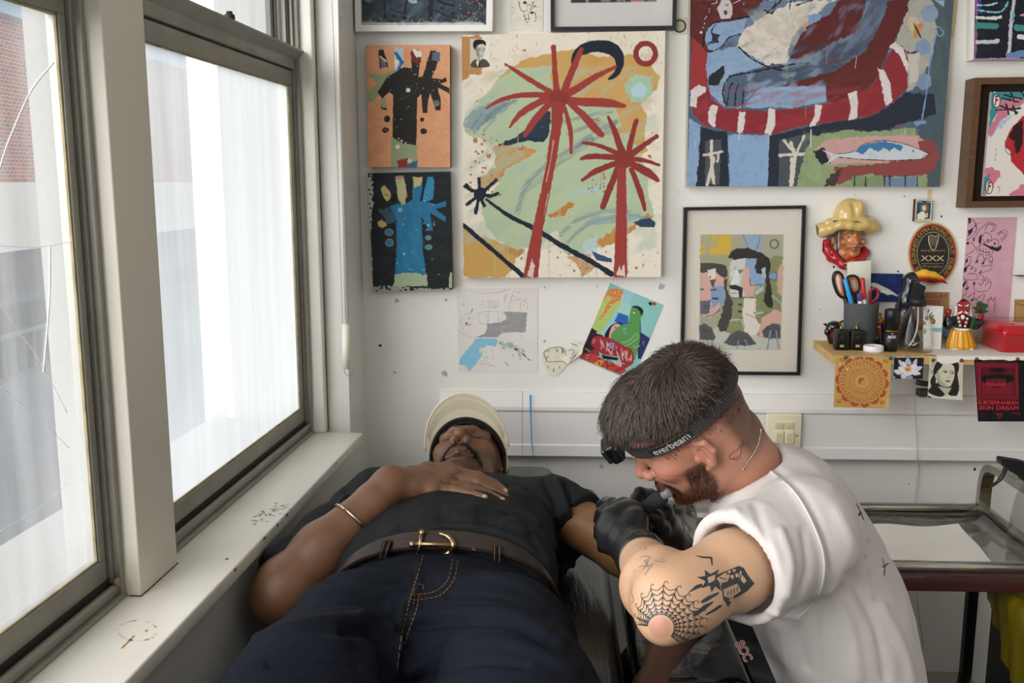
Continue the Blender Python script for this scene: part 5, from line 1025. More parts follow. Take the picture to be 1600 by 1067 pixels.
# note paint for rotated quads works in photo pixels because every grid point is projected
def paint_pink(p):
    p.C[:] = lin('#d3a6b4'); p.mottle('#c798a8', .35, 18, seed=5); K = '#2b2428'
    p.line(J_('400,540 555,548'), .8, '#e0b8c4', alpha=.8); p.line(J_('555,560 520,620 560,680'), .8, '#b88a98')
    for q in ['185,330 240,230 330,165 390,190 385,230 350,250', '290,240 310,190 350,180 375,205 345,248', '400,270 450,240 490,240 485,290 440,345', '410,285 440,255 470,265 460,300 430,320', '270,290 290,260 330,265 350,300 330,345 290,345 275,320', '345,340 370,315 410,330 415,370 380,395 350,375', '210,400 270,370 350,400 360,450 300,465 230,440 210,400', '225,400 250,425 300,440 345,435', '250,395 245,430', '275,395 272,440', '300,405 300,450', '325,410 325,455', '110,470 180,430 200,390 160,350', '120,330 170,290 215,220 195,170', '130,290 200,190 240,170', '105,560 130,490 160,480 150,540 115,590', '200,540 240,460 285,500 260,560 310,480', '320,520 340,475 360,490 355,545', '130,640 200,640 220,690 100,690 95,660', '260,570 350,560 340,600 260,630', '240,650 270,655 280,700 250,745 235,720', '280,690 310,675 325,710 290,750', '185,720 190,780 240,805 320,790 345,740 340,690', '75,850 110,830 120,780 130,700', '130,860 195,810 190,860 240,900', '200,880 285,825 270,890', '315,950 320,870 330,890 345,855 360,890 380,860 385,910 375,1000', '110,120 190,150 210,230', '100,600 150,560 210,600']:
        p.line(J_(q), .85, K, rough=.3, rs=2, curve=4)
    for q in ['135,122 160,122 158,165 140,180', '235,300 265,265 258,340 250,375 230,340', '265,345 330,380 400,400 440,370 445,400 410,435 350,415 280,372', '130,240 180,210 175,250 140,290', '118,350 145,340 140,370 120,370', '180,310 195,305 190,340 178,338', '110,510 130,490 130,530 112,540', '205,525 230,500 222,545', '255,550 285,510 280,550', '155,595 175,570 170,600', '190,620 215,580 205,620', '90,590 130,560 120,610 95,630', '225,640 260,600 250,640', '80,745 115,690 120,720 90,765', '105,780 145,758 140,775 115,790', '180,715 200,720 198,745 184,740', '150,890 190,860 180,890', '310,320 325,315 320,340 308,340', '372,350 390,345 388,370 374,370', '255,690 268,690 264,712', '288,700 300,695 298,715', '330,525 348,515 345,545']:
        p.poly(J_(q), K, rough=.6, rs=3)
flat_art('pink_doodle', [J_('133,118')[0], J_('588,114')[0], (1576, 505), (1499.5, 505)], .0015, paint_pink, res=.5, label='pink sheet of black ink doodle faces hanging above the shelf', cat='drawing')
# matchbox
def paint_match(p):
    p.C[:] = lin('#d8cfa0'); p.poly(Q_('815,62 918,66 908,196 805,206'), '#23466c', rough=.4); p.poly(Q_('835,100 860,82 895,90 900,125 880,150 850,150 835,125'), '#7a5f46', rough=1, rs=2); p.poly(Q_('850,105 875,98 880,125 870,140 852,130'), '#e3cdb0', rough=.6); p.poly(Q_('815,165 850,140 870,150 868,200 815,204'), '#e2dccb', rough=.8); p.poly(Q_('870,165 895,150 890,185 872,188'), '#ddc0a4', rough=.6); p.line(Q_('820,72 850,74'), .8, '#e8e4c8').line(Q_('885,74 912,76'), .8, '#e8e4c8').line(Q_('812,204 905,208'), .9, '#b8aa60')
a = P(*Q_('803,52')[0], WALL-.018)
mb_ = flat_art('matchbox', [Q_('806,53')[0], Q_('925,56')[0], Q_('916,212')[0], Q_('796,216')[0]], .018, paint_match, res=.35, side='#4a2f20', label='matchbox with a woman on its cover, stuck on the wall above the oval label', cat='matchbox')
# oval stout label
ov = empty('stout_label', P(1457, 440, WALL), 'oval black and gold stout bottle label on the wall above the shelf', 'label')
c0 = (1457.8, 396.6); oy = WALL-.004
def ovp(rx, ry, d=0, n=56): return [P(c0[0]+rx*math.cos(t)+.0*ry, c0[1]+ry*math.sin(t), WALL-.004-d) for t in np.linspace(0, 2*math.pi, n+1)[:-1]]
q = MB(); V = ovp(38.5, 49); q.add(V+[v+np.array([0, .004, 0]) for v in V], [tuple(range(56))]+[(i, (i+1) % 56, 56+(i+1) % 56, 56+i) for i in range(56)])
for k, (rx, ry, m) in enumerate([(36.4, 46.8, 1), (34, 44.3, 2), (25.4, 34.5, 3), (24.2, 33.2, 2)]): q.add(ovp(rx, ry, .0001*(k+1)), [tuple(range(56))], m)
def arc_text(q, txt, a0, a1, rx, ry, size, m, inward=False, sx=1.0):
    s = MB(); s.text(txt, (0, 0, 0), (1, 0, 0), (0, 1, 0), 1.0, off=.006); V = s.V[0]; w0, w1 = V[:, 0].min(), V[:, 0].max(); th = a0+(a1-a0)*(V[:, 0]-w0)/(w1-w0); h = V[:, 1]*size*(1 if not inward else -1)
    W_ = np.array([P(c0[0]+(rx+hh)*math.cos(t), c0[1]+(ry+hh)*math.sin(t), WALL-.0048) for t, hh in zip(th, h)]); q.add(W_, s.F, m)
arc_text(q, 'IT IS  GUINNESS EXTRA STRONG STOUT  DUBLIN', R(126), R(414), 29.9, 39.6, 8.6, 4)
for i in range(4): pass
def pxy(x, y, e=.0008): return P(x, y, WALL-.004-e)
def harp(q, m):
    for pts, w in [([(1451, 369), (1451.5, 379), (1455, 388), (1459, 391)], .0028), ([(1459, 391), (1463, 385), (1466, 374), (1467, 368)], .0022), ([(1451, 369), (1456, 367.5), (1461, 369.5), (1467, 367.5)], .0024)]: q.tube([pxy(*p_) for p_ in catmull(pts, 4)], w/2, m=m, seg=6)
    for k in range(5): x = 1453.5+k*2.4; q.tube([pxy(x, 369.5), pxy(x+.6, 386-abs(k-2)*1.5)], .0005, m=m, seg=4)
harp(q, 5)
q.text('XXX', pxy(1457, 404), (1, 0, 0), (0, 0, 1), .021, 5, off=.0002, fit=.064)
q.text('275 ml 9.68 fl oz', pxy(1457, 416.5), (1, 0, 0), (0, 0, 1), .0085, 4, fit=.056); q.text('Arthur Guinness Son & Co', pxy(1458, 391.5, .0012), (1, 0, 0), (0, 0, 1), .008, 4, fit=.066)
for y in (397-8.5, 411.5): pass
q.tube([pxy(1440, 411.8), pxy(1475, 411.8)], .0004, m=5, seg=4)
q.build('label_print', [mat('cream_edge', '#c2ab7c', .6), mat('label_red', '#a4342a', .6), mat('label_black', '#22201e', .5), mat('label_silver', '#9c9686', .5), mat('label_gold', '#b8903e', .5), mat('label_pale_gold', '#c2b48e', .5)], ov)
# small cards at shelf height on the wall
def paint_conc(p):
    p.C[:] = lin('#1e2f62'); p.mottle('#2a3f7c', .5, 12, seed=3); p.poly(Q_('470,670 500,665 600,710 680,765 660,765 560,730 480,695'), '#d8d6d0', rough=.4); p.line(Q_('480,690 680,768'), 1.4, '#c9c6c0').line(Q_('510,705 600,760'), 1, '#c4c0bc'); p.poly(Q_('560,715 640,750 610,755 540,735'), '#eeeae2')
flat_art('aeroplane_card', [Q_('470,600')[0], Q_('712,604')[0], Q_('688,808')[0], Q_('465,806')[0]], .012, paint_conc, res=.5, side='#18213c', label='dark blue card with a white delta wing aeroplane, behind the pen pot', cat='card')
def paint_bar(p): p.C[:] = lin('#a9825a'); p.mottle('#9a7450', .3, 14, seed=2)
bc_ = flat_art('stout_card', [Q_('790,733')[0], Q_('1052,737')[0], Q_('1035,1010')[0], Q_('790,1010')[0]], .004, paint_bar, res=1.5, side='#8a6a48', label='tan beer mat lettered in red, behind the spray bottle', cat='beer mat')
q = MB(); q.text('BARCLAY', P(*Q_('925,765')[0], WALL-.0045), (1, 0, 0), (0, 0, 1), .0158, off=.0002, fit=.082); q.text('STOUT', P(*Q_('905,812')[0], WALL-.0045), (1, 0, 0), (0, 0, 1), .0158, off=.0002, fit=.060)
q.box(P(1452, 488, WALL-.0045)-[0, .0002, 0], P(1458, 486, WALL-.0045), 1); q.build('lettering', [mat('lettering_red', '#8e3630', .6), mat('lettering_blue', '#41597c', .6)], bc_)
def paint_ply(p): p.C[:] = lin('#b3935f'); p.line([(1588, 474), (1596, 477), (1602, 476)], 1, '#3a3022'); p.line([(1590, 471), (1600, 471)], 1, '#5a4a34')
flat_art('small_plaque', [(1587, 468), (1640, 468), (1640, 500), (1586, 500)], .006, paint_ply, res=.6, side='#8f7040', label='small tan card at the right edge above the red box', cat='card')
q = MB(); q.box(P(1597, 358, WALL-.03), P(1640, 430, WALL-.001), 0, .01); tag(q.build('white_wall_fitting', [M_cream]), 'rounded white fitting on the wall at the right edge, beside the pink sheet', 'wall fitting')
# ------------------------------------------------------------------ shelf and what stands on it
zs = float(P(1271, 532, WALL)[2]); YF = 2.415
def SH(px, py): q = PZ(px, py, zs); return q          # point on the shelf top under a photo pixel
M_ply = mat('pale_plywood', '#c9a468', .55, var=.12, vscale=6, stretch=(1, 6, 6), bump=.1); M_blk = mat('black_plastic', '#15161a', .35); M_brass = mat('brass', '#b08d48', .3, metal=1)
q = MB(); xa = SH(1271, 532)[0]; xb = SH(1306, 556)[0]
q.prism([(xa, WALL), (xb-.006, YF), (3.19, YF), (3.19, WALL)], (0, 0, 0), (1, 0, 0), (0, 1, 0), (0, 0, 1), zs-.021, zs)
shelf = tag(q.build('wall_shelf', [M_ply]), 'pale wooden shelf on the right wall with paint marks along its edge', 'shelf')
g = np.random.default_rng(4)
for cc, nm in (('#5d93b5', 'blue_paint_pattern'), ('#d9d3c4', 'white_paint_pattern')):  # stray paint marks on the shelf edge and top
    q = MB()
    for i in range(16):
        x = xb+g.uniform(0, .32); w = g.uniform(.004, .02)
        if nm[0] == 'b' and i < 7: q.add([(x, YF-.0003, zs), (x+w, YF-.0003, zs), (x+w*.7, YF-.0003, zs-.006*g.random()-.001), (x+w*.2, YF-.0003, zs-.004)], [(0, 1, 2, 3)])
        else: y = g.uniform(YF+.005, YF+.1); q.add([(x, y, zs+.0004), (x+w, y+.001, zs+.0004), (x+w*.8, y+.005, zs+.0004), (x+w*.1, y+.004, zs+.0004)], [(0, 1, 2, 3)])
    q.build(nm, [mat(nm, cc, .6)], shelf)
q = MB(); q.tube([P(1432, 597, WALL-.004), P(1449, 600, WALL-.004)], .008, seg=6); q.box(P(1436, 620, WALL-.03), P(1450, 606, WALL-.002), 0, .002); tag(q.build('shelf_bracket', [mat('dark_bracket', '#55504a', .4, metal=.6)]), 'dark metal bracket under the shelf, between the flower card and the woman photo', 'bracket')
# pen pot
c = SH(1342, 541.5); r0 = .0445; H0 = .121
q = MB(); q.lathe([(0, .002), (r0-.006, 0), (r0-.003, .003), (r0, H0-.004), (r0-.0015, H0), (r0-.0045, H0), (r0-.006, H0-.004), (r0-.008, .008), (0, .008)], c, seg=40); tag(q.build('pen_pot', [mat('grey_concrete', '#4b4d50', .85, var=.06, vscale=30, bump=.3, bscale=200)]), 'round dark grey concrete pot holding pens and scissors on the shelf', 'pen pot')
def at(px, py, Y=None): return P(px, py, Y if Y else c[1])
def pen(p0, p1, r, parts, name, label):     # p0 bottom, p1 top; parts: (t0, t1, colour, radius factor)
    a, b = np.array(p0), np.array(p1); root = empty(name, a, label, 'marker')
    for i, (t0, t1, col, rf, nm) in enumerate(parts):
        q = MB(); d = b-a; L_ = np.linalg.norm(d); q.lathe([(0, L_*t0), (r*rf*.96, L_*t0), (r*rf, L_*t0+.001), (r*rf*.98, L_*t1-.002), (r*rf*.75, L_*t1), (0, L_*t1)], a, axis=d/L_, seg=16)
        q.build(nm, [mat(nm+'_'+col.strip('#'), col, .35)], root)
    return root
Yp = c[1]; base = lambda dx, dy: np.array([c[0]+dx, c[1]+dy, c[2]+.009])
pen(base(.003, -.022), P(1320, 436, Yp-.018), .0052, [(0, .62, '#5ab0e4', 1, 'barrel'), (.62, 1, '#2f97dd', 1.12, 'cap')], 'light_blue_marker', 'light blue marker leaning left in the grey pen pot')
pen(base(.006, -.03), P(1342, 458, Yp-.026), .0058, [(0, .85, '#d8d8dc', 1, 'barrel'), (.85, 1, '#4b2f8c', .85, 'cap')], 'purple_tipped_marker', 'short white marker with a purple end in the grey pen pot')
pen(base(.016, -.022), P(1347.5, 434, Yp-.018), .0052, [(0, .68, '#e3d9da', 1, 'barrel'), (.68, 1, '#c01e28', 1.12, 'cap')], 'red_capped_marker', 'white marker with a red cap in the grey pen pot')
def loop(pts, r, q, m, Y, closed=True, fl=1.5, sc=1): pl = catmull([P(x, y, Y) for x, y in pts], 5, closed); q.tube(pl, r, m=m, seg=10, closed=closed, flat=fl, hint=(0, 1, 0), caps=not closed)
s1 = empty('scissors', base(0, 0), 'scissors with black and orange handles standing in the grey pen pot', 'scissors')
T = tr(1270, 400, 6.669)
q = MB(); loop(T('215,250 230,180 270,172 305,210 312,280 325,360 330,415 300,425 250,370'), .0045, q, 0, Yp); q.tube([P(*T('330,420')[0], Yp), P(*T('360,500')[0], Yp), base(-.005, 0)], [.006, .008, .006], m=0, seg=8); q.build('handle', [M_blk], s1)
q = MB(); loop(T('365,230 410,208 455,225 480,280 475,350 440,385 400,370 375,300'), .0045, q, 0, Yp+.006); q.tube([P(*T('420,380')[0], Yp+.006), P(*T('425,500')[0], Yp+.006), base(.004, .006)], [.009, .011, .007], m=0, seg=8); q.build('handle', [M_blk], s1)
q = MB(); loop(T('230,250 242,195 268,190 290,225 297,290 308,360 314,400 300,408 262,360'), .0030, q, 0, Yp-.001); q.build('orange_grip', [mat('orange_rubber', '#c4703f', .5)], s1)
q = MB(); loop(T('378,238 412,222 445,236 464,285 460,340 436,368 408,355 388,300'), .0030, q, 0, Yp+.005); q.build('orange_grip', [bpy.data.materials['orange_rubber']], s1)
s2 = empty('small_scissors', base(.02, .01), 'small scissors with a red handle at the right of the pen pot', 'scissors'); q = MB()
loop(T('600,380 630,340 665,345 680,390 665,440 620,475 600,490'), .0032, q, 0, Yp+.012); q.tube([P(*T('598,480')[0], Yp+.012), base(.024, .008)], .003, seg=8); q.build('handle', [mat('red_handle', '#b02030', .35)], s2)
# sterile pouch
q = MB(); Y1 = Yp+.022; gx = np.linspace(0, 1, 9); gy = np.linspace(0, 1, 14); V = []
for j in gy:
    for i in gx:
        l = np.array(P(1323.5+(1325-1323.5)*j, 410+95*j, Y1)); r_ = np.array(P(1361-2*j, 407+95*j, Y1)); p_ = l*(1-i)+r_*i; bul = .005*math.sin(math.pi*i)**.5*min(1, 6*j+.05)
        V.append(p_+np.array([0, -bul-.0015*vn2(np.array([i*5.]), np.array([j*9.]))[0], 0]))
F = [(a*9+b, a*9+b+1, a*9+b+10, a*9+b+9) for a in range(13) for b in range(8)]; q.add(V, F, 0, True); q.add([v+np.array([0, .002, 0]) if (k % 9 in (0, 8)) else v+np.array([0, .006, 0]) for k, v in enumerate(V)], [f[::-1] for f in F], 0, True)
tag(q.build('sterile_pouch', [mat('waxy_pouch', '#dcdacb', .22, spec=.6)]), 'tall pale sealed pouch standing in the grey pen pot', 'pouch')
# twin battery packs
def battery(px, label, px2):
    b = SH(px, 547.5); w = .0205; root = empty('battery_pack', b, label, 'battery pack', 'black battery packs with brass plugs'); a = -.12
    q = MB(); ca, sa = math.cos(a), math.sin(a)
    def Tm(V): V = np.array(V); return np.stack([b[0]+V[:, 0]*ca-V[:, 1]*sa, b[1]+V[:, 0]*sa+V[:, 1]*ca, b[2]+V[:, 2]], 1)
    q.box((-w*.86, 0, 0), (w*.86, .034, .053), 0, .003); q.V[-1] = Tm(q.V[-1]); q.build('case', [mat('black_case', '#121316', .4)], root)
    q = MB(); q.box((-w*.6, -.0012, .004), (w*.6, 0, .047), 0, .0005); q.V[-1] = Tm(q.V[-1]); q.build('screen', [mat('gloss_black', '#08090b', .1)], root)
    q = MB(); q.lathe([(.0045, 0), (.0045, .0015), (.0030, .002), (0, .002)], Tm([(0, -.001, .035)])[0], axis=(0, -1, 0), seg=16); q.build('button', [mat('dark_button', '#25262a', .4)], root)
    q = MB(); 
    for k in (-1, 1): q.box((k*.0026-.0022, -.0016, .009), (k*.0026+.0022, -.001, .015)); q.V[-1] = Tm(q.V[-1])
    q.build('lit_digits', [mat('display_yellow', '#b8ac5a', .5)], root)
    q = MB(); q.lathe([(.0042, .053), (.0042, .060), (.0026, .061), (.0026, .063), (.0013, .064), (.0013, .074), (0, .0745)], (b[0], b[1]+.015, b[2]), seg=12); q.build('plug', [M_brass], root)
battery(1315, 'black battery pack with brass plug, the left of the pair before the pen pot', 0); battery(1339.5, 'black battery pack with brass plug, the right of the pair before the pen pot', 0)
b = SH(1364.5, 549); q = MB(); q.lathe([(0, 0), (.0245, 0), (.0255, .002), (.0255, .014), (.024, .016), (.0225, .016), (.022, .0125), (0, .0125)], b, seg=36); tag(q.build('bottle_lid', [mat('white_plastic_lid', '#e6e3e8', .3)]), 'round white plastic lid lying at the front of the shelf', 'lid')
b = SH(1390, 548); r_ = .0182; st = empty('black_stick', b, 'black cylindrical stick with a gold ring between pen pot and glass sprayer', 'stick tube')
q = MB(); q.lathe([(0, 0), (r_*.93, 0), (r_*.93, .010), (r_, .012), (r_, .053), (0, .053)], b, seg=32); q.build('body', [M_blk], st)
q = MB(); q.lathe([(r_*1.01, .053), (r_*1.01, .0555)], b, seg=32); q.build('gold_ring', [mat('gold', '#c08a3a', .25, metal=1)], st)
q = MB(); pr = [(r_*.97, .0555), (r_*.97, .060)]; V = []
for (h, s_) in [(.0555, 1), (.105, 1), (.110, .92), (.112, .6)]:
    V.append([(b[0]+(r_*s_*(1-.035*(k % 2)))*math.cos(k*math.pi/20), b[1]+(r_*s_*(1-.035*(k % 2)))*math.sin(k*math.pi/20), b[2]+h) for k in range(40)])
q.loft(V); q.build('cap', [M_blk], st)
q = MB(); cyl = lambda x, y: np.array([b[0]+(r_+.0003)*math.sin(-.15-x/r_), b[1]-(r_+.0003)*math.cos(-.15-x/r_), b[2]+.040-y])
q.text('NOW', (0, 0, 0), (1, 0, 0), (0, 0, 1), .011, off=.0003, fn=cyl, fit=.020); q.text('or', (0, 0, 0), (1, 0, 0), (0, 0, 1), .006, fn=lambda x, y: cyl(x, y-.008)); q.build('lettering', [mat('white_print', '#dedede', .5)], st)
# glass sprayer
b = SH(1428.5, 547.5); sp = empty('glass_sprayer', b, 'clear glass spray bottle with a black pump head on the shelf', 'spray bottle')
M_glass = mat('clear_glass', '#ffffff', .02, trans=1, ior=1.3); M_glass.node_tree.nodes['Principled BSDF'].inputs['Specular IOR Level'].default_value = .7
def thin(m, tint=(.93, .95, .94), k=.12):
    nt = m.node_tree; N = nt.nodes; N.clear(); o = N.new('ShaderNodeOutputMaterial'); t_ = N.new('ShaderNodeBsdfTransparent'); t_.inputs['Color'].default_value = (*tint, 1); gl = N.new('ShaderNodeBsdfGlossy'); gl.inputs['Roughness'].default_value = .05
    lw_ = N.new('ShaderNodeLayerWeight'); lw_.inputs['Blend'].default_value = k; ad = N.new('ShaderNodeMath'); ad.operation = 'MULTIPLY'; ad.inputs[1].default_value = .5; mx = N.new('ShaderNodeMixShader')
    nt.links.new(lw_.outputs['Facing'], ad.inputs[0]); nt.links.new(ad.outputs[0], mx.inputs[0]); nt.links.new(t_.outputs[0], mx.inputs[1]); nt.links.new(gl.outputs[0], mx.inputs[2]); nt.links.new(mx.outputs[0], o.inputs['Surface']); return m
thin(M_glass, (.985, .99, .985), .3)
pr = [(0, .004), (.040, .002), (.046, .004), (.048, .010), (.0485, .016), (.0478, .022), (.047, .035), (.0445, .052), (.040, .072), (.0335, .090), (.026, .104), (.0205, .112), (.019, .118), (.019, .124)]
q = MB(); V = []
for r_, h in pr:
    V.append([(b[0]+max(r_, .0005)*(1+.012*math.cos(8*t_)*(.03 < h < .1))*math.cos(t_), b[1]+max(r_, .0005)*(1+.012*math.cos(8*t_)*(.03 < h < .1))*math.sin(t_), b[2]+h) for t_ in np.linspace(0, 2*math.pi, 49)[:-1]])
q.loft(V, caps=False); V2 = [[tuple(np.array([b[0], b[1], 0])+(np.array(v)-[b[0], b[1], 0])*[.93, .93, 1]+[0, 0, .003 if i else .004]) for v in r_] for i, r_ in enumerate(V)]; q.loft(V2, caps=False); q.build('glass_body', [M_glass], sp)
q = MB(); q.lathe([(.0145, .118), (.0215, .119), (.0215, .134), (.020, .137), (.0145, .138), (.0125, .146), (0, .146)], b, seg=32); T3 = tr(1380, 410, 6.667)
hd = [P(x, y, b[1]) for x, y in T3('300,375 300,330 330,215 345,205 425,245 428,262 412,300 415,375')]; hd2 = [(h_[0], h_[2]) for h_ in hd]
q.prism(hd2, (0, b[1], 0), (1, 0, 0), (0, 0, 1), (0, 1, 0), -.011, .011); q.build('pump_head', [mat('matt_black', '#18191b', .5, bump=.15, bscale=90)], sp)
q = MB(); q.tube(catmull([(b[0]+.002, b[1], b[2]+.12), (b[0]+.004, b[1], b[2]+.07), (b[0]-.004, b[1]-.004, b[2]+.035), (b[0]-.018, b[1]-.006, b[2]+.012)], 5), .002, seg=8); q.build('dip_tube', [mat('milky_tube', '#dfe2e0', .3, alpha=.7)], sp)
q = MB(); q.text('Gr', b+[-.020, -.0478, .026], (1, 0, 0), (0, 0, 1), .016); q.build('etching', [mat('etched_white', '#d9dcda', .7)], sp)
# toucan
Yt = 2.575; tc_ = empty('toucan_figurine', PZ(1418, 536, zs), 'black toucan figurine with a yellow and red beak behind the glass sprayer', 'figurine'); f3 = lambda x, y, d=0: P(x, y, Yt+d)
v = Vox(f3(1390, 560)-[.03, .06, .03], f3(1450, 410)+[.05, .06, .02], .0022)
v.chain([f3(1418, 530), f3(1414, 500), f3(1416, 470), f3(1423, 440)], [.024, .027, .021, .020], .015).ell(f3(1424.5, 437.5), (.0185, .018, .0215), .012).chain([f3(1410, 500, .0), f3(1402, 478, .01), f3(1401, 500, .01)], [.008, .004, .002], .006)
v.cap(f3(1420, 532), f3(1422, 534), .028, .027, .01)
vobj('body', v, mat('gloss_navy_black', '#161a28', .2, coat=.4), tc_)
v = Vox(f3(1425, 460)-[0, .05, 0], f3(1485, 415)+[0, .05, 0], .0016)
v.chain([f3(1433, 433), f3(1444, 429.5), f3(1458, 431), f3(1470, 436), f3(1479.5, 443)], [.0155, .014, .0105, .007, .002], .008)
V, F = v.mesh(2); px_, py_ = proj(V); t_ = sstep(-3, 4, py_-(430+(px_-1432)*.10)); 
cc = lin('#e3b01e')*(1-t_)[:, None]+lin('#b81f1a')*t_[:, None]; npmesh('beak', V, F, mat('painted_beak', '#ffffff', .25, attr='Col', coat=.4), tc_, col=cc)
q = MB(); e_ = f3(1429, 436.5, -.016); q.ball(e_, (.0068, .004, .0075)); q.build('eye_white', [mat('eye_white_paint', '#e8e6e0', .3)], tc_); q = MB(); q.ball(e_+[.0004, -.003, 0], (.0030, .002, .0034)); q.ball(e_+[.0004, -.0042, 0], (.0015, .0015, .0017), m=1); q.build('iris', [mat('eye_blue', '#4f94bc', .3), M_blk], tc_)
# greeting card
def paint_gc(p):
    p.C[:] = lin('#e9e6e4'); T = T3
    for q_, c_ in [('450,540 470,490 480,490 462,545', '#2f5a3c'), ('480,550 505,520 512,528 490,556', '#2f5a3c'), ('495,570 520,540 530,550 520,580', '#7da85a'), ('470,560 500,550 515,585 490,590', '#5d8a4a'), ('480,590 520,580 545,610 530,640 500,640', '#8a4a36'), ('500,600 520,590 530,615 512,625', '#c48a2c'), ('350,610 400,600 440,630 420,660 380,650', '#8a9a58'), ('415,620 440,615 448,640 425,650', '#b04a58'), ('395,605 420,595 430,615 405,620', '#c9a23a'), ('420,700 450,690 445,740 425,745', '#8fa58a'), ('480,690 608,680 605,728 500,712', '#8cc4c0'), ('440,560 470,560 470,600 440,600', '#8a3c30')]: p.poly(T(q_), c_, rough=.5, curve=2)
    p.line(T('340,800 400,795 440,812 520,815'), .7, '#a9a4a0', dry=.35, rough=.6); p.dots((1445, 480, 1470, 520), 6, .6, '#c9a08a')
o = flat_art('greeting_card', [T3('418,446')[0], T3('629,458')[0], T3('598,908')[0], T3('418,905')[0]], .001, paint_gc, res=.4, ydep=SH(1465, 546.5)[1], side='#e4e1de', label='white greeting card with a painted bouquet, behind the glass sprayer', cat='greeting card')
def paint_delft(p):
    p.C[:] = lin('#8f9cb0'); p.mottle('#34528c', .8, 5, seed=2, thr=.5); p.line([(1470, 527), (1484, 527)], 1, '#2c2c30'); p.line(T3('620,650 660,640 655,700'), 1.2, '#2f4a80')
flat_art('blue_tile', [(1466, 503), (1485, 505), (1483, 535), (1464, 535)], .004, paint_delft, res=.5, ydep=2.6, side='#7d8aa0', label='small blue and white tile leaning between greeting card and red figurine', cat='tile')
# tengu figurine
b = SH(1501, 545); Yb = b[1]; k_ = Yb/FOC; tg = empty('red_faced_figurine', b, 'red faced figurine in a yellow pleated skirt holding a green leaf fan', 'figurine'); T4 = tr(1470, 450, 8.892); w3 = lambda x, y, d=0: P(*T4('%f,%f' % (x, y))[0], Yb+d)
V = []
for h, r_, a_ in [(835, .036, .05), (800, .0355, .06), (720, .0315, .07), (650, .0275, .06), (590, .0240, .03), (575, .0235, 0)]:
    cz = w3(275, h); V.append([(cz[0]+r_*1.02*(1+a_*math.cos(14*t_))*math.cos(t_), Yb+r_*.8*(1+a_*math.cos(14*t_))*math.sin(t_), cz[2]) for t_ in np.linspace(0, 2*math.pi, 85)[:-1]])
q = MB(); q.loft(V); q.build('skirt', [mat('mustard_gloss', '#d99a1c', .25, coat=.3)], tg)
q = MB(); z_ = w3(290, 565); q.lathe([(.0242, -.0022), (.0250, 0), (.0242, .003)], z_, sy=.8, seg=32); q.build('white_belt', [mat('white_gloss', '#e8e4dc', .3)], tg)
for x_ in (195, 400): q = MB(); q.ball(w3(x_, 848, -.020), (.0125, .008, .003)); q.build('shoe', [bpy.data.materials['white_gloss']], tg)
v = Vox(w3(40, 600)-[0, .05, .01], w3(640, 360)+[0, .05, .01], .0012)
v.ell(w3(300, 480), (.0235, .016, .020), .008).chain([w3(190, 430), w3(110, 500), w3(95, 420)], [.009, .012, .008], .007).chain([w3(400, 440), w3(480, 500), w3(560, 460)], [.010, .0135, .009], .007)
vobj('torso', v, mat('gloss_black_green', '#1a2224', .2, coat=.3), tg)
for pts in ['165,380 240,400 250,545 215,540', '440,380 380,440 360,550 400,548']: q = MB(); q.prism([(w_[0], w_[2]) for w_ in [w3(*[float(t_) for t_ in a_.split(',')]) for a_ in pts.split()]], (0, Yb-.0185, 0), (1, 0, 0), (0, 0, 1), (0, 1, 0), 0, .008); q.build('green_lapel', [mat('leaf_green', '#23512a', .3)], tg)
q = MB()
for pts in [[(245, 400), (262, 470), (280, 540)], [(370, 410), (352, 480), (335, 545)]]: q.tube([w3(x, y, -.0185) for x, y in pts], .0040, m=0, seg=8)
for x, y in [(243, 415), (255, 470), (268, 520), (367, 425), (350, 480), (338, 528)]: q.ball(w3(x, y, -.0222), .0030, m=1, seg=10, rings=6)
q.build('beads', [mat('figurine_red', '#a51c26', .22, coat=.3), mat('white_gloss2', '#e8e4dc', .3)], tg)
v = Vox(w3(180, 430)-[0, .03, 0], w3(440, 150)+[0, .03, 0], .0009)
v.ell(w3(310, 280), (.0168, .0165, .0205), 0).cap(w3(310, 350, -.003), w3(305, 385, -.004), .0115, .008, .008).cap(w3(315, 295, -.015), w3(325, 285, -.026), .0034, .0026, .004).ell(w3(268, 300, -.012), .005, .004).ell(w3(360, 300, -.012), .005, .004)
vobj('head', v, bpy.data.materials['figurine_red'], tg)
q = MB(); q.ball(w3(315, 170), (.0065, .006, .0045), m=0); q.tube([w3(235, 230, .002), w3(290, 180, .003), w3(360, 185, .003), w3(398, 240, .002)], 0.0036, m=0, seg=8)
for x in (270, 352): q.ball(w3(x, 265, -.0160), (.0026, .0015, .0014), m=0, seg=8, rings=5)
q.build('black_hair', [M_blk], tg)
q = MB()
for pts, r_ in [([(222, 250), (215, 340), (200, 380), (180, 375)], .0045), ([(400, 250), (405, 340), (415, 400), (432, 415)], .0048), ([(240, 225), (262, 243), (290, 248)], .0020), ([(385, 232), (365, 248), (342, 250)], .0020), ([(238, 350), (270, 345), (298, 325)], .0026), ([(378, 352), (355, 345), (332, 328)], .0026)]:
    d_ = .002 if pts[0][1] in (250,) else -.0182; q.tube(catmull([w3(x, y, d_) for x, y in pts], 4), r_, seg=8)
q.ball(w3(305, 405, -.016), (.0058, .005, .0066)); q.build('white_beard', [bpy.data.materials['white_gloss']], tg)
q = MB(); q.ball(w3(105, 335, -.002), (.0080, .0065, .0100)); q.tube([w3(105, 360), w3(100, 400)], .0055); [q.tube([w3(85+i*18, 320, -.003), w3(80+i*20, 285-abs(i-1)*-8, -.003)], .0026, seg=6) for i in range(4)]; q.build('raised_hand', [bpy.data.materials['figurine_red']], tg)
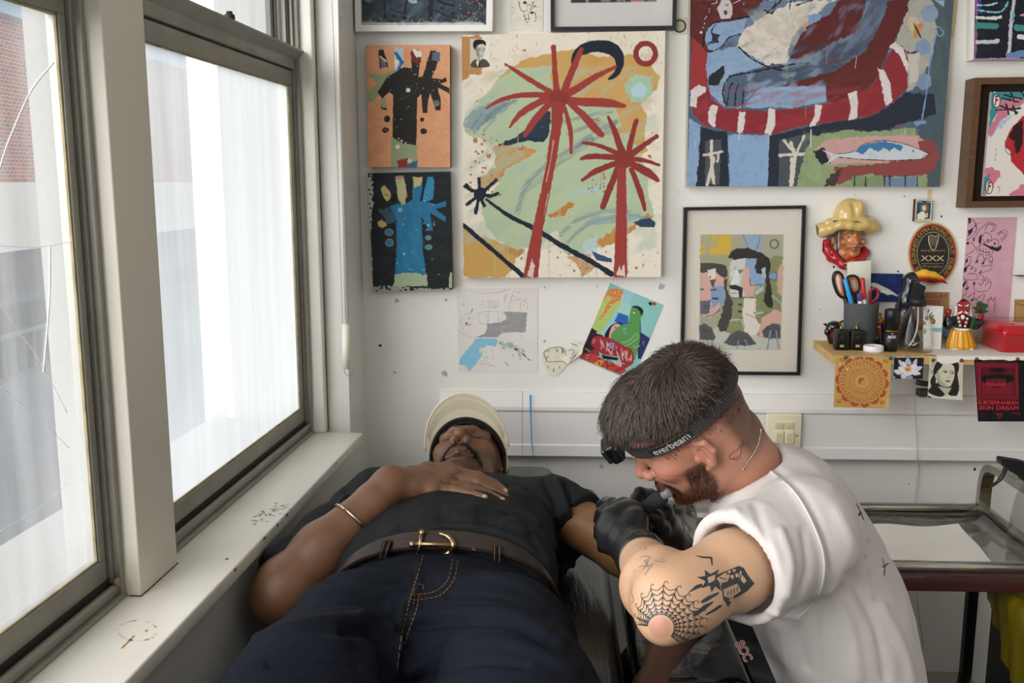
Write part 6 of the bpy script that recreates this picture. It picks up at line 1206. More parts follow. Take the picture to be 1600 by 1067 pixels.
q = MB(); q.ball(w3(563, 390, -.002), (.0078, .0072, .0094)); q.tube([w3(560, 400), w3(560, 450)], .0055); [q.tube([w3(532, 365+i*20, -.0085), w3(590, 362+i*20, -.0085)], .0024, seg=6) for i in range(4)]; q.build('gripping_hand', [bpy.data.materials['figurine_red']], tg)
lf = [(545, 350), (470, 345), (485, 310), (430, 265), (495, 255), (500, 205), (545, 180), (580, 205), (640, 230), (630, 270), (600, 285), (650, 320), (600, 345)]
q = MB(); q.prism([(w_[0], w_[2]) for w_ in [w3(*l_) for l_ in [tuple(t_) for t_ in catmull(lf, 3, True)]]], (0, Yb, 0), (1, 0, 0), (0, 0, 1), (0, 1, 0), -.006, .001); q.build('leaf_fan', [bpy.data.materials['leaf_green']], tg)
q = MB(); q.tube([w3(520, 235, -.006), w3(552, 345, -.006)], .0036, seg=8); q.build('fan_stem', [mat('figurine_brown', '#4a2018', .35)], tg)
# red tin
T = T4; a = SH(1533.5, 540); b = SH(1566, 552); ex_ = (b-a)[:2]; w_ = math.hypot(*ex_); zt = .078
rt = empty('red_tin', (b+a)/2, 'glossy red lidded tin box at the right end of the shelf', 'tin box')
pl = [(a[0], a[1]), (b[0], b[1]), (b[0]+.24, b[1]+.004), (a[0]+.26, min(a[1]+.10, WALL-.012)), (a[0]+.02, min(a[1]+.10, WALL-.012))]
def rnd(pl, r, n=5):
    out = []
    for i in range(len(pl)):
        p0, p1, p2 = [np.array(pl[(i+k) % len(pl)]) for k in (-1, 0, 1)]; u = (p0-p1)/np.linalg.norm(p0-p1); v_ = (p2-p1)/np.linalg.norm(p2-p1); s0 = p1+u*r; s2 = p1+v_*r
        for k in range(n+1): t_ = k/n; out.append((1-t_)**2*s0+2*t_*(1-t_)*p1+t_*t_*s2)
    return out
def ring(off, z, pl=pl, r=.012):
    o = rnd(pl, r); cen = np.mean(o, 0); return [(*(cen+(p-cen)*(1+off)), zs+z) for p in o]
M_red = mat('red_gloss_tin', '#a8101c', .12, coat=.6)
q = MB(); q.loft([ring(-.01, .001), ring(0, .004), ring(0, .044), ring(.012, .045), ring(.012, .048)]); q.build('tin_body', [M_red], rt)
q = MB(); q.loft([ring(.02, .048), ring(.024, .050), ring(.022, .056), ring(0, .059), ring(-.02, .068), ring(-.05, .071)]); q.build('tin_lid', [mat('red_gloss_lid', '#b5121f', .1, coat=.6)], rt)
q = MB(); q.box((b[0]+.045, b[1]+.03, zs+.071), (b[0]+.12, b[1]+.055, zs+.0718)); q.build('silver_sticker', [mat('silver_sticker', '#9fa0a0', .4)], rt)
# white cloth over the right half of the shelf
q = MB(); nx = 60; V = []; g = np.random.default_rng(8); xs = np.linspace(SH(1462, 556)[0], 1.75, nx); jag = np.interp(np.arange(nx), np.arange(0, nx, 1), g.uniform(.006, .011, nx))
for i, x in enumerate(xs):
    dr = jag[i]+(.012*max(0, 1-abs(i-2)/3) if i < 6 else 0); yb0 = YF+.19 if i > 3 else YF+.02+.04*i
    V += [(x+(-.02 if i == 0 else 0), yb0, zs+.0012), (x, (yb0+YF)/2, zs+.0018+.0006*g.random()), (x, YF+.006, zs+.0014), (x, YF-.0022, zs+.0006), (x, YF-.003-.001*g.random(), zs-dr)]
q.add(V, [(i*5+j, i*5+j+5, i*5+j+6, i*5+j+1) for i in range(nx-1) for j in range(4)], 0, True)
tag(q.build('shelf_paper', [mat('white_tissue_cloth', '#dcd8d2', .9, bump=.5, bscale=150)]), 'white paper lining draped over the right half of the shelf', 'shelf paper')
# dark bull figure left, masked figure right of the pot
def blob_fig(name, label, cat, fn): 
    r = empty(name, fn['o'], label, cat)
    for nm, v, m in fn['parts']: vobj(nm, v, m, r)
    return r
T5 = tr(1270, 400, 6.669); Yc = 2.60; w5 = lambda x, y, d=0: P(*T5('%f,%f' % (x, y))[0], Yc+d)
v = Vox(w5(100, 920)-[.01, .04, .01], w5(330, 640)+[.01, .04, .01], .0018); v.ell(w5(225, 740), (.0215, .020, .0175), 0).ell(w5(215, 830), (.018, .017, .016), .014).cap(w5(215, 850), w5(205, 885), .013, .012, .008).ell(w5(150, 790, -.006), (.008, .008, .010), .008).cap(w5(135, 715), w5(112, 705, -.003), .004, .002, .004).cap(w5(295, 690), w5(320, 672), .004, .002, .004)
V, F = v.mesh(1); px_, py_ = proj(V); rr = sstep(.004, .0, np.hypot(px_-T5('205,820')[0][0], (py_-T5('205,820')[0][1])*.6)*.0018-.004); n_ = vn3(V*90); cc = lin('#16130f')*(1-rr[:, None])+lin('#6b1d1a')*rr[:, None]; yy = (n_ > .66)&(py_ < T5('0,720')[0][1]); cc[yy] = lin('#8a7a2a'); cc[(px_ < T5('140,0')[0][0])&(py_ < T5('0,730')[0][1])] = lin('#5c1c18')
tag(npmesh('bull_figurine', V, F, mat('lacquer_dark', '#ffffff', .15, attr='Col', coat=.5), col=cc), 'small dark lacquered animal figurine at the left end of the shelf', 'figurine')
v = Vox(w5(600, 930)-[.01, .05, .01], w5(760, 570)+[.02, .05, .01], .0018); v.ell(w5(680, 690, .0), (.016, .014, .022), 0).ell(w5(675, 800), (.018, .015, .020), .01).cap(w5(675, 850), w5(675, 895), .017, .019, .008).cap(w5(670, 605), w5(710, 600), .003, .003, .003)
V, F = v.mesh(1); px_, py_ = proj(V); ty = (py_-400)*6.669; tx = (px_-1270)*6.669; cc = np.tile(lin('#17130f'), (len(V), 1)); cc[(ty < 700)] = lin('#c99a26'); cc[(ty < 700)&(np.abs(((tx+ty) % 60)-30) < 7)&(ty > 640)] = lin('#a33520'); cc[(ty < 618)] = lin('#8a7048'); cc[(ty > 700)&(ty < 860)&(tx < 715)&(tx > 645)] = lin('#8c1c1e'); cc[np.hypot(tx-690, ty-738) < 16] = lin('#e0d8c8'); cc[np.hypot(tx-660, ty-850) < 18] = lin('#d8c8b8')
tag(npmesh('mask_figurine', V, F, bpy.data.materials['lacquer_dark'], col=cc), 'red and yellow masked figurine hidden between pen pot and black stick', 'figurine')
# ---- papers pinned to the shelf edge
yp = YF-.002
def paint_wheel(p):
    p.C[:] = lin('#cda65a'); p.mottle('#c09a4c', .4, 22, seed=3); T = tr(1290, 540, 9.7); R_ = '#b0543c'; cx_, cy_ = T('553,542')[0]; rx, ry = 38.0, 36.6
    for i in range(14): a_ = i*2*math.pi/14+.1; p.ell((cx_+rx*.90*math.cos(a_), cy_+ry*.90*math.sin(a_)), (8, 8), R_)
    p.ell((cx_, cy_), (rx*.94, ry*.94), R_)
    for i in range(34):
        a_ = i*2*math.pi/34; e = lambda f: (cx_+rx*f*math.cos(a_), cy_+ry*f*math.sin(a_))
        p.line([e(.70), e(.90)], 5.6, '#cda65a'); p.line([e(.72), e(.88)], 4.6, R_, alpha=.35); p.line([e(.73), e(.87)], 3.5, '#c9a055'); p.line([e(.75), e(.86)], 2.4, R_, rough=1.6, rs=1.3, alpha=.75)
    p.ell((cx_, cy_), (rx*.66, ry*.66), '#c9a055')
    for i in range(22):
        a_ = i*2*math.pi/22+.1; e = lambda f: (cx_+rx*f*math.cos(a_), cy_+ry*f*math.sin(a_)); p.line([e(.40), e(.62)], 5.0, R_, alpha=.8); p.line([e(.41), e(.61)], 3.9, '#cda65a'); p.line([e(.46), e(.58)], 2.2, R_, rough=1.5, rs=1.2, alpha=.6)
    for f in (.36, .30): p.ell((cx_, cy_), (rx*f, ry*f), R_, alpha=.8); p.ell((cx_, cy_), (rx*f-.6, ry*f-.6), '#cda65a')
    p.ell((cx_, cy_), 6.2, R_); p.ell((cx_, cy_), 5.7, '#cda65a'); p.poly([(cx_+5.9*math.cos(t_), cy_+5.9*math.sin(t_)) for t_ in np.linspace(math.pi/2, 3*math.pi/2, 12)], R_); p.ell((cx_, cy_-2.95), 2.9, R_); p.ell((cx_, cy_+2.95), 2.9, '#cda65a'); p.ell((cx_, cy_-2.9), .9, '#cda65a'); p.ell((cx_, cy_+2.9), .9, R_)
    for c_ in ('245,215', '905,235', '200,845', '855,860'): x, y = T(c_)[0]; [p.line([(x+dx, y-3), (x+dx+2, y+3)], .9, R_, rough=.8, rs=1.5) for dx in (-3, 0, 3)]; p.line([(x-4, y), (x+4, y+1)], .8, R_)
    p.ell(T('327,355')[0], 1.8, '#e8d8b0', rough=.5); p.line(T('215,260 218,320'), 1, '#e4cf9c'); p.poly(T('930,820 955,830 952,955 900,955'), '#e0c07c', soft=6)
pins = []
def pinned(name, corners, paint, label, cat, res=.42, pinpx=(), base='#ffffff', yd=yp):
    o = flat_art(name, corners, .0006, paint, res=res, ydep=yd, side=base, label=label, cat=cat)
    return o
pinned('zodiac_print', [(1306, 558), (1393.5, 558), (1388, 638.5), (1302, 636)], paint_wheel, 'square ochre paper printed with a red wheel, pinned under the shelf', 'print')
def paint_lotus(p):
    p.C[:] = lin('#171c28'); p.mottle('#2c3c40', .5, 12, seed=5); T = tr(1290, 540, 9.7)
    for pts, c_ in [('1205,265 1240,185 1290,230 1290,290', '#b9bccb'), ('1105,215 1165,250 1200,330 1130,300', '#c9cbd4'), ('1385,195 1380,290 1320,300 1330,240', '#c4c6d2'), ('1470,320 1400,390 1330,390 1370,320', '#cfcdd8'), ('1030,380 1110,360 1170,400 1100,440', '#d6d4dc'), ('1440,430 1380,380 1320,400 1340,450', '#dcd8dc'), ('1145,430 1210,420 1245,460 1200,500 1150,490', '#cfcdd6'), ('1230,460 1310,460 1318,510 1215,508', '#8f92b4'), ('1100,330 1180,320 1220,400 1160,400', '#e2dfe0'), ('1170,240 1230,290 1230,350 1180,320', '#e6e3e2'), ('1290,290 1390,295 1350,360 1290,370', '#e6e2e0'), ('1170,360 1330,360 1340,420 1250,455 1180,420', '#e9e4e0')]: p.poly(T(pts), c_, rough=.3, curve=3)
    p.ell(T('1250,350')[0], (6, 5), '#e2b088', soft=4); p.ell(T('1245,362')[0], (3.4, 2.6), '#c07838', soft=2.5); p.line(T('1190,400 1250,435 1320,400'), .5, '#c0a8b0', curve=3); p.ell(T('1040,480')[0], 1.3, '#d0d0d0')
pinned('flower_card', [(1397, 558.8), (1443.5, 558.8), (1442, 592.5), (1395.5, 591.5)], paint_lotus, 'small card with a white water lily on dark water, pinned under the shelf', 'card')
def paint_woman(p):
    p.C[:] = lin('#c9c4b0'); T = tr(1440, 545, 8.5375); K = '#262622'
    p.poly(T('80,620 130,590 300,580 540,560 545,690 80,655'), '#d9d4c4', rough=1); p.mottle('#8f8b7c', .6, 7, seed=4, box=(1490, 570, 1505, 612)); p.poly(T('80,620 130,640 140,655 85,655'), '#2a2a26')
    p.poly(T('160,260 200,180 260,140 340,130 430,150 490,180 500,260 480,340 490,430 500,520 480,610 420,630 360,610 330,560 320,600 260,640 180,625 100,590 90,550 130,500 115,440 150,350'), K, curve=3, rough=.8, rs=3)
    p.poly(T('215,500 330,520 400,520 350,600 320,640 300,590'), '#b9b4a0'); p.poly(T('290,200 360,195 420,220 440,290 435,380 410,450 380,500 320,505 250,480 210,410 195,370 215,300 260,250'), '#cfcab6', curve=3); p.poly(T('215,300 240,310 250,400 320,480 360,500 300,500 230,460 200,400'), '#a8a390', soft=3, curve=2)
    p.poly(T('175,345 200,330 205,400 185,395'), '#b9b4a0'); p.poly(T('190,410 207,415 205,460 190,455'), '#e6e2d2'); p.line(T('270,305 300,290 345,298'), 1, K, curve=3).line(T('375,305 400,290 432,305'), 1, K, curve=3); p.ell(T('318,312')[0], (2.6, 1.1), '#3a3832').ell(T('412,325')[0], (2.4, 1.1), '#3a3832'); p.line(T('375,310 385,370 365,385 345,380'), .9, '#8f8a78', curve=3); p.ell(T('350,432')[0], (4.4, 1.6), '#77705f'); p.line(T('318,430 350,428 385,432'), .6, '#3f3b32')
    p.poly(T('130,130 200,130 170,210 130,270'), '#b0ab98'); p.line(T('110,260 130,320 150,290'), 1, '#77725f')
pinned('portrait_photo', [(1453, 558), (1505, 559.5), (1504, 625.5), (1449.5, 621)], paint_woman, 'black and white photo of a dark haired woman, pinned under the shelf', 'photo')
def paint_post(p):
    p.C[:] = lin('#0f1114'); T = tr(1440, 545, 8.5375); R_ = '#a32033'
    p.poly(T('720,182 1288,190 1300,682 738,682'), '#7d1a2a'); p.poly(T('795,250 1232,258 1232,622 800,618'), '#141012'); p.poly(T('800,255 1228,262 1228,345 805,345'), '#5a1220', soft=3); p.ell(T('1015,285')[0], (13, 4), '#16090c', soft=4); p.poly(T('800,440 1225,440 1230,618 800,615'), '#7a1828', soft=4); p.poly(T('800,400 900,350 1120,350 1220,400 1130,470 1000,520 880,480'), '#12080b', curve=3)
    for i in range(7):
        x = 880+i*38; p.ell(T('%d,%d' % (x, 418+6*abs(i-3)//3))[0], (2.0, 3.7), '#74202a'); p.ell(T('%d,%d' % (x, 412))[0], (1, 1.8), '#2e0c12')
    for i in range(8): x = 868+i*35; p.ell(T('%d,%d' % (x, 480-6*abs(i-3.5)//2))[0], (1.9, 3.2), '#a3263a')
    g = np.random.default_rng(3)
    for i in range(34):
        t_ = i/34; 
        for (x, y) in ([(735+t_*560, 222), (740+t_*555, 655)] if True else []): p.line(T('%f,%f %f,%f' % (x, y-18, x+12, y+18)), .9, '#16090c'); p.line(T('%f,%f %f,%f' % (x+12, y-12, x, y+14)), .6, R_)
        if 230+t_*410 < 640: 
            for x in (765, 1265): y = 240+t_*400; p.line(T('%f,%f %f,%f' % (x-26, y, x+26, y+14)), .8, '#16090c'); p.line(T('%f,%f %f,%f' % (x+20, y-8, x-18, y+16)), .6, R_)
    p.line(T('820,165 1190,168'), .9, '#7a1828', dry=.4, rough=.5).line(T('950,845 1115,845'), .6, '#6a1a26').line(T('1210,856 1318,860'), 1.1, '#8a2030', rough=.4).line(T('1250,885 1318,885'), .7, '#5a1520'); [p.line(T('760,%d 880,%d' % (y, y)), .5, '#4a1420') for y in (860, 880, 900, 915)]; p.ell(T('1040,905')[0], (4.4, 3.6), '#5a1520')
po = pinned('red_poster', [(1521.5, 560), (1612, 560.5), (1618, 658.5), (1528, 658.5)], paint_post, 'black and red poster of a grinning mouth reading SUBTERRANEAN SKIN DREAM', 'poster')
T = tr(1440, 545, 8.5375); q = MB()
for t_, c_, f_, s_ in [('SUBTERRANEAN', '1022,720', 535, .0135), ('SKIN DREAM', '1030,790', 525, .0155), ('REAL', '1040,872', 90, .0055)]: q.text(t_, P(*T(c_)[0], yp-.0006), (1, 0, 0), (0, 0, 1), s_, off=.0006 if s_ > .01 else .0001, fit=f_/8.5375*yp/FOC)
q.build('lettering', [mat('poster_red', '#b3202f', .6)], po)
for i, (x, y) in enumerate([(1321, 558.5), (1391.5, 559.5), (1458, 562.5), (1502, 563), (1526, 561), (1590, 561)]):
    q = MB(); cc = P(x, y, yp-.001); q.lathe([(.0049, 0), (.0046, .0014), (.003, .0028), (0, .0034)], cc, axis=(0, -1, 0), seg=14)
    tag(q.build('brass_tack', [mat('aged_brass', '#75602e', .35, metal=.9) if i == 0 else bpy.data.materials['aged_brass']]), ['brass tack at the top left of the ochre print', 'brass tack between the ochre print and the flower card', 'brass tack at the top left of the woman photo', 'brass tack at the top right of the woman photo', 'brass tack at the top left of the red poster', 'brass tack at the top right of the red poster'][i], 'tack', 'brass tacks along the shelf edge')
# ------------------------------------------------------------------ cowboy head plaque
T6 = tr(1265, 300, 8.2077); cw = empty('cowboy_plaque', P(1323, 412, WALL), 'painted cowboy head wall plaque with tan hat and red neckerchief', 'wall plaque'); h3 = lambda x, y, d: P(*T6('%f,%f' % (x, y))[0], WALL-d)
M_hat = mat('hat_tan_gloss', '#c9ae6c', .25, coat=.4, var=.06, vscale=20)
v = Vox(h3(60, 620, .0)-[0, .09, 0], h3(940, 90, .0)+[0, .0, 0], .0015)
v.ell(h3(505, 320, .022), (.0400, .034, .040), 0).ell(h3(505, 250, .020), (.0315, .028, .036), .015).cap(h3(560, 140, .045), h3(595, 290, .058), .004, .006, .010, 'sub').ell(h3(640, 210, .035), (.010, .016, .022), .008)
rim = [(120, 440, .012), (170, 500, .026), (270, 470, .045), (400, 420, .055), (520, 430, .060), (630, 450, .058), (700, 420, .05), (770, 440, .035), (850, 470, .018)]
v.chain([h3(*r_) for r_ in rim], [.008, .0155, .0125, .010, .010, .009, .015, .020, .012], .012).chain([h3(*r_) for r_ in [(120, 430, .004), (250, 390, .01), (400, 380, .012), (600, 390, .012), (750, 370, .012), (850, 430, .006)]], [.006, .009, .010, .010, .012, .01], .01)
v.ell(h3(500, 400, .02), (.042, .036, .010), .010); v.plane(h3(0, 0, .001), (0, 1, 0))
vobj('hat', v, M_hat, cw, 2)
q = MB(); q.tube(catmull([h3(*r_) for r_ in [(300, 375, .045), (400, 372, .056), (520, 384, .062), (640, 386, .060), (690, 370, .045)]], 5), .0022, seg=8, m=0)
for x in (545, 575, 605, 635, 662): q.ball(h3(x, 395, .0655), .0019, m=1 if x != 635 else 2, seg=8, rings=5)
q.build('hat_band', [mat('band_dark', '#3c4238', .4), mat('band_gold', '#c9921e', .3), mat('band_white', '#dcd8cc', .4)], cw)
v = Vox(h3(220, 920, .0)-[0, .09, 0], h3(760, 440, .0)+[0, 0, 0], .0011); sk = v
sk.ell(h3(520, 620, .018), (.0275, .033, .042), 0).ell(h3(560, 780, .024), (.0165, .020, .014), .014).ell(h3(530, 500, .022), (.024, .028, .018), .012)
sk.chain([h3(590, 560, .052), h3(598, 620, .058), h3(605, 655, .062)], [.0035, .0045, .0058], .006).ell(h3(570, 660, .055), .0040, .004).ell(h3(635, 655, .053), .0036, .004).chain([h3(440, 530, .045), h3(500, 508, .052), h3(550, 525, .054)], .0028, .005).chain([h3(600, 530, .054), h3(650, 520, .05), h3(695, 540, .042)], .0028, .005)
sk.ell(h3(495, 572, .052), (.006, .004, .0042), .003, 'sub').ell(h3(650, 575, .05), (.006, .004, .0042), .003, 'sub').ell(h3(495, 574, .046), .0046, .001).ell(h3(650, 577, .044), .0044, .001)
sk.ell(h3(440, 640, .038), (.009, .008, .009), .008).ell(h3(690, 640, .034), (.007, .008, .009), .008).chain([h3(480, 712, .046), h3(560, 700, .056), h3(600, 690, .058), h3(650, 700, .050)], [.0022, .0032, .0036, .0025], .004).chain([h3(500, 738, .046), h3(570, 735, .056), h3(640, 728, .050)], [.002, .0036, .0025], .004).chain([h3(480, 724, .050), h3(570, 718, .0615), h3(650, 712, .055)], .0010, .0015, 'sub')
sk.chain([h3(520, 650, .052), h3(475, 700, .046), h3(470, 770, .038)], .0012, .003, 'sub').chain([h3(650, 655, .052), h3(680, 700, .046), h3(680, 760, .036)], .0012, .003, 'sub').chain([h3(440, 610, .044), h3(500, 605, .051), h3(540, 600, .052)], .0008, .002, 'sub')
sk.chain([h3(545, 470, .05), h3(560, 500, .053), h3(555, 520, .054)], .0008, .002, 'sub').ell(h3(560, 800, .042), (.010, .008, .008), .008).cap(h3(420, 800, .012), h3(470, 900, .010), .020, .022, .012)
sk.ell(h3(300, 620, .020), (.0048, .007, .0105), .003).ell(h3(305, 620, .027), (.0022, .004, .006), .002, 'sub'); sk.plane(h3(0, 0, .001), (0, 1, 0))
V, F = sk.mesh(1); px_, py_ = proj(V); tx, ty = (px_-1265)*8.2077, (py_-300)*8.2077; n_ = vn3(V*160)
cc = np.tile(lin('#b3713e'), (len(V), 1))*(0.85+.3*n_[:, None]); N_ = vnormals(V, F)
for (x, y, r_, col) in [(487, 570, 10, '#2a2a1c'), (655, 573, 10, '#2a2a1c'), (470, 575, 9, '#c9b890'), (510, 577, 7, '#c9b890')]: cc[(np.hypot(tx-x, (ty-y)*1.4) < r_)] = lin(col)
lp = linesd(tx, ty, [(480, 725), (570, 722), (650, 715)], 0); cc[lp < 14] = lin('#94503a'); hr = (linesd(tx, ty, [(440, 545), (500, 512), (550, 530)], 0) < 14) | (linesd(tx, ty, [(600, 535), (650, 522), (700, 545)], 0) < 12); cc[hr] = lin('#7a6a50')
cc[(tx < 380) & (ty < 540) | (tx > 700) & (ty < 560)] = lin('#5a5648'); npmesh('face', V, F, mat('painted_face', '#ffffff', .3, attr='Col', coat=.3), cw, col=cc)
v = Vox(h3(200, 720, .0)-[0, .05, 0], h3(340, 480, .0)+[0, 0, 0], .0015); v.chain([h3(330, 500, .01), h3(270, 560, .008), h3(255, 620, .006), h3(280, 690, .008)], [.008, .008, .006, .005], .008); vobj('hair', v, mat('painted_grey_hair', '#66645a', .5, bump=.4), cw)
v = Vox(h3(140, 1010, .0)-[0, .09, 0], h3(760, 600, .0)+[0, 0, 0], .0015)
v.chain([h3(200, 660, .008), h3(215, 720, .012), h3(260, 780, .016), h3(330, 850, .022), (h3(430, 930, .030)), h3(480, 965, .030)], [.008, .012, .013, .013, .012, .007], .008).chain([h3(430, 930, .03), h3(560, 900, .036), h3(660, 850, .026), h3(710, 780, .012), h3(690, 730, .008)], [.011, .013, .012, .012, .008], .008).ell(h3(260, 855, .016), (.009, .010, .009), .006).chain([h3(190, 650, .01), h3(240, 630, .012)], .007, .006)
for (x, y) in [(235, 690), (240, 750), (280, 800), (350, 900), (400, 890), (620, 890)]: v.cap(h3(x-30, y-18, .030), h3(x+30, y+22, .030), .0022, .0016, .003, 'sub')
v.plane(h3(0, 0, .001), (0, 1, 0)); vobj('neckerchief', v, mat('kerchief_red', '#a81c24', .3, coat=.3), cw)
q = MB(); q.tube(catmull([h3(*r_) for r_ in [(350, 480, .040), (350, 600, .042), (350, 700, .042), (370, 790, .040), (430, 870, .044), (465, 920, .046)]], 5), .0016, seg=8); q.ball(h3(470, 965, .044), .004, m=1); q.ball(h3(458, 915, .050), .0018, m=2); q.build('chin_strap', [M_blk, mat('green_bead', '#2f7a4a', .3), bpy.data.materials['band_white']], cw)
# ------------------------------------------------------------------ steel trolley
M_steel = mat('stainless_steel', '#b5b2a8', .22, metal=1, var=.1, vscale=20, bump=.3, bscale=26); M_maroon = mat('maroon_steel', '#4a1f1f', .4); M_film = thin(mat('cling_film', '#ffffff'), (.97, .97, .97), .3)
zt = .738; xl, xr = .33, float(P(1527, 808, 2.5)[0])+.015; yb, yf = 2.50, 2.10
tl = empty('steel_trolley', ((xl+xr)/2, 2.3, 0), 'steel instrument trolley with maroon frame behind the tattooer', 'trolley')
q = MB(); q.box((xl, yf, zt-.006), (xr, yb, zt-.002)); 
for a_, b_ in [((xl, yf), (xr, yf)), ((xr, yf), (xr, yb)), ((xr, yb), (xl, yb)), ((xl, yb), (xl, yf))]: q.tube([(*a_, zt+.012), (*b_, zt+.012)], .012, seg=12, caps=True)
q.build('tray', [M_steel], tl)
q = MB(); t_ = .018
for lo, hi in [((xl-.01, yf-.012, zt-.045), (xr+.01, yf+.012, zt-.002)), ((xl-.01, yb-.012, zt-.045), (xr+.01, yb+.012, zt-.002)), ((xr-.01, yf, zt-.045), (xr+.012, yb, zt-.002)), ((xl-.012, yf, zt-.045), (xl+.01, yb, zt-.002))]: q.box(lo, hi, 0, .003)
q.build('frame', [M_maroon], tl)
for x in (xl+.01, xr-.014):
    for y in (yf+.005, yb-.005): q = MB(); q.box((x-.013, y-.013, .05), (x+.013, y+.013, zt-.04), 0, .002); q.build('leg', [mat('black_leg', '#101114', .4) if 'black_leg' not in bpy.data.materials else bpy.data.materials['black_leg']], tl); q = MB(); q.lathe([(0, -.012), (.024, -.012), (.026, 0), (.024, .012), (0, .012)], (x, y, .026), axis=(1, 0, 0), seg=20); q.build('castor', [M_blk], tl)
q = MB(); q.box((xl+.01, yf, .26), (xr-.01, yb, .275), 0, .002); q.build('lower_shelf', [M_steel], tl)
for x, zz in ((xr-.01, .885), (xl+.03, .885)):
    pts = catmull([(x, yb-.015, zt+.01), (x, yb-.018, zz-.055), (x, yb-.04, zz-.012), (x, yb-.10, zz), (x, yb-.2, zz), (x, yf+.12, zz), (x, yf+.03, zz-.02), (x, yf+.012, zz-.07), (x, yf+.012, zt)], 6)
    q = MB(); V = []
    for i, p_ in enumerate(pts):
        tt = pts[min(i+1, len(pts)-1)]-pts[max(i-1, 0)]; n_ = np.cross(tt/np.linalg.norm(tt), (1, 0, 0)); V.append([p_+np.array([a_*.0155, 0, 0])+n_*b_*.010 for a_, b_ in ((-1, -1), (1, -1), (1, 1), (-1, 1))])
    q.loft(V, smooth=False); q.build('handle', [M_steel], tl)
q = MB(); V = []; nx, ny = 46, 26
for j in range(ny):
    for i in range(nx): x = xl-.02+(xr-xl+.04)*i/(nx-1); y = yf-.02+(yb-yf+.04)*j/(ny-1); ed = max(abs(2*i/(nx-1)-1), abs(2*j/(ny-1)-1)); V.append((x, y, zt+.001+.024*sstep(.8, .93, ed)-.045*sstep(.955, 1.0, ed)+.004*vn2(np.array([i*.9]), np.array([j*.9]))[0]))
q.add(V, [(j*nx+i, j*nx+i+1, j*nx+i+nx+1, j*nx+i+nx) for j in range(ny-1) for i in range(nx-1)], 0, True); tag(q.build('cling_film', [M_film]), 'clear cling film stretched over the steel trolley tray', 'cling film')
# paper towel
q = MB(); V = []; cs = [PZ(1340, 822, zt+.012), PZ(1497, 820, zt+.02), PZ(1561, 890, zt+.008), PZ(1385, 886, zt+.012)]; n = 26
for layer in range(2):
    V = []
    for j in range(n):
        for i in range(n):
            a_, b_ = i/(n-1), j/(n-1); p_ = (cs[0]*(1-a_)+cs[1]*a_)*(1-b_)+(cs[3]*(1-a_)+cs[2]*a_)*b_; V.append(p_+np.array([-.006*layer*b_, .004*layer*b_, .0055*math.sin(a_*7+b_*2)*(1-b_)*.9+.002*math.sin(b_*9+a_*3)-.004*layer]))
    q.add(V, [(j*n+i, (j+1)*n+i, (j+1)*n+i+1, j*n+i+1) for j in range(n-1) for i in range(n-1)], 0, True)
tag(q.build('paper_towel', [mat('white_paper_towel', '#e6e3dd', .95, bump=.6, bscale=70)]), 'folded white paper towel lying on the steel trolley tray', 'paper towel')
# big sprayer at the right edge
b = np.array([P(1608, 800, 2.22)[0], 2.22, zt+.008]); sp = empty('plastic_sprayer', b, 'clear plastic trigger spray bottle on the trolley at the right edge', 'spray bottle')
q = MB(); q.lathe([(.001, 0), (.040, 0), (.043, .005), (.042, .05), (.034, .12), (.022, .16), (.014, .175), (.014, .19)], b, seg=32); q.build('bottle', [thin(mat('smoky_plastic', '#ffffff'), (.80, .80, .80), .3)], sp)
q = MB(); q.lathe([(.017, .185), (.017, .205), (.012, .212), (.010, .235), (0, .235)], b, seg=20); T7 = tr(1360, 700, 4.85); w7 = lambda x, y: P(*T7('%f,%f' % (x, y))[0], 2.2)
q.prism([(w_[0], w_[2]) for w_ in [w7(*t_) for t_ in [(972, 78), (990, 70), (1130, 92), (1230, 120), (1235, 240), (1150, 245), (1130, 215), (1040, 165), (1010, 140), (975, 110)]]], (0, 2.2, 0), (1, 0, 0), (0, 0, 1), (0, 1, 0), -.013, .013)
q.build('trigger_head', [M_blk], sp)
q = MB(); q.tube(catmull([w7(1030, 130), w7(1010, 190), w7(970, 250), w7(915, 290)], 5), [.007]*5+[.0065]*5+[.005]*5+[.0035], seg=10, flat=.7); q.build('trigger', [M_blk], sp)
# bin with a yellow bag
bx0 = P(1556, 990, 2.02)+[.11, 0, 0]; q = MB(); bb = empty('waste_bin', (bx0[0]+.15, 2.13, 0), 'dark blue bin lined with a yellow bag, bottom right corner', 'bin')
q.box((bx0[0], 2.02, 0), (bx0[0]+.30, 2.28, .60), 0, .008); q.build('bin_body', [mat('navy_bin', '#10131c', .4)], bb)
q = MB(); V = []; x0_, x1_ = bx0[0]-.012, bx0[0]+.312; g = np.random.default_rng(3)
for k, (z_, o_) in enumerate([(.555, .0), (.575, .006), (.60, .010), (.655, .016), (.675, .004), (.66, -.02), (.6, -.03)]):
    ring_ = []
    for t_ in np.linspace(0, 2*math.pi, 73)[:-1]:
        cx_, cy_ = (x0_+x1_)/2, 2.15; rx, ry = .165+o_, .145+o_; s_ = 1/max(abs(math.cos(t_))**4+abs(math.sin(t_))**4, 1e-6)**.25; w_ = .006*math.sin(t_*17+k)+.004*math.sin(t_*31)
        ring_.append((cx_+(rx+w_)*math.cos(t_)*s_, cy_+(ry+w_)*math.sin(t_)*s_, z_+(.012*math.sin(t_*3)-(.09 if k == 0 else 0)*math.sin(t_*2+1) if k < 2 else .012*math.sin(t_*5))))
    V.append(ring_)
q.loft(V, caps=False); q.build('bag', [mat('yellow_bag', '#8f7c14', .35, bump=.5, bscale=30)], bb)
b = PZ(1450, 1040, .278) if False else np.array([.98, 2.28, .275])
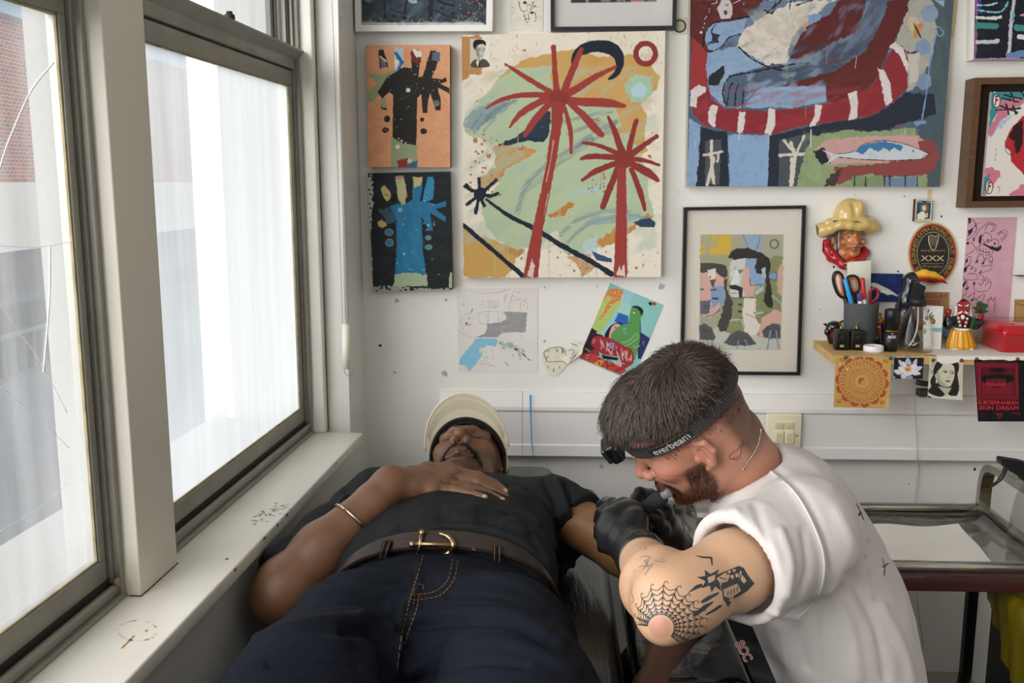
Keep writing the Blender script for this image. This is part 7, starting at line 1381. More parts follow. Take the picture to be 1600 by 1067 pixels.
for i, (x, y, r_, h, lab) in enumerate([(.93, 2.36, .055, .05, 'clear lidded tub on the lower trolley shelf, beside the tattooer back'), (1.03, 2.2, .05, .045, 'clear lidded tub on the lower trolley shelf, nearer the yellow bag')]):
    q = MB(); t_ = empty('plastic_tub', (x, y, .275), lab, 'tub', 'clear tubs on the lower trolley shelf'); q.lathe([(.001, 0), (r_*.85, 0), (r_, h), (r_*1.05, h)], (x, y, .275), seg=28); q.build('cup', [bpy.data.materials['smoky_plastic']], t_)
    q = MB(); q.lathe([(r_*1.1, h), (r_*1.1, h+.006), (r_*.9, h+.007), (r_*.85, h+.004), (r_*.4, h+.005), (0, h+.005)], (x, y, .275), seg=28); q.build('lid', [mat('milky_lid', '#8f908a', .35)], t_)
# ------------------------------------------------------------------ treatment bench and the man lying on it
def join(parts):
    V = []; F = []; C = []; n = 0
    for v_, f_, c_ in parts: V.append(v_); F.append(f_+n); C.append(c_); n += len(v_)
    return np.concatenate(V), np.concatenate(F), np.concatenate(C)
def axes(f, c):
    f = np.array(f, float); f /= np.linalg.norm(f); c = np.array(c, float); c -= f*(c@f); c /= np.linalg.norm(c); return np.stack([np.cross(f, c), f, c], 1)   # columns: right, forward, up
def sculpt_head(C, M, h, s=1.0, extra=None, jaw=1.0, mw=1.0):
    L = lambda x, f, u: C+M@(np.array([x, f, u])*s)
    lo = C-.155*s; hi = C+.155*s; v = Vox(lo, hi, h); E = lambda x, f, u, r, k=.01, op='add': v.ell(L(x, f, u), np.array(r)*s, k*s, op, M)
    E(0, -.012, .035, (.076, .097, .086), 0); E(0, .030, -.015, (.062, .066, .085), .03); E(0, .022, -.062, (.056*jaw, .060, .050), .025); E(0, .072, -.094, (.024, .020, .019), .025)
    for a in (-1, 1):
        E(a*.045, .058, -.012, (.022, .024, .020), .02); E(a*.047, .01, -.070, (.018, .03, .022), .02)
    ch = lambda pts, r, k, op='add': v.chain([L(*p) for p in pts], [q*s for q in r] if not np.isscalar(r) else r*s, k*s, op)
    ch([(-.048, .068, .036), (-.02, .087, .033), (.02, .087, .033), (.048, .068, .036)], .0095, .014)
    for a in (-1, 1):
        E(a*.031, .094, .014, (.0175, .014, .0115), .012, 'sub'); E(a*.031, .0715, .0135, (.0150, .0140, .0135), .002)
        ch([(a*.046, .078, .0085), (a*.031, .0872, .0065), (a*.018, .082, .009)], .0011, .0015, 'sub'); ch([(a*.046, .079, .021), (a*.031, .086, .024), (a*.017, .083, .019)], .0010, .002, 'sub')
    ch([(0, .086, .028), (0, .100, .004), (0, .114, -.020)], [.0085, .0090, .0115], .010); E(0, .118, -.024, (.0125, .011, .0105), .006)
    for a in (-1, 1): E(a*.0145, .104, -.029, (.0088, .0105, .0085), .006); E(a*.0075, .108, -.0385, (.0042, .006, .0045), .002, 'sub')
    E(0, .088, -.050, (.028, .016, .020), .014)
    ch([(-.025*mw, .085, -.061), (-.010*mw, .0975, -.0575), (0, .0980, -.0585), (.010*mw, .0975, -.0575), (.025*mw, .085, -.061)], [.0028, .0052, .0050, .0052, .0028], .005)
    ch([(-.022*mw, .086, -.0665), (0, .0985, -.0695), (.022*mw, .086, -.0665)], [.0035, .0068, .0035], .005); ch([(-.026*mw, .091, -.0640), (0, .1045, -.0640), (.026*mw, .091, -.0640)], .0009, .002, 'sub')
    E(0, .098, -.083, (.018, .008, .006), .008, 'sub')
    for a in (-1, 1):
        ch([(a*.020, .098, -.035), (a*.033, .085, -.058)], .0012, .005, 'sub')
        ch([(a*.076, -.010, .026), (a*.084, -.026, .024), (a*.085, -.030, .004), (a*.079, -.016, -.022), (a*.074, -.004, -.030)], [.0045, .0055, .005, .0055, .0055], .004); E(a*.076, -.014, .0, (.007, .014, .024), .006); ch([(a*.083, -.010, .010), (a*.083, -.013, -.008)], [.006, .004], .003, 'sub'); E(a*.077, .002, -.004, (.0045, .004, .007), .004)
    if extra: extra(v, L, E, ch)
    V, F = v.mesh(1); q = (V-C)@M/s
    return V, F, q, L
M_leather = mat('cracked_black_leather', '#0e0f10', .32, coat=.15, bump=.8, bscale=34, stretch=(3.2, .5, 1), var=.3, vscale=30)
M_bfr = mat('pale_bench_edge', '#8f8c80', .45)
bn = empty('treatment_bench', (-.19, 1.4, 0), 'black leather treatment bench under the lying man', 'treatment bench'); q = MB(); ZB = .795
q.box((-.515, .30, ZB-.075), (.135, 2.52, ZB), 0, .03); q.build('cushion', [M_leather], bn); q = MB(); q.box((-.525, .28, ZB-.10), (.13, 2.5, ZB-.078), 0, .004); q.build('bench_edge', [M_bfr], bn)
q = MB(); q.box((-.40, 2.05, ZB-.01), (.02, 2.45, ZB+.085), 0, .04); q.build('headrest', [M_leather], bn)
q = MB(); q.box((-.35, .9, .12), (-.02, 1.9, ZB-.1), 0, .02); q.box((-.45, .6, 0), (.06, 2.2, .12), 0, .02); q.build('base', [mat('grey_base', '#3a3b3c', .5)], bn)
q = MB(); q.tube([(-.532, .5, ZB-.045), (-.532, 2.3, ZB-.045)], .009, seg=8); q.build('side_rail', [M_bfr], bn)
ar = empty('arm_rest', (.24, 1.6, 0), 'padded arm rest wrapped in glossy black film beside the bench', 'arm rest'); q = MB(); V = []; n = 30
q.box((.145, 1.42, .765), (.335, 1.80, .825), 0, .022); V_ = q.V[-1]; q.build('pad', [mat('wrapped_black_film', '#0b0b0c', .12, bump=1, bscale=30, coat=.5)], ar)
q = MB(); q.tube([(.24, 1.6, .77), (.24, 1.6, .02)], .022, seg=16); q.lathe([(.14, 0), (.14, .02), (0, .03)], (.24, 1.6, 0)); q.build('stand', [bpy.data.materials['black_leg']], ar)

cl = empty('person', (-.19, 1.5, ZB), 'man in cream cap, black T-shirt and jeans lying on the bench', 'person')
SK = lin('#71503b'); SKD = lin('#3a261c')
hM = axes((-.10, -.33, .94), (0.02, .94, .33)); HS = 1.10; hC = P(717, 675, 2.19)-hM@np.array([0, .122, -.024])*HS
def ex_(v, L, E, ch): v.cap(L(0, -.03, -.05), L(0, -.055, -.145), .058, .062, .03)
hV, hF, hq, hL = sculpt_head(hC, hM, .0018, HS, extra=ex_, jaw=1.12, mw=1.28)
x, f_, u = hq.T; n_ = vn3(hV*60); hc = SK*(.92+.18*n_[:, None]); mixc = lambda m, c_, a=1: hc.__setitem__(slice(None), hc*(1-(m*a)[:, None])+np.asarray(c_)*(m*a)[:, None])
mixc(sstep(.0, .035, f_)*sstep(-.03, -.055, u)*sstep(.055, .04, np.abs(x)), lin('#33231c'), .55)            # stubble
mixc(sstep(.010, .0, np.abs(u-.005-.0)-.0)*0, SKD)
lipd = np.maximum(np.abs(u+.0635+.25*np.abs(x)**1.5)-.0110*(1-(x/.036)**2), 0); mixc(sstep(.0015, -.001, linesd(np.abs(x), u, [(0, -.0638), (.018, -.0642), (.034, -.0660)], .0022))*(f_ > .07), lin('#20130f'), .9); mixc(.6*sstep(.002, .0, lipd)*sstep(.036, .033, np.abs(x))*sstep(.078, .084, f_), lin('#573a31'), .8)
mus = np.minimum(linesd(np.abs(x), u, [(0, -.045), (.014, -.046), (.032, -.055), (.043, -.072)], [.006, .011, .009, .004]), 9); mixc(sstep(.0015, -.001, mus)*sstep(.06, .075, f_), lin('#120d0b'), .95)
brow = linesd(np.abs(x), u, [(.014, .033), (.028, .038), (.046, .034)], [.006, .008, .004]); mixc(sstep(.001, -.0015, brow)*(f_ > .05), lin('#150f0c'), .9)
slit = linesd(np.abs(x), u, [(.017, .0095), (.031, .0070), (.046, .0095)], [.002, .0034, .002]); mixc(sstep(.0008, -.0004, slit)*(f_ > .06), lin('#0d0908')); 
mixc(sstep(.0045, .003, np.hypot(np.abs(x)-.0075, u+.0385))*(f_ > .09), lin('#0c0706')); mixc(sstep(.095, .125, f_)*sstep(.02, .0, np.abs(x)), lin('#8f6248'), .5)
N0 = vnormals(hV, hF); mm0 = (mus < .001)&(hq[:, 1] > .065); MST = (hV, N0, hq, mm0)
# arms
def arm(pts, rs, h=.003, k=.02, lo=None, extra=None):
    pts = [np.array(p) for p in pts]; R_ = max(rs)+.03; v = Vox(np.min(pts, 0)-R_, np.max(pts, 0)+R_, h); v.chain(pts, rs, k)
    if extra: extra(v)
    return v
rs_, re_, rw_ = np.array([-.375, 2.03, .905]), P(436, 930, 1.635), P(611, 757, 1.80)
fm = re_*.62+rw_*.38+np.array([-.004, 0, .004])
def skincol(V, base, var=.16, sc=60): return base*(1-var/2+var*vn3(V*sc)[:, None])
# right hand, resting on the chest
hp = {'i': [(700, 735, 1.90), (747, 746, 1.895), (772, 758, 1.885), (788, 770, 1.865)], 'm': [(704, 746, 1.872), (748, 755, 1.865), (776, 769, 1.855), (795, 784, 1.835)], 'r': [(692, 757, 1.845), (734, 763, 1.84), (762, 774, 1.825), (783, 784, 1.805)], 'p': [(676, 766, 1.81), (712, 766, 1.81), (735, 772, 1.795), (756, 779, 1.775)]}
def hand(hp, wrist, rf, thumb, h=.0018, palmr=.013, k=.010, limb=()):
    A = {k_: [P(*p) if len(p) == 3 and p[2] > 1 else np.array(p) for p in v_] for k_, v_ in hp.items()}; al = np.array([q_ for v_ in A.values() for q_ in v_]+[wrist]+thumb); al = np.array(list(al)+[p_ for l_ in limb for p_ in l_[0]]); v = Vox(al.min(0)-.065, al.max(0)+.065, h); [v.chain(*l_, .02) for l_ in limb]
    w = np.array(wrist)
    for k_ in A: b = A[k_][0]; v.cap(w*.85+b*.15, b, palmr*1.15, palmr*.95, .016)
    ks = list(A); 
    for a, b in zip(ks[:-1], ks[1:]): v.cap(A[a][0], A[b][0], palmr*.95, palmr*.9, .012); v.cap(w*.5+A[a][0]*.5, w*.5+A[b][0]*.5, palmr*1.15, palmr*1.1, .012)
    v.ell(w, palmr*1.9, .02)
    for k_, s_ in zip(ks, (1, 1.03, 1, .88)): v.chain(A[k_], [rf*1.1*s_, rf*1.04*s_, rf*.98*s_, rf*.88*s_], k*.35)
    for k_ in ks: v.ell(A[k_][0], palmr*.9, .006); v.ell(A[k_][1], rf*1.08, .004)
    v.chain([w*.7+A[ks[0]][0]*.3]+thumb, [palmr*1.2, rf*1.35, rf*1.15, rf*.95][:len(thumb)+1], .012)
    return v, A
vh, HA = hand(hp, rw_, .0120, [P(668, 735, 1.88), P(706, 740, 1.93), P(735, 752, 1.95)], palmr=.0175, limb=[([rs_, re_*.5+rs_*.5, re_], [.060, .056, .053]), ([re_, re_*.85+fm*.15, fm, re_*.15+rw_*.85, rw_, rw_*.8+P(704, 746, 1.872)*.2], [.050, .055, .050, .035, .031, .027])])
for a, b in (('i', 'm'), ('m', 'r'), ('r', 'p')): m_ = (HA[a][1]+HA[b][1])/2+np.array([0, 0, .010]); e_ = (HA[a][0]+HA[b][0])/2+np.array([0, 0, .016]); vh.cap(m_, e_, .0022, .001, .004, 'sub')
cV, cF = vh.mesh(1)
cc_ = skincol(cV, lin('#71503b')); 
for k_ in HA:
    t_ = HA[k_][3]; d_ = t_-HA[k_][2]; d_ /= np.linalg.norm(d_); nl = t_+d_*.003+np.array([0, -.004, .008]); m_ = np.linalg.norm((cV-nl)*[1, 1, 1], axis=1); cc_ = cc_*(1-sstep(.0062, .0048, m_)[:, None])+lin('#c49a86')*sstep(.0062, .0048, m_)[:, None]
    for j in (1, 2): m_ = np.linalg.norm(cV-(HA[k_][j]+[0, -.002, .008]), axis=1); cc_ *= (1-.35*sstep(.009, .003, m_)[:, None])
# left arm, held out to the tattooer
ls_, le_, lw_ = P(880, 803, 1.98), P(1080, 924, 1.73), P(1020, 1085, 1.44)
hp2 = {k_: [lw_+np.array([dx, -.085, -.008]), lw_+np.array([dx*1.15, -.125, -.004]), lw_+np.array([dx*1.2, -.15, -.015]), lw_+np.array([dx*1.2, -.165, -.025])] for k_, dx in (('i', -.035), ('m', -.012), ('r', .012), ('p', .034))}
vh2, _ = hand(hp2, lw_, .0105, [lw_+np.array([-.05, -.04, 0]), lw_+np.array([-.062, -.075, 0])], h=.0026, palmr=.017, limb=[([ls_, ls_*.5+le_*.5+[0, -.004, .002], le_], [.056, .051, .045]), ([le_, le_*.72+lw_*.28, lw_], [.043, .046, .033])])
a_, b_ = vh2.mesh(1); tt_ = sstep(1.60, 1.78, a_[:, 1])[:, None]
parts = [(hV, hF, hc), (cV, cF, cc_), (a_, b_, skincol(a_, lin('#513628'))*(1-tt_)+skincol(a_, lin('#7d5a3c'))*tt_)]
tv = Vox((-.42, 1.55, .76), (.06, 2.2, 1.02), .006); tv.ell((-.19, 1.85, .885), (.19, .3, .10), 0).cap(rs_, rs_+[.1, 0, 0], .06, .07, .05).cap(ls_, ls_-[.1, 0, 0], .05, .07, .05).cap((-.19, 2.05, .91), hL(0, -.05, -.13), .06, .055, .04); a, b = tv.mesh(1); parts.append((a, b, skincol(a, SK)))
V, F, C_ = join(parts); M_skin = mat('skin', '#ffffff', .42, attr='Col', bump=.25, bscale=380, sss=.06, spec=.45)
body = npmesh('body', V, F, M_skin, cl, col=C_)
locks('moustache', MST[0], MST[1], MST[2], 1500, .009, .0007, lambda q, n: hM@np.array([np.sign(q[0])*.9, .1, -.5]), mat('black_moustache', '#0b0908', .5), cl, 4, MST[3], .5, .5)
browm = (brow < .001)&(hq[:, 1] > .05); locks('eyebrow', MST[0], MST[1], MST[2], 350, .007, .0005, lambda q, n: hM@np.array([np.sign(q[0]), 0, .2]), bpy.data.materials['black_moustache'], cl, 5, browm, .3, .4)
# shirt
v = Vox((-.62, 1.50, .74), (.17, 2.24, 1.10), .0038)
v.ell((-.188, 1.74, .893), (.205, .22, .128), 0).ell((-.187, 1.94, .873), (.232, .19, .126), .06).ell((-.188, 1.668, .887), (.206, .125, .120), .03).cap((-.37, 2.04, .885), (0, 2.04, .885), .086, .083, .03)
v.chain([rs_, rs_*.5+re_*.5, re_*.93+rs_*.07], [.084, .080, .076], .03).chain([ls_+[-.03, 0, 0], ls_*.86+le_*.14], [.080, .072], .04).ell(ls_*.9+le_*.1+np.array([-.02, -.03, -.045]), (.05, .075, .05), .04)
v.box((-.19, 1.9, .78), (.6, .6, .012), .01, 'sub', rd=.003)
n1 = (le_-ls_)/np.linalg.norm(le_-ls_); p1 = ls_*.84+le_*.16; v.put(lambda x, y, z: np.maximum(-((x-p1[0])*n1[0]+(y-p1[1])*n1[1]+(z-p1[2])*n1[2]), np.sqrt((x-p1[0]-.05*n1[0])**2+(y-p1[1]-.05*n1[1])**2+(z-p1[2])**2)-.115), p1-.2, p1+.2, .004, 'sub')

d_ = re_-rs_; d_ /= np.linalg.norm(d_); pc = re_-d_*.030
v.put(lambda x, y, z: np.maximum(np.maximum(-((x-pc[0])*d_[0]+(y-pc[1])*d_[1]+(z-pc[2])*d_[2]), x+.385), z-.99), (-.62, 1.5, .78), (-.385, 1.75, .99), .004, 'sub')
v.put(lambda x, y, z: y-1.600-.28*(z-.89)+0*x, (-.6, 1.45, .78), (.2, 1.66, 1.05), .012, 'sub')
nk = hL(0, -.06, -.135); v.ell(nk, (.070, .060, .060), .008, 'sub')
V, F = v.mesh(2); w_ = .006*(fbm(V[:, 0]*22+V[:, 2]*9, V[:, 1]*9, 3)-.5)*2; V = V+vnormals(V, F)*w_[:, None]
FS = [([(585, 858), (625, 822), (690, 803), (770, 806), (820, 832)], 7, .0045), ([(600, 842), (650, 812), (720, 800), (790, 808)], 5, -.003), ([(590, 870), (640, 835), (720, 822), (800, 838), (850, 880)], 6, .003), ([(625, 830), (700, 812), (775, 820)], 4, -.0025), ([(700, 800), (770, 795), (830, 815), (870, 860)], 6, .003), ([(800, 770), (840, 790), (870, 840), (880, 900)], 6, .004), ([(825, 765), (860, 795), (885, 850)], 4, -.003), ([(870, 752), (885, 790), (893, 850), (890, 905)], 5, .006), ([(880, 756), (894, 790), (900, 850)], 4, -.005), ([(850, 750), (868, 790), (880, 850)], 4, -.004), ([(830, 830), (850, 870), (860, 915)], 5, .004), ([(845, 822), (868, 870), (875, 920)], 4, -.004), ([(538, 760), (560, 790), (570, 810)], 6, -.004), ([(530, 790), (545, 775), (580, 765)], 5, .004), ([(400, 880), (420, 860), (450, 840)], 5, .003), ([(610, 860), (650, 845), (700, 838)], 3, -.002), ([(760, 790), (800, 800), (850, 850)], 4, -.0025), ([(640, 800), (700, 792), (760, 797)], 3, .0015)]
V = folds(V, F, [(a, b, c*1.9) for a, b, c in FS], 1)
M_tee = mat('black_cotton', '#1c1e20', .85, spec=.25, var=.12, vscale=10, bump=.25, bscale=300)
npmesh('t_shirt', V, F, M_tee, cl)
q = MB(); ring_ = [nk+np.array([.073*math.cos(t_), .030*math.sin(t_)-.045, .036*abs(math.sin(t_))-.02+.03]) for t_ in np.linspace(math.pi*1.02, math.pi*1.98, 24)]
# jeans
v = Vox((-.60, .55, .72), (.22, 1.68, 1.06), .0042)
v.ell((-.19, 1.48, .868), (.232, .175, .112), 0).ell((-.19, 1.585, .872), (.208, .045, .100), .02)
for (hx, kx) in ((-.315, -.40), (-.070, .03)): v.chain([(hx, 1.43, .880), (hx*.7+kx*.3, 1.22, .885), (kx, .92, .90), (kx, .60, .86)], [.112, .114, .085, .072], .045)
v.cap((-.192, 1.27, 1.02), (-.192, .80, 1.01), .030, .06, .06, 'sub'); v.box((-.19, 1.2, .77), (.6, .8, .02), .02, 'sub', rd=.004)
v.put(lambda x, y, z: -(y-1.617)+.0*x+.5*(z-.99), (-.6, 1.58, .76), (.2, 1.70, 1.06), .004, 'sub')
V, F = v.mesh(2); V = V+vnormals(V, F)*(.003*(fbm(V[:, 0]*12, V[:, 1]*14+V[:, 2]*8, 3)-.5)*2)[:, None]
FJ = [([(705, 1000), (770, 985), (850, 995)], 6, .004), ([(480, 900), (560, 915), (630, 910)], 5, -.003), ([(500, 905), (560, 892), (640, 900)], 6, .003), ([(440, 940), (520, 922), (600, 925), (640, 936)], 8, .006), ([(430, 955), (520, 940), (600, 945)], 6, -.005), ([(400, 1000), (480, 975), (560, 968), (605, 985)], 9, .007), ([(540, 985), (575, 985), (600, 1010), (608, 1067)], 9, -.011), ([(560, 965), (600, 975), (625, 1010)], 7, .007), ([(370, 1050), (460, 1010), (540, 1005)], 9, .006), ([(690, 905), (780, 905), (850, 930)], 6, .004), ([(650, 965), (720, 957), (800, 962), (880, 1005)], 8, .007), ([(650, 980), (730, 972), (800, 980), (860, 1010)], 6, -.006), ([(700, 930), (780, 932), (860, 965)], 5, -.004), ([(640, 1050), (720, 1010), (800, 1005), (900, 1050)], 9, .006), ([(650, 1067), (740, 1035), (820, 1040)], 6, -.005), ([(420, 1040), (500, 1030), (560, 1040)], 5, -.004), ([(655, 880), (652, 920), (640, 940)], 5, .003), ([(760, 900), (830, 925), (890, 975)], 5, .004), ([(630, 950), (624, 1000), (619, 1060)], 5, .004)]
V = folds(V, F, [(a, b, c*1.25) for a, b, c in FJ], 1)
M_den = mat('dark_indigo_denim', '#12161f', .8, spec=.12, var=.16, vscale=260, bump=.5, bscale=420)
npmesh('jeans', V, F, M_den, cl); jb = bvh_of(V, F)
M_st = mat('ochre_thread', '#9a6a2c', .7); q = MB()
for pts in [[(661, 868), (652, 900), (644, 925), (637, 950), (628, 990), (620, 1045)], [(655, 928), (650, 955), (637, 990), (631, 1020)], [(707, 874), (700, 905), (682, 923), (655, 929), (641, 928)], [(715, 876), (709, 906), (688, 930), (655, 937), (640, 936)], [(652, 913), (660, 914), (661, 922)], [(647, 921), (646, 944)]]: ribbon(q, jb, pts, .0009, .0007, 0, 14, True, (3, 2))
q.build('stitching', [M_st], cl)
# belt
def bp(th, t_, off=0):      # th 0..pi over the belly, t_ 0 lower edge .. 1 upper edge
    cx, cz = -.189, .852; a = .215-.012*t_+off; b = (.1235+.026*t_+off); s_ = math.sin(th); c2 = math.cos(th)
    return np.array([cx+a*np.sign(c2)*abs(c2)**.9, 1.597+.026*t_-off*1.2, cz+b*abs(s_)**.85])
q = MB(); n = 60; th = np.linspace(.05, math.pi-.05, n); rings = [[bp(a, 0, .002), bp(a, .1, .005), bp(a, .9, .005), bp(a, 1, .002), bp(a, 1, -.003), bp(a, 0, -.003)] for a in th]; q.loft(rings, smooth=False)
o = q.build('belt', [mat('dark_brown_leather', '#2b211c', .38, bump=.2, bscale=120, var=.2, vscale=16)], cl); me = o.data; BV = np.concatenate(q.V); bb = BVHTree.FromPolygons([tuple(p_) for p_ in BV.tolist()], q.F)
q = MB(); ribbon(q, bb, [(737, 857), (743, 858)], .006, .0006, 0); q.build('belt_hole', [M_grime], o)
def bh(x, y, l): p_, n_ = hit(bb, x, y); return (p_ if p_ is not None else P(x, y, 1.6))+np.array([0, -.85, .5])*l
bk = MB(); bk.tube([bh(647, 851, .006), bh(675, 851, .007), bh(706, 853, .006)], .0042, seg=12); bk.tube([bh(659, 834, .006), bh(657, 851, .007), bh(654, 868, .006)], .0040, seg=12)
for x, y in ((660, 833), (653, 869)): bk.ball(bh(x, y, .006), .0062)
bk.ball(bh(645, 851, .006), .0065); bk.tube(catmull([bh(*t_, .006) for t_ in [(687, 834), (699, 838), (706, 845), (709, 853), (705, 861), (697, 867), (684, 869)]], 4), [.003]*4+[.0042]*4+[.0052]*4+[.0055]*4+[.0052]*4+[.0042]*4+[.003], seg=10)
bk.build('anchor_buckle', [mat('copper_brass', '#a8886a', .34, metal=1, var=.15, vscale=60)], o)
for x0, x1, y0, y1 in ((607, 598, 845, 874), (777, 777, 853, 888)):
    q = MB(); V_ = []
    for t_ in np.linspace(0, 1, 6):
        p_ = bh(x0+(x1-x0)*t_, y0+(y1-y0)*t_, .0065+.003*math.sin(math.pi*t_)); V_.append([p_+[-.0075, 0, 0], p_+[.0075, 0, 0], p_+[.0075, .003, -.003], p_+[-.0075, .003, -.003]])
    q.loft(V_, smooth=False); lo_ = q.build('belt_loop', [M_den], cl); q = MB()
    for dx in (-.0045, .0045): q.tube([r_[0]*.5+r_[1]*.5+np.array([dx, -.0006, .0004]) for r_ in V_], .0005, seg=4)
    q.build('loop_stitching', [M_st], lo_)
# wrist bangle
q = MB(); bc0 = re_*.36+rw_*.64; ax = rw_-re_; a_, b_, t_ = frame_from(ax); q.tube([bc0+a_*.0445*math.cos(t)+b_*.0475*math.sin(t) for t in np.linspace(0, 2*math.pi, 41)[:-1]], .0028, seg=10, closed=True); tag(q.build('bangle', [mat('silver', '#c2b8a6', .2, metal=1)]), 'thin silver bangle on the lying man right forearm', 'bangle')
# flat peaked cap
cp = empty('baseball_cap', hC+[0, .05, 0], 'cream cap with an upturned stitched peak on the lying man head', 'cap')
M_cap = mat('cream_cotton', '#d2c9b0', .85, bump=.3, bscale=240, var=.05); v = Vox(hC-.18, hC+.18, .003); v.ell(hL(0, -.008, .035), np.array((.0885, .114, .100))*HS, 0, 'add', hM); cut = hL(0, .10, .056); cn = hM@np.array([0, .32, -1.]); v.plane(cut, cn, .003); v.ell(hL(0, -.008, .030), np.array((.0825, .107, .094))*HS, 0, 'sub', hM); vobj('crown', v, M_cap, cp, 1)
def brim(th, t_, off=0):
    r_ = np.array([math.sin(th)*.0850, math.cos(th)*.096+.010, .057-.030*(1-math.cos(th))]); d_ = np.array([math.sin(th)*.22, math.cos(th)*.9+.35, .25*math.cos(th)+.05]); d_ /= np.linalg.norm(d_)
    L_ = .056*max(0, math.cos(th*.93))**.5; nrm = np.array([0, -.2, .95]); return hL(*(r_+d_*L_*t_+nrm*off+np.array([0, 0, -.012*t_*(1-t_)*4*0])))
q = MB(); ths = np.linspace(-1.5, 1.5, 41); ts = np.linspace(0, 1, 9)
for off, fl in ((0, 0), (.003, 1)):
    V_ = [brim(a, b, off) for a in ths for b in ts]; F_ = [(i*9+j, i*9+j+1, i*9+j+10, i*9+j+9) for i in range(40) for j in range(8)]; q.add(V_, F_ if not fl else [f[::-1] for f in F_], 0, True)
q.tube([brim(a, 1, .0015) for a in ths], .0024, seg=8); pk = q.build('peak', [M_cap], cp)
q = MB()
for t_ in (.42, .50, .58, .66, .74, .92):
    pl = [brim(a, t_, -.0007) for a in np.linspace(-1.25, 1.25, 100)]
    for i in range(0, 98, 2): q.tube([pl[i], pl[i+1]], .0005, seg=4)
q.build('peak_stitching', [mat('tan_thread', '#a39a80', .8)], pk)
q = MB(); q.tube([brim(a, -.02, -.004) for a in np.linspace(-1.5, 1.5, 50)]+[], .0042, seg=8); q.loft([[brim(a, 0, -.002), brim(a, -.05, -.006), hL(math.sin(a)*.080, math.cos(a)*.090+.004, .050-.026*(1-math.cos(a)))] for a in np.linspace(-1.45, 1.45, 50)], closed_ring=False, caps=False); q.tube(catmull([brim(-1.5, 0, -.004), hL(-.083, -.02, -.035), hL(-.082, -.035, -.06)], 4), .0045, seg=8); q.tube(catmull([brim(1.5, 0, -.004), hL(.083, -.02, -.035), hL(.082, -.035, -.06)], 4), .0045, seg=8); q.build('sweatband', [mat('black_sweatband', '#141516', .9)], cp)
# ------------------------------------------------------------------ the tattooer
tt = empty('person', (.50, 1.6, 0), 'bearded man in white T-shirt bending over with a head torch, tattooing the lying man arm', 'person')
tt['label'] = 'bearded tattooer in a white T-shirt and head torch bending over the lying man'
f_ = -.80*RGT-.50*UPV+.33*FWD; c_ = -.60*RGT+.72*UPV-.35*FWD; tM = axes(f_, c_); S_ = 1.03
lm = [((-.082, -.015, 0), (1096, 692)), ((0, .122, -.024), (1004, 750)), ((0, .10, .055), (972, 690)), ((0, .088, -.105), (1066, 778))]
pm = np.mean([b for a, b in lm], 0); tC = P(pm[0], pm[1], 1.62)-tM@(np.mean([a for a, b in lm], 0)*S_)
nb = P(1160, 745, 1.66)
def ex2(v, L, E, ch):
    v.cap(L(0, -.045, -.045), nb*.5+L(0, -.05, -.10)*.5, .060, .060, .03); v.cap(nb*.5+L(0, -.05, -.10)*.5, nb, .060, .070, .02)
    ch([(-.040, .095, .036), (0, .098, .034)], .004, .012)
V, F, q_, tL = sculpt_head(tC, tM, .0018, S_, extra=ex2)
x, f_, u = q_.T; SKT = lin('#b07c66'); hc = SKT*(.95+.10*vn3(V*50)[:, None])
def mx(m, col, a=1):
    global hc
    hc = hc*(1-(m*a)[:, None])+lin(col)*(m*a)[:, None]
mx(sstep(.02, -.02, np.abs(u-.0)-.01)*sstep(.07, .12, f_), '#b8705f', .45); mx(sstep(.018, .006, np.hypot(f_+.015, u-.002))*(np.abs(x) > .07), '#b8705c', .4); mx(sstep(.03, .01, np.hypot(f_-.06, u+.02))*(np.abs(x) > .03), '#c4705e', .35)
brow = linesd(np.abs(x), u, [(.012, .031), (.028, .036), (.048, .031)], [.005, .007, .004]); mx(sstep(.001, -.0015, brow)*(f_ > .05), '#3f2a1e', .85)
slit = linesd(np.abs(x), u, [(.017, .0085), (.031, .006), (.048, .010)], [.0012, .0024, .0012]); mx(sstep(.0008, -.0004, slit)*(f_ > .055), '#33211a', .9)
fade = sstep(.035, .06, u-.30*np.minimum(f_+.02, 0)*-1)*sstep(.075, .06, f_); nkh = sstep(-.085, -.04, f_*-0+u)*sstep(-.055, -.075, f_); side = sstep(.022, .045, u)*sstep(.062, .045, f_); mx(np.clip(side, 0, 1)*(np.abs(x) > .03), '#3f2d22', .85); mx(nkh, '#49362a', .8)
jb_ = sstep(.012, -.010, linesd(f_, u, [(.020, -.018), (.022, -.055), (.050, -.095), (.085, -.098), (.098, -.060)], [.034, .040, .046, .046, .030]))*sstep(.0, -.012, u+.012); mx(jb_, '#45261a', .9); mx(sstep(.004, -.004, linesd(f_, u, [(.075, -.062), (.098, -.046)], .012)), '#4f2b1c', .85)
fp = [(V, F, hc)]
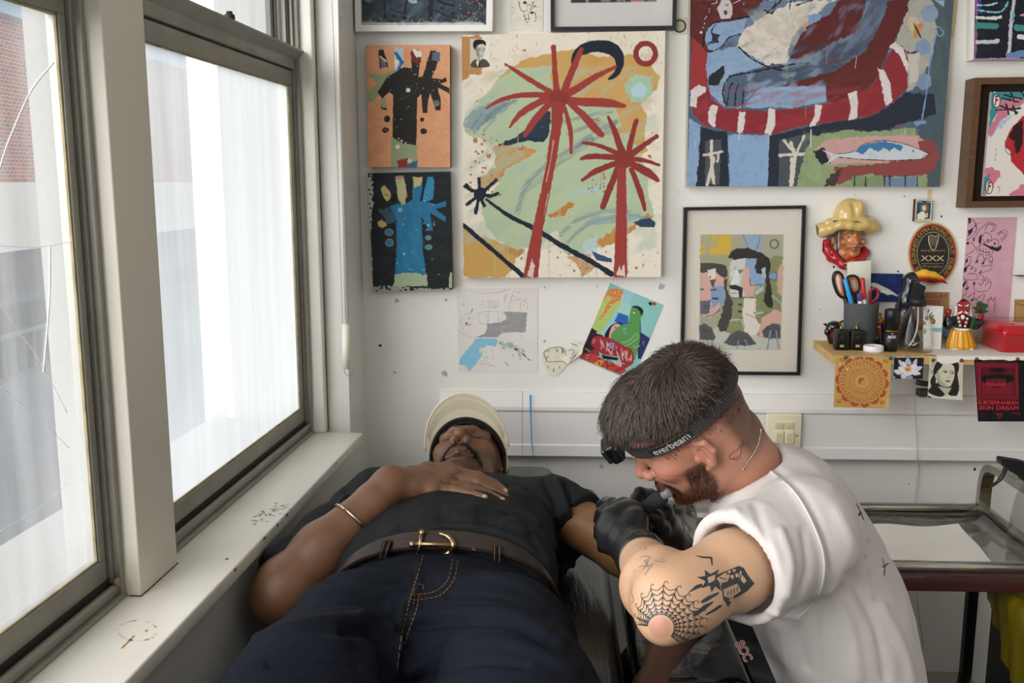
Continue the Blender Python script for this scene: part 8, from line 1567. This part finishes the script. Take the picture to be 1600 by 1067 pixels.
# near (left) arm, bare below the sleeve
sh, el, wr = P(1250, 842, 1.42), P(1045, 938, 1.235), P(1000, 868, 1.49)
va = Vox(np.min([sh, el, wr], 0)-.09, np.max([sh, el, wr], 0)+.09, .0024); va.chain([sh, sh*.45+el*.55, el], [.060, .055, .050], .02).chain([el, el*.72+wr*.28, wr*.8+el*.2, wr], [.050, .056, .038, .031], .012).ell(P(1036, 973, 1.20), .026, .03).ell(P(1075, 935, 1.25), .045, .03)
aV, aF = va.mesh(2); ac = lin('#c09a7c')*(.94+.12*vn3(aV*45)[:, None]); px_, py_ = proj(aV); m_ = sstep(22, 14, np.hypot(px_-1032, py_-980))*sstep(1.4, 1.3, aV[:, 1]); ac = ac*(1-.55*m_[:, None])+lin('#a0685c')*.55*m_[:, None]; fp.append((aV, aF, ac))
sh2, el2, wr2 = P(1185, 800, 1.86), P(1125, 900, 1.92), P(1040, 845, 1.76); vb = Vox(np.min([sh2, el2, wr2], 0)-.08, np.max([sh2, el2, wr2], 0)+.08, .004); vb.chain([sh2, el2], [.055, .048]).chain([el2, wr2], [.046, .031]); a, b = vb.mesh(1); fp.append((a, b, skincol(a, lin('#c09a7c'))))
vt = Vox((.15, 1.35, .45), (.75, 1.95, 1.2), .008); vt.cap(nb, P(1290, 960, 1.63), .07, .12, .05).cap(sh*.8+sh2*.2, sh2*.8+sh*.2, .07, .07, .05).cap(P(1290, 960, 1.63), (.53, 1.62, .6), .12, .13, .05); a, b = vt.mesh(1); fp.append((a, b, skincol(a, SKT)))
V, F, C_ = join(fp); ab = bvh_of(aV, aF)
# tattoo ink, drawn in the skin of the same mesh
tk_ = MB(); T = tr(860, 740, 3.263); W_ = .0016
cx_, cy_ = 562, 785; an = np.radians([188, 203, 220, 238, 256, 274, 292, 308, 322, 335, 347, 358, 370, 384, 398]); Ro = [112, 130, 155, 180, 205, 218, 215, 205, 215, 225, 222, 215, 205, 175, 120]
pt = lambda a, r: (cx_+r*math.cos(a), cy_+r*math.sin(a)*1.0)
TT = lambda P_: [(860+a/3.263, 740+b/3.263) for a, b in P_]
for a, r in zip(an, Ro): ribbon(tk_, ab, TT([pt(a, 66), pt(a, r*.6), pt(a, r)]), .0012, .0004, 1, 6)
for k, fr_ in enumerate([.0, .10, .22, .38, .58, .80, 1.0]):
    for i in range(len(an)-1):
        r0_, r1_ = [70+(R0-70)*fr_ for R0 in Ro[i:i+2]]; am = (an[i]+an[i+1])/2; rm = (r0_+r1_)/2*(.90 if k else .97); ribbon(tk_, ab, TT([pt(an[i], r0_), pt(am, rm), pt(an[i+1], r1_)]), [.0022 if k < 6 else .0009, .0011, .0022 if k < 6 else .0009], .0004, 1, 4)
for a, r in list(zip(an, Ro))[:12]: ribbon(tk_, ab, TT([pt(a, r), pt(a+.02, r+16), pt(a+.07, r+20), pt(a+.08, r+10)]), .0009, .0004, 1, 3)
for pl in ['745,528 790,522 785,490 815,512 860,488 848,515 900,495 960,470 985,480 945,505 880,520 862,560 870,600 840,575 820,605 812,570 770,585 790,548', '695,612 740,570 770,560 778,575 720,600', '765,650 800,625 855,603 860,612 800,650 772,662', '725,718 780,670 830,648 826,660 780,700 735,730', '790,715 830,690 862,668 880,672 840,700 795,722', '735,418 825,425 828,466 820,466 816,434 770,430', '880,520 985,480 1040,560 1000,600 930,640 905,680 880,640 868,575']:
    spoly(tk_, ab, T(pl), .0004, 1, 1.6)
for pl in ['800,530 840,515 835,545 805,560', '845,535 890,505 915,520 900,550 865,560', '880,590 950,560 970,595 915,635 885,625', '900,500 915,492 922,508 908,515', '925,490 940,486 945,500 932,506', '915,520 930,515 935,532 922,538', '940,512 955,507 958,525 945,530', '965,495 975,500 960,540', '975,515 1000,545 985,560 968,540', '905,645 935,625 925,655']:
    spoly(tk_, ab, T(pl), .0007, 0, 1.6)
for pl, w in [('905,600 900,620', .002), ('920,590 918,618', .002), ('935,582 935,610', .002), ('950,575 950,600', .002), ('860,530 895,540', .0015), ('990,530 1010,560', .0015)]: ribbon(tk_, ab, T(pl), w, .0009, 1, 3)
for pl in ['465,380 480,375 490,385 470,392', '460,430 480,420 510,430 475,445', '560,440 580,435', '480,440 500,470 520,460 500,490 480,520', '430,490 425,500', '420,560 412,600 425,640 415,660', '450,475 480,470 500,475', '530,440 560,450 590,445', '500,440 480,480 470,490']: ribbon(tk_, ab, T(pl), .0015, .0004, 2, 4)
hb = bvh_of(*fp[0][:2]); T8 = tr(880, 520, 3.557)
for pl in ['990,595 1005,612 1025,610', '1000,600 985,640 990,665 970,690 930,700 925,680 950,660 975,640 985,620', '940,700 965,705 990,690', '1005,615 995,640']: ribbon(tk_, hb, T8(pl), .0010, .0006, 1, 4)
inkV = np.concatenate(tk_.V); mi = np.array(tk_.M); nF = len(V); Fall = [list(f) for f in F.tolist()]+[[i+nF for i in f] for f in tk_.F]; Vall = np.concatenate([V, inkV]); Call = np.concatenate([C_, np.tile(lin('#c09a7c'), (len(inkV), 1))])
M_skl = mat('pale_skin', '#ffffff', .45, attr='Col', bump=.25, bscale=380, sss=.08)
npmesh('body', Vall, Fall, [M_skl, mat('tattoo_ink', '#2f3538', .5), mat('faded_ink', '#7a7270', .55)], tt, col=Call, midx=np.concatenate([np.zeros(len(F), int), np.array([[0, 1, 2][k] for k in mi])]))
# hair: a soft volume with many fine locks on it
v = Vox(tC-.2, tC+.22, .0028); E = lambda x, f, u, r, k=.02, op='add': v.ell(tL(x, f, u), np.array(r)*S_, k, op, tM)
E(0, -.008, .062, (.078, .095, .080), 0); E(0, .045, .088, (.060, .062, .045), .03); E(0, -.045, .082, (.068, .055, .058), .03); E(-.042, .02, .080, (.034, .06, .036), .02)
hn = tM@np.array([0, -.13, -1.]); v.plane(tL(0, 0, .076), hn, .008); v.plane(tL(0, .098, .088), tM@np.array([0, .75, -.66]), .012)
V, F = v.mesh(2); N = vnormals(V, F); q_ = (V-tC)@tM/S_
wh = np.array([-.01, -.055, .135]); rd = q_-wh; ang = np.arctan2(rd[:, 0], rd[:, 1]); rad = np.hypot(rd[:, 0], rd[:, 1])
V = V+N*(.0035*(fbm(ang*9+rad*8, rad*6+q_[:, 2]*10, 3)-.5)*2)[:, None]
M_hair = mat('dark_brown_hair', '#221a15', .5, var=.35, vscale=120, spec=.35); hair = npmesh('hair', V, F, M_hair, tt)
def flow_h(q, n):
    r_ = q-wh; d = np.array([r_[0], r_[1], 0])+.0; d = d/(np.linalg.norm(d)+1e-6); t_ = np.array([-d[1], d[0], 0])*.35; w_ = tM@(d+t_+np.array([0, 0, -.1])); return w_
up_ = (q_[:, 2]-.15*q_[:, 1] > .088)
locks('hair_locks', V, N, q_, 9000, .036, .0008, flow_h, mat('hair_strand', '#35291f', .36, var=.5, vscale=160, spec=.5), hair, 5, up_, .45, .5)
fr_ = (q_[:, 1] > .075) & (q_[:, 2] < .14) & (q_[:, 2] > .10)
locks('fringe', V, N, q_, 160, .030, .0010, lambda q, n: tM@np.array([0, .9, -.5]), bpy.data.materials['hair_strand'], hair, 6, fr_, .45)
hV2, hF2, hc2 = fp[0]; N2 = vnormals(hV2, hF2); q2 = (hV2-tC)@tM/S_
bm_ = (jb_ > .6) & (q2[:, 1] > .005); beard = locks('beard', hV2, N2, q2, 6500, .015, .00055, lambda q, n: tM@np.array([0, .25 if q[1] > .06 else -.1, -1.]), mat('red_brown_beard', '#4f2b1c', .5, var=.5, vscale=200), tt, 7, bm_, .9, .8)
mm_ = (linesd(q2[:, 1], q2[:, 2], [(.078, -.060), (.100, -.046)], .012) < 0) & (np.abs(q2[:, 0]) < .034); locks('moustache', hV2, N2, q2, 1000, .013, .00055, lambda q, n: tM@np.array([np.sign(q[0])*.7, 0, -.8]), bpy.data.materials['red_brown_beard'], tt, 8, mm_, .6, .6)
sm_ = (q2[:, 2] > .018) & (q2[:, 2] < .065) & (q2[:, 1] < .05) & (q2[:, 1] > -.115) & (np.abs(q2[:, 0]) > .02) & ~((np.abs(q2[:, 0]) > .072) & (q2[:, 2] < .03)); locks('cropped_hair', hV2, N2, q2, 5000, .007, .0005, lambda q, n: tM@np.array([0, -.4, -1.]), mat('cropped_hair_brown', '#3d2c22', .6), tt, 9, sm_, .5)
# head torch
ht = empty('head_torch', tL(0, .12, .05), 'black head torch with dotted elastic strap on the tattooer forehead', 'head torch')
def band(th, t_, off=0):        # th 0 = forehead, t_ -1..1 across the strap
    a, b = .0865, .1115; r_ = np.array([-math.sin(th)*(a+off), math.cos(th)*(b+off)-.005, .047+.021*(1-math.cos(th))*.5*1.1-.004*math.sin(th)**2]); n_ = np.array([-math.sin(th), math.cos(th), .35]); ax_ = np.array([0, .18, 1.]); return tL(*(r_+ax_*t_*.0118))
q = MB(); ths = np.linspace(0, 2*math.pi, 97)[:-1]; rings = [[band(a, -1, .002), band(a, -.9, .0045), band(a, .9, .0045), band(a, 1, .002), band(a, 1, .0), band(a, -1, 0)] for a in ths]; q.loft(rings+[rings[0]], caps=False, smooth=False); st = q.build('strap', [mat('black_elastic', '#17181b', .8)], ht)
q = MB()
for i in range(150):
    for j in range(5):
        th = .12+i*.028+(.014 if j % 2 else 0); 
        if .98 < th < 1.72 and j in (1, 2, 3) : continue
        if th > 3.0: continue
        c0_ = band(th, -.72+j*.36, .0049); n_ = c0_-tL(0, 0, .05); q.add([band(th-.004, -.72+j*.36, .0051), band(th, -.72+j*.36-.07, .0051), band(th+.004, -.72+j*.36, .0051), band(th, -.72+j*.36+.07, .0051)], [(0, 1, 2, 3)])
q.build('reflective_dot', [mat('pale_dots', '#b9bcbc', .5)], st).__setitem__('kind', 'stuff')
q = MB(); q.text('everbeam', (0, 0, 0), (1, 0, 0), (0, 0, 1), 1, off=.012, fn=lambda x, y: band(1.36+x*.158, y*1.55-.05, .0054)); q.build('lettering', [mat('pale_grey_print', '#b4b4b0', .5)], st)
q = MB(); bc = tL(0, .128, .047); 
def lb(c, r, bev=.004, mb=None, m=0): mb.box(-np.array(r), np.array(r), m, bev); mb.V[-1] = mb.V[-1]@tM.T+c
lb(bc, (.027, .011, .020), .006, q); q.build('lamp_case', [mat('black_lamp_plastic', '#0d0e10', .25)], ht)
q = MB(); lb(tL(0, .142, .047), (.022, .005, .016), .004, q); q.build('lens', [mat('dark_lens', '#1c1d20', .1, coat=.5)], ht)
q = MB(); lb(tL(-.004, .115, .05), (.032, .004, .014), .003, q); q.build('bracket', [M_blk], ht)
# shirt
v = Vox((.08, 1.22, .55), (.78, 2.02, 1.24), .0045); sp_ = np.array([-.28, 0, .96]); Mt = axes((-.96, .12, -.28), sp_)
EE = lambda c, r, k=.05: v.ell(c, (r[1], r[0], r[2]), k, 'add', Mt)
EE(P(1238, 842, 1.63), (.128, .200, .165), 0); EE(P(1288, 960, 1.63), (.146, .19, .19), .06); EE(P(1315, 1085, 1.63), (.148, .185, .20), .06)
v.cap(nb+[.01, 0, -.005], nb+[.03, 0, -.05], .070, .095, .04).chain([sh+[.02, .05, .0], sh, sh*.62+el*.38, sh*.46+el*.54], [.080, .078, .074, .080], .05).chain([sh2, sh2*.5+el2*.5], [.08, .078], .05)
d_ = (el-sh)/np.linalg.norm(el-sh); v.put(lambda x, y, z: np.maximum(-((x-(sh*.47+el*.53)[0])*d_[0]+(y-(sh*.47+el*.53)[1])*d_[1]+(z-(sh*.47+el*.53)[2])*d_[2]), np.sqrt((x-el[0])**2+(y-el[1])**2+(z-el[2])**2)-.20), el-.2, el+.2, .004, 'sub')
v.chain([sh*.6+el*.4, el], [.068, .0715], .004, 'sub')
nd = (tL(0, -.05, -.08)-nb); nd /= np.linalg.norm(nd); v.cap(nb+nd*.022, nb+nd*.12, .066, .075, .012, 'sub')
V, F = v.mesh(2); V = V+vnormals(V, F)*(.004*(fbm(V[:, 0]*14+V[:, 1]*8, V[:, 2]*9, 3)-.5)*2)[:, None]
FA = [([(1205, 738), (1245, 775), (1278, 840), (1287, 890), (1275, 935), (1245, 965)], 3, .004), ([(1212, 732), (1255, 772), (1290, 840), (1297, 890)], 4, -.004), ([(1250, 965), (1215, 960), (1200, 955)], 4, .004), ([(1150, 800), (1170, 840), (1160, 870)], 7, .004), ([(1180, 790), (1200, 850), (1200, 890)], 7, -.004), ([(1220, 830), (1235, 880), (1230, 930)], 7, .005), ([(1120, 830), (1150, 845), (1180, 870)], 6, .003), ([(1255, 830), (1262, 890), (1245, 935)], 6, -.004), ([(1300, 930), (1330, 990), (1340, 1060)], 10, .006), ([(1330, 900), (1370, 980), (1385, 1060)], 9, -.006), ([(1290, 960), (1290, 1020), (1300, 1067)], 9, -.005), ([(1220, 980), (1230, 1030), (1225, 1067)], 9, .005), ([(1245, 985), (1260, 1040)], 8, -.005), ([(1380, 950), (1410, 1010), (1425, 1067)], 8, .005), ([(1215, 700), (1260, 720), (1300, 760)], 8, .003), ([(1310, 800), (1335, 850), (1350, 900)], 9, .003), ([(1175, 700), (1160, 740), (1130, 775)], 3, .004), ([(1064, 862), (1120, 872), (1175, 895), (1200, 935)], 3, .003), ([(1100, 850), (1150, 862), (1190, 890)], 3, -.002)]
V = folds(V, F, FA, 1); M_wt = mat('white_cotton', '#c6c0bd', .9, sheen=.05, var=.04, vscale=6, bump=.3, bscale=260); shirt = npmesh('t_shirt', V, F, M_wt, tt); sb = bvh_of(V, F)
q = MB()
for pl, w in [([(1338, 787), (1344, 800), (1349, 812)], .005), ([(1350, 776), (1355, 795)], .004), ([(1341, 805), (1356, 790)], .004), ([(1378, 872), (1382, 885), (1381, 900)], .0022), ([(1379, 886), (1388, 880)], .002)]: ribbon(q, sb, pl, w, .0008, 0, 3)
q.build('back_lettering', [mat('black_print', '#1c1c1e', .7)], shirt)
q = MB(); ribbon(q, sb, [(1205, 738), (1245, 775), (1278, 840), (1287, 890), (1275, 935), (1248, 963)], .0022, .0012, 0, 6); q.build('seam', [mat('white_thread', '#e6e1dd', .9)], shirt); q = MB(); ribbon(q, sb, [(1066, 858), (1120, 867), (1172, 888), (1196, 925)], .0012, .0008, 0, 6); q.build('seam', [mat('white_thread', '#e6e1dd', .9)], shirt)
q = MB()
for x, y, r in [(1357, 845, 4), (1352, 870, 3), (1357, 895, 3), (1362, 935, 4)]: spoly(q, sb, [(x+r*math.cos(t)*(1+.3*math.sin(3*t)), y+r*1.1*math.sin(t)) for t in np.linspace(0, 6.1, 10)], .0007, 0, 2)
q.build('faint_stain', [mat('tea_stain', '#c4b5a4', .9)], shirt)
# neck chain
q = MB(); pl = catmull([(1189, 671), (1186, 690), (1178, 708), (1168, 722), (1160, 735)], 6)
for x, y in pl[::1]:
    p_, n_ = hit(hb, x, y)
    if p_ is None: p_, n_ = hit(sb, x, y)
    if p_ is not None: q.ball(p_+(CAM-p_)/np.linalg.norm(CAM-p_)*.0015, .0017, seg=6, rings=4)
if q.V: tag(q.build('necklace', [mat('silver_chain', '#c9c4bc', .25, metal=1)]), 'thin silver chain round the tattooer neck', 'necklace')
# trousers, shoes and stool
v = Vox((.08, 1.15, .02), (.72, 2.05, .80), .008); hp_ = np.array([.51, 1.62, .60]); v.ell(hp_, (.15, .19, .12), 0)
kn, kf = np.array([.19, 1.40, .60]), np.array([.22, 1.86, .60]); v.chain([hp_+[-.02, -.09, .01], kn], [.095, .072], .04).chain([hp_+[-.02, .09, .01], kf], [.095, .072], .04).chain([kn, kn+[.07, -.01, -.48]], [.068, .05], .02).chain([kf, kf+[.07, 0, -.48]], [.068, .05], .02)
V, F = v.mesh(2); npmesh('trousers', V, F, mat('black_trousers', '#101113', .85, bump=.2), tt); kb = bvh_of(V, F)
for k_ in (kn, kf): v = Vox(k_+[-.20, -.08, -.62], k_+[.16, .08, -.48], .006); v.chain([k_+[.07, 0, -.54], k_+[-.12, 0, -.565]], [.042, .036]); v.plane(k_+[0, 0, -.598], (0, 0, -1)); vobj('shoe', v, mat('black_shoe', '#18181a', .5), tt)
lg = empty('lettered_towel', P(1165, 1020, 1.46), 'black cloth with red and white letters hanging at the tattooer lap', 'cloth'); q = MB(); T4_ = tr(860, 740, 3.263); tw = lambda x, y, d=0: P(860+x/3.263, 740+y/3.263, 1.46+d)
g_ = [[tw(900+140*i+j*30-10*i, 740+j*70+i*40, .03*math.sin(j*1.1)-.02*i) for i in np.linspace(0, 1.0, 6)] for j in np.linspace(0, 5.2, 14)]; q.loft(g_, closed_ring=False, caps=False); q.build('cloth', [mat('black_cloth', '#0e0f11', .8)], lg)
q = MB(); TV = lambda x, y, o: tw(985+x*30-y*90*0+y*0, 900-x*-0+y, o)
def lt(x, y, s, o, m):
    q.text('SCC', (0, 0, 0), (1, 0, 0), (0, 0, 1), 1, m=m, off=o, fn=lambda a, b: tw(x+(b*62)*.95+a*28, y+a*52-b*26, -.036+.004*s))
lt(985, 905, 1, .05, 1); lt(985, 905, 0, .0, 0); q.build('lettering', [mat('red_felt', '#9c1f2c', .7), mat('white_felt', '#d5cfc9', .7)], lg)
sl = empty('stool', (.55, 1.62, 0), 'black round stool under the tattooer', 'stool'); q = MB(); q.lathe([(0, .44), (.17, .44), (.18, .455), (.18, .485), (.165, .50), (0, .50)], (.55, 1.62, 0), seg=36); q.build('seat', [M_leather], sl)
q = MB(); q.tube([(.55, 1.62, .08), (.55, 1.62, .44)], .022, seg=14); q.build('pole', [M_steel], sl); q = MB(); [q.tube([(.55, 1.62, .085), (.55+.24*math.cos(a), 1.62+.24*math.sin(a), .05)], .014, seg=8) for a in np.arange(5)*2*math.pi/5+.3]; q.build('base', [M_steel], sl)
# gloved hands
M_gl = mat('black_nitrile', '#17191b', .38, coat=.12, bump=.25, bscale=90); lw2 = wr*.92+el*.08
gl = {'i': [(972, 803, 1.60), (957, 789, 1.655), (948, 786, 1.70), (940, 790, 1.735)], 'm': [(958, 813, 1.585), (947, 800, 1.64), (940, 803, 1.69), (936, 812, 1.725)], 'r': [(951, 829, 1.575), (943, 820, 1.63), (938, 826, 1.68), (936, 836, 1.71)], 'p': [(953, 847, 1.57), (946, 842, 1.615), (942, 848, 1.655), (941, 856, 1.68)]}
v, _ = hand(gl, wr, .0125, [P(995, 812, 1.56), P(990, 797, 1.60), P(975, 786, 1.635)], palmr=.0205, limb=[([wr, lw2*1.0, el*.16+wr*.84], [.033, .035, .038])])
a = el*.13+wr*.87; v.plane(a, el-wr, .002); V, F = v.mesh(2); FG = [([(985, 850), (1005, 838), (1025, 836)], 2.5, .0018), ([(975, 862), (990, 848), (1015, 840)], 2.5, -.0015), ([(980, 870), (998, 856), (1022, 848)], 2.5, .0018), ([(978, 845), (992, 830), (1012, 825)], 3, .0012)]
npmesh('glove', folds(V, F, FG, 1), F, M_gl, tt)
q = MB(); ax = (el-wr)/np.linalg.norm(el-wr); A_, B_, _t = frame_from(ax); q.tube([a+A_*.0385*math.cos(t)+B_*.0385*math.sin(t) for t in np.linspace(0, 2*math.pi, 33)[:-1]], .0022, seg=8, closed=True); q.build('glove_cuff', [M_gl], tt)
gr = {'i': [(1034, 800, 1.715), (1016, 774, 1.70), (1000, 770, 1.675), (992, 786, 1.655)], 'm': [(1037, 812, 1.73), (1012, 783, 1.735), (995, 778, 1.715), (985, 792, 1.69)], 'r': [(1038, 826, 1.745), (1012, 806, 1.765), (996, 800, 1.75), (985, 810, 1.73)], 'p': [(1038, 838, 1.755), (1015, 828, 1.785), (1000, 822, 1.775), (988, 828, 1.76)]}
v, _ = hand(gr, wr2, .0115, [P(1032, 828, 1.69), P(1024, 808, 1.665), P(1004, 799, 1.645)], palmr=.019, limb=[([wr2, el2*.2+wr2*.8], [.032, .036])]); vobj('glove', v, M_gl, tt, 2)
# tattoo machine
m0, m1 = P(984, 812, 1.665), P(1060, 757, 1.615); md = (m1-m0); ML = np.linalg.norm(md); md /= ML
mc = empty('tattoo_machine', m0, 'tattoo pen with black bandage grip and red ring held in gloved hands', 'tattoo machine')
q = MB(); q.lathe([(0, 0), (.0015, .001), (.004, .010), (.0055, .014)], m0, axis=md, seg=20); q.build('needle_tip', [M_steel], mc)
q = MB(); q.lathe([(.0062, .012), (.0068, .013), (.0068, .020), (.0062, .021)], m0, axis=md, seg=24); q.build('red_ring', [mat('red_metal', '#a03436', .3, metal=.5)], mc)
q = MB(); pr = [(.008, .020)]; 
for i in range(34): h_ = .022+i*.0019; pr += [(.0136+.0004*(i % 2), h_), (.0136+.0004*((i+1) % 2), h_+.0009)]
q.lathe(pr+[(.0128, .088), (0, .088)], m0, axis=md, seg=32); q.build('bandage_grip', [mat('black_bandage', '#232528', .95, bump=1, bscale=220)], mc)
q = MB(); q.lathe([(.0088, .088), (.0092, .090), (.0088, .106), (0, .108)], m0, axis=md, seg=24); q.build('machine_body', [mat('clear_wrapped_body', '#8f8a88', .15, alpha=.6)], mc)
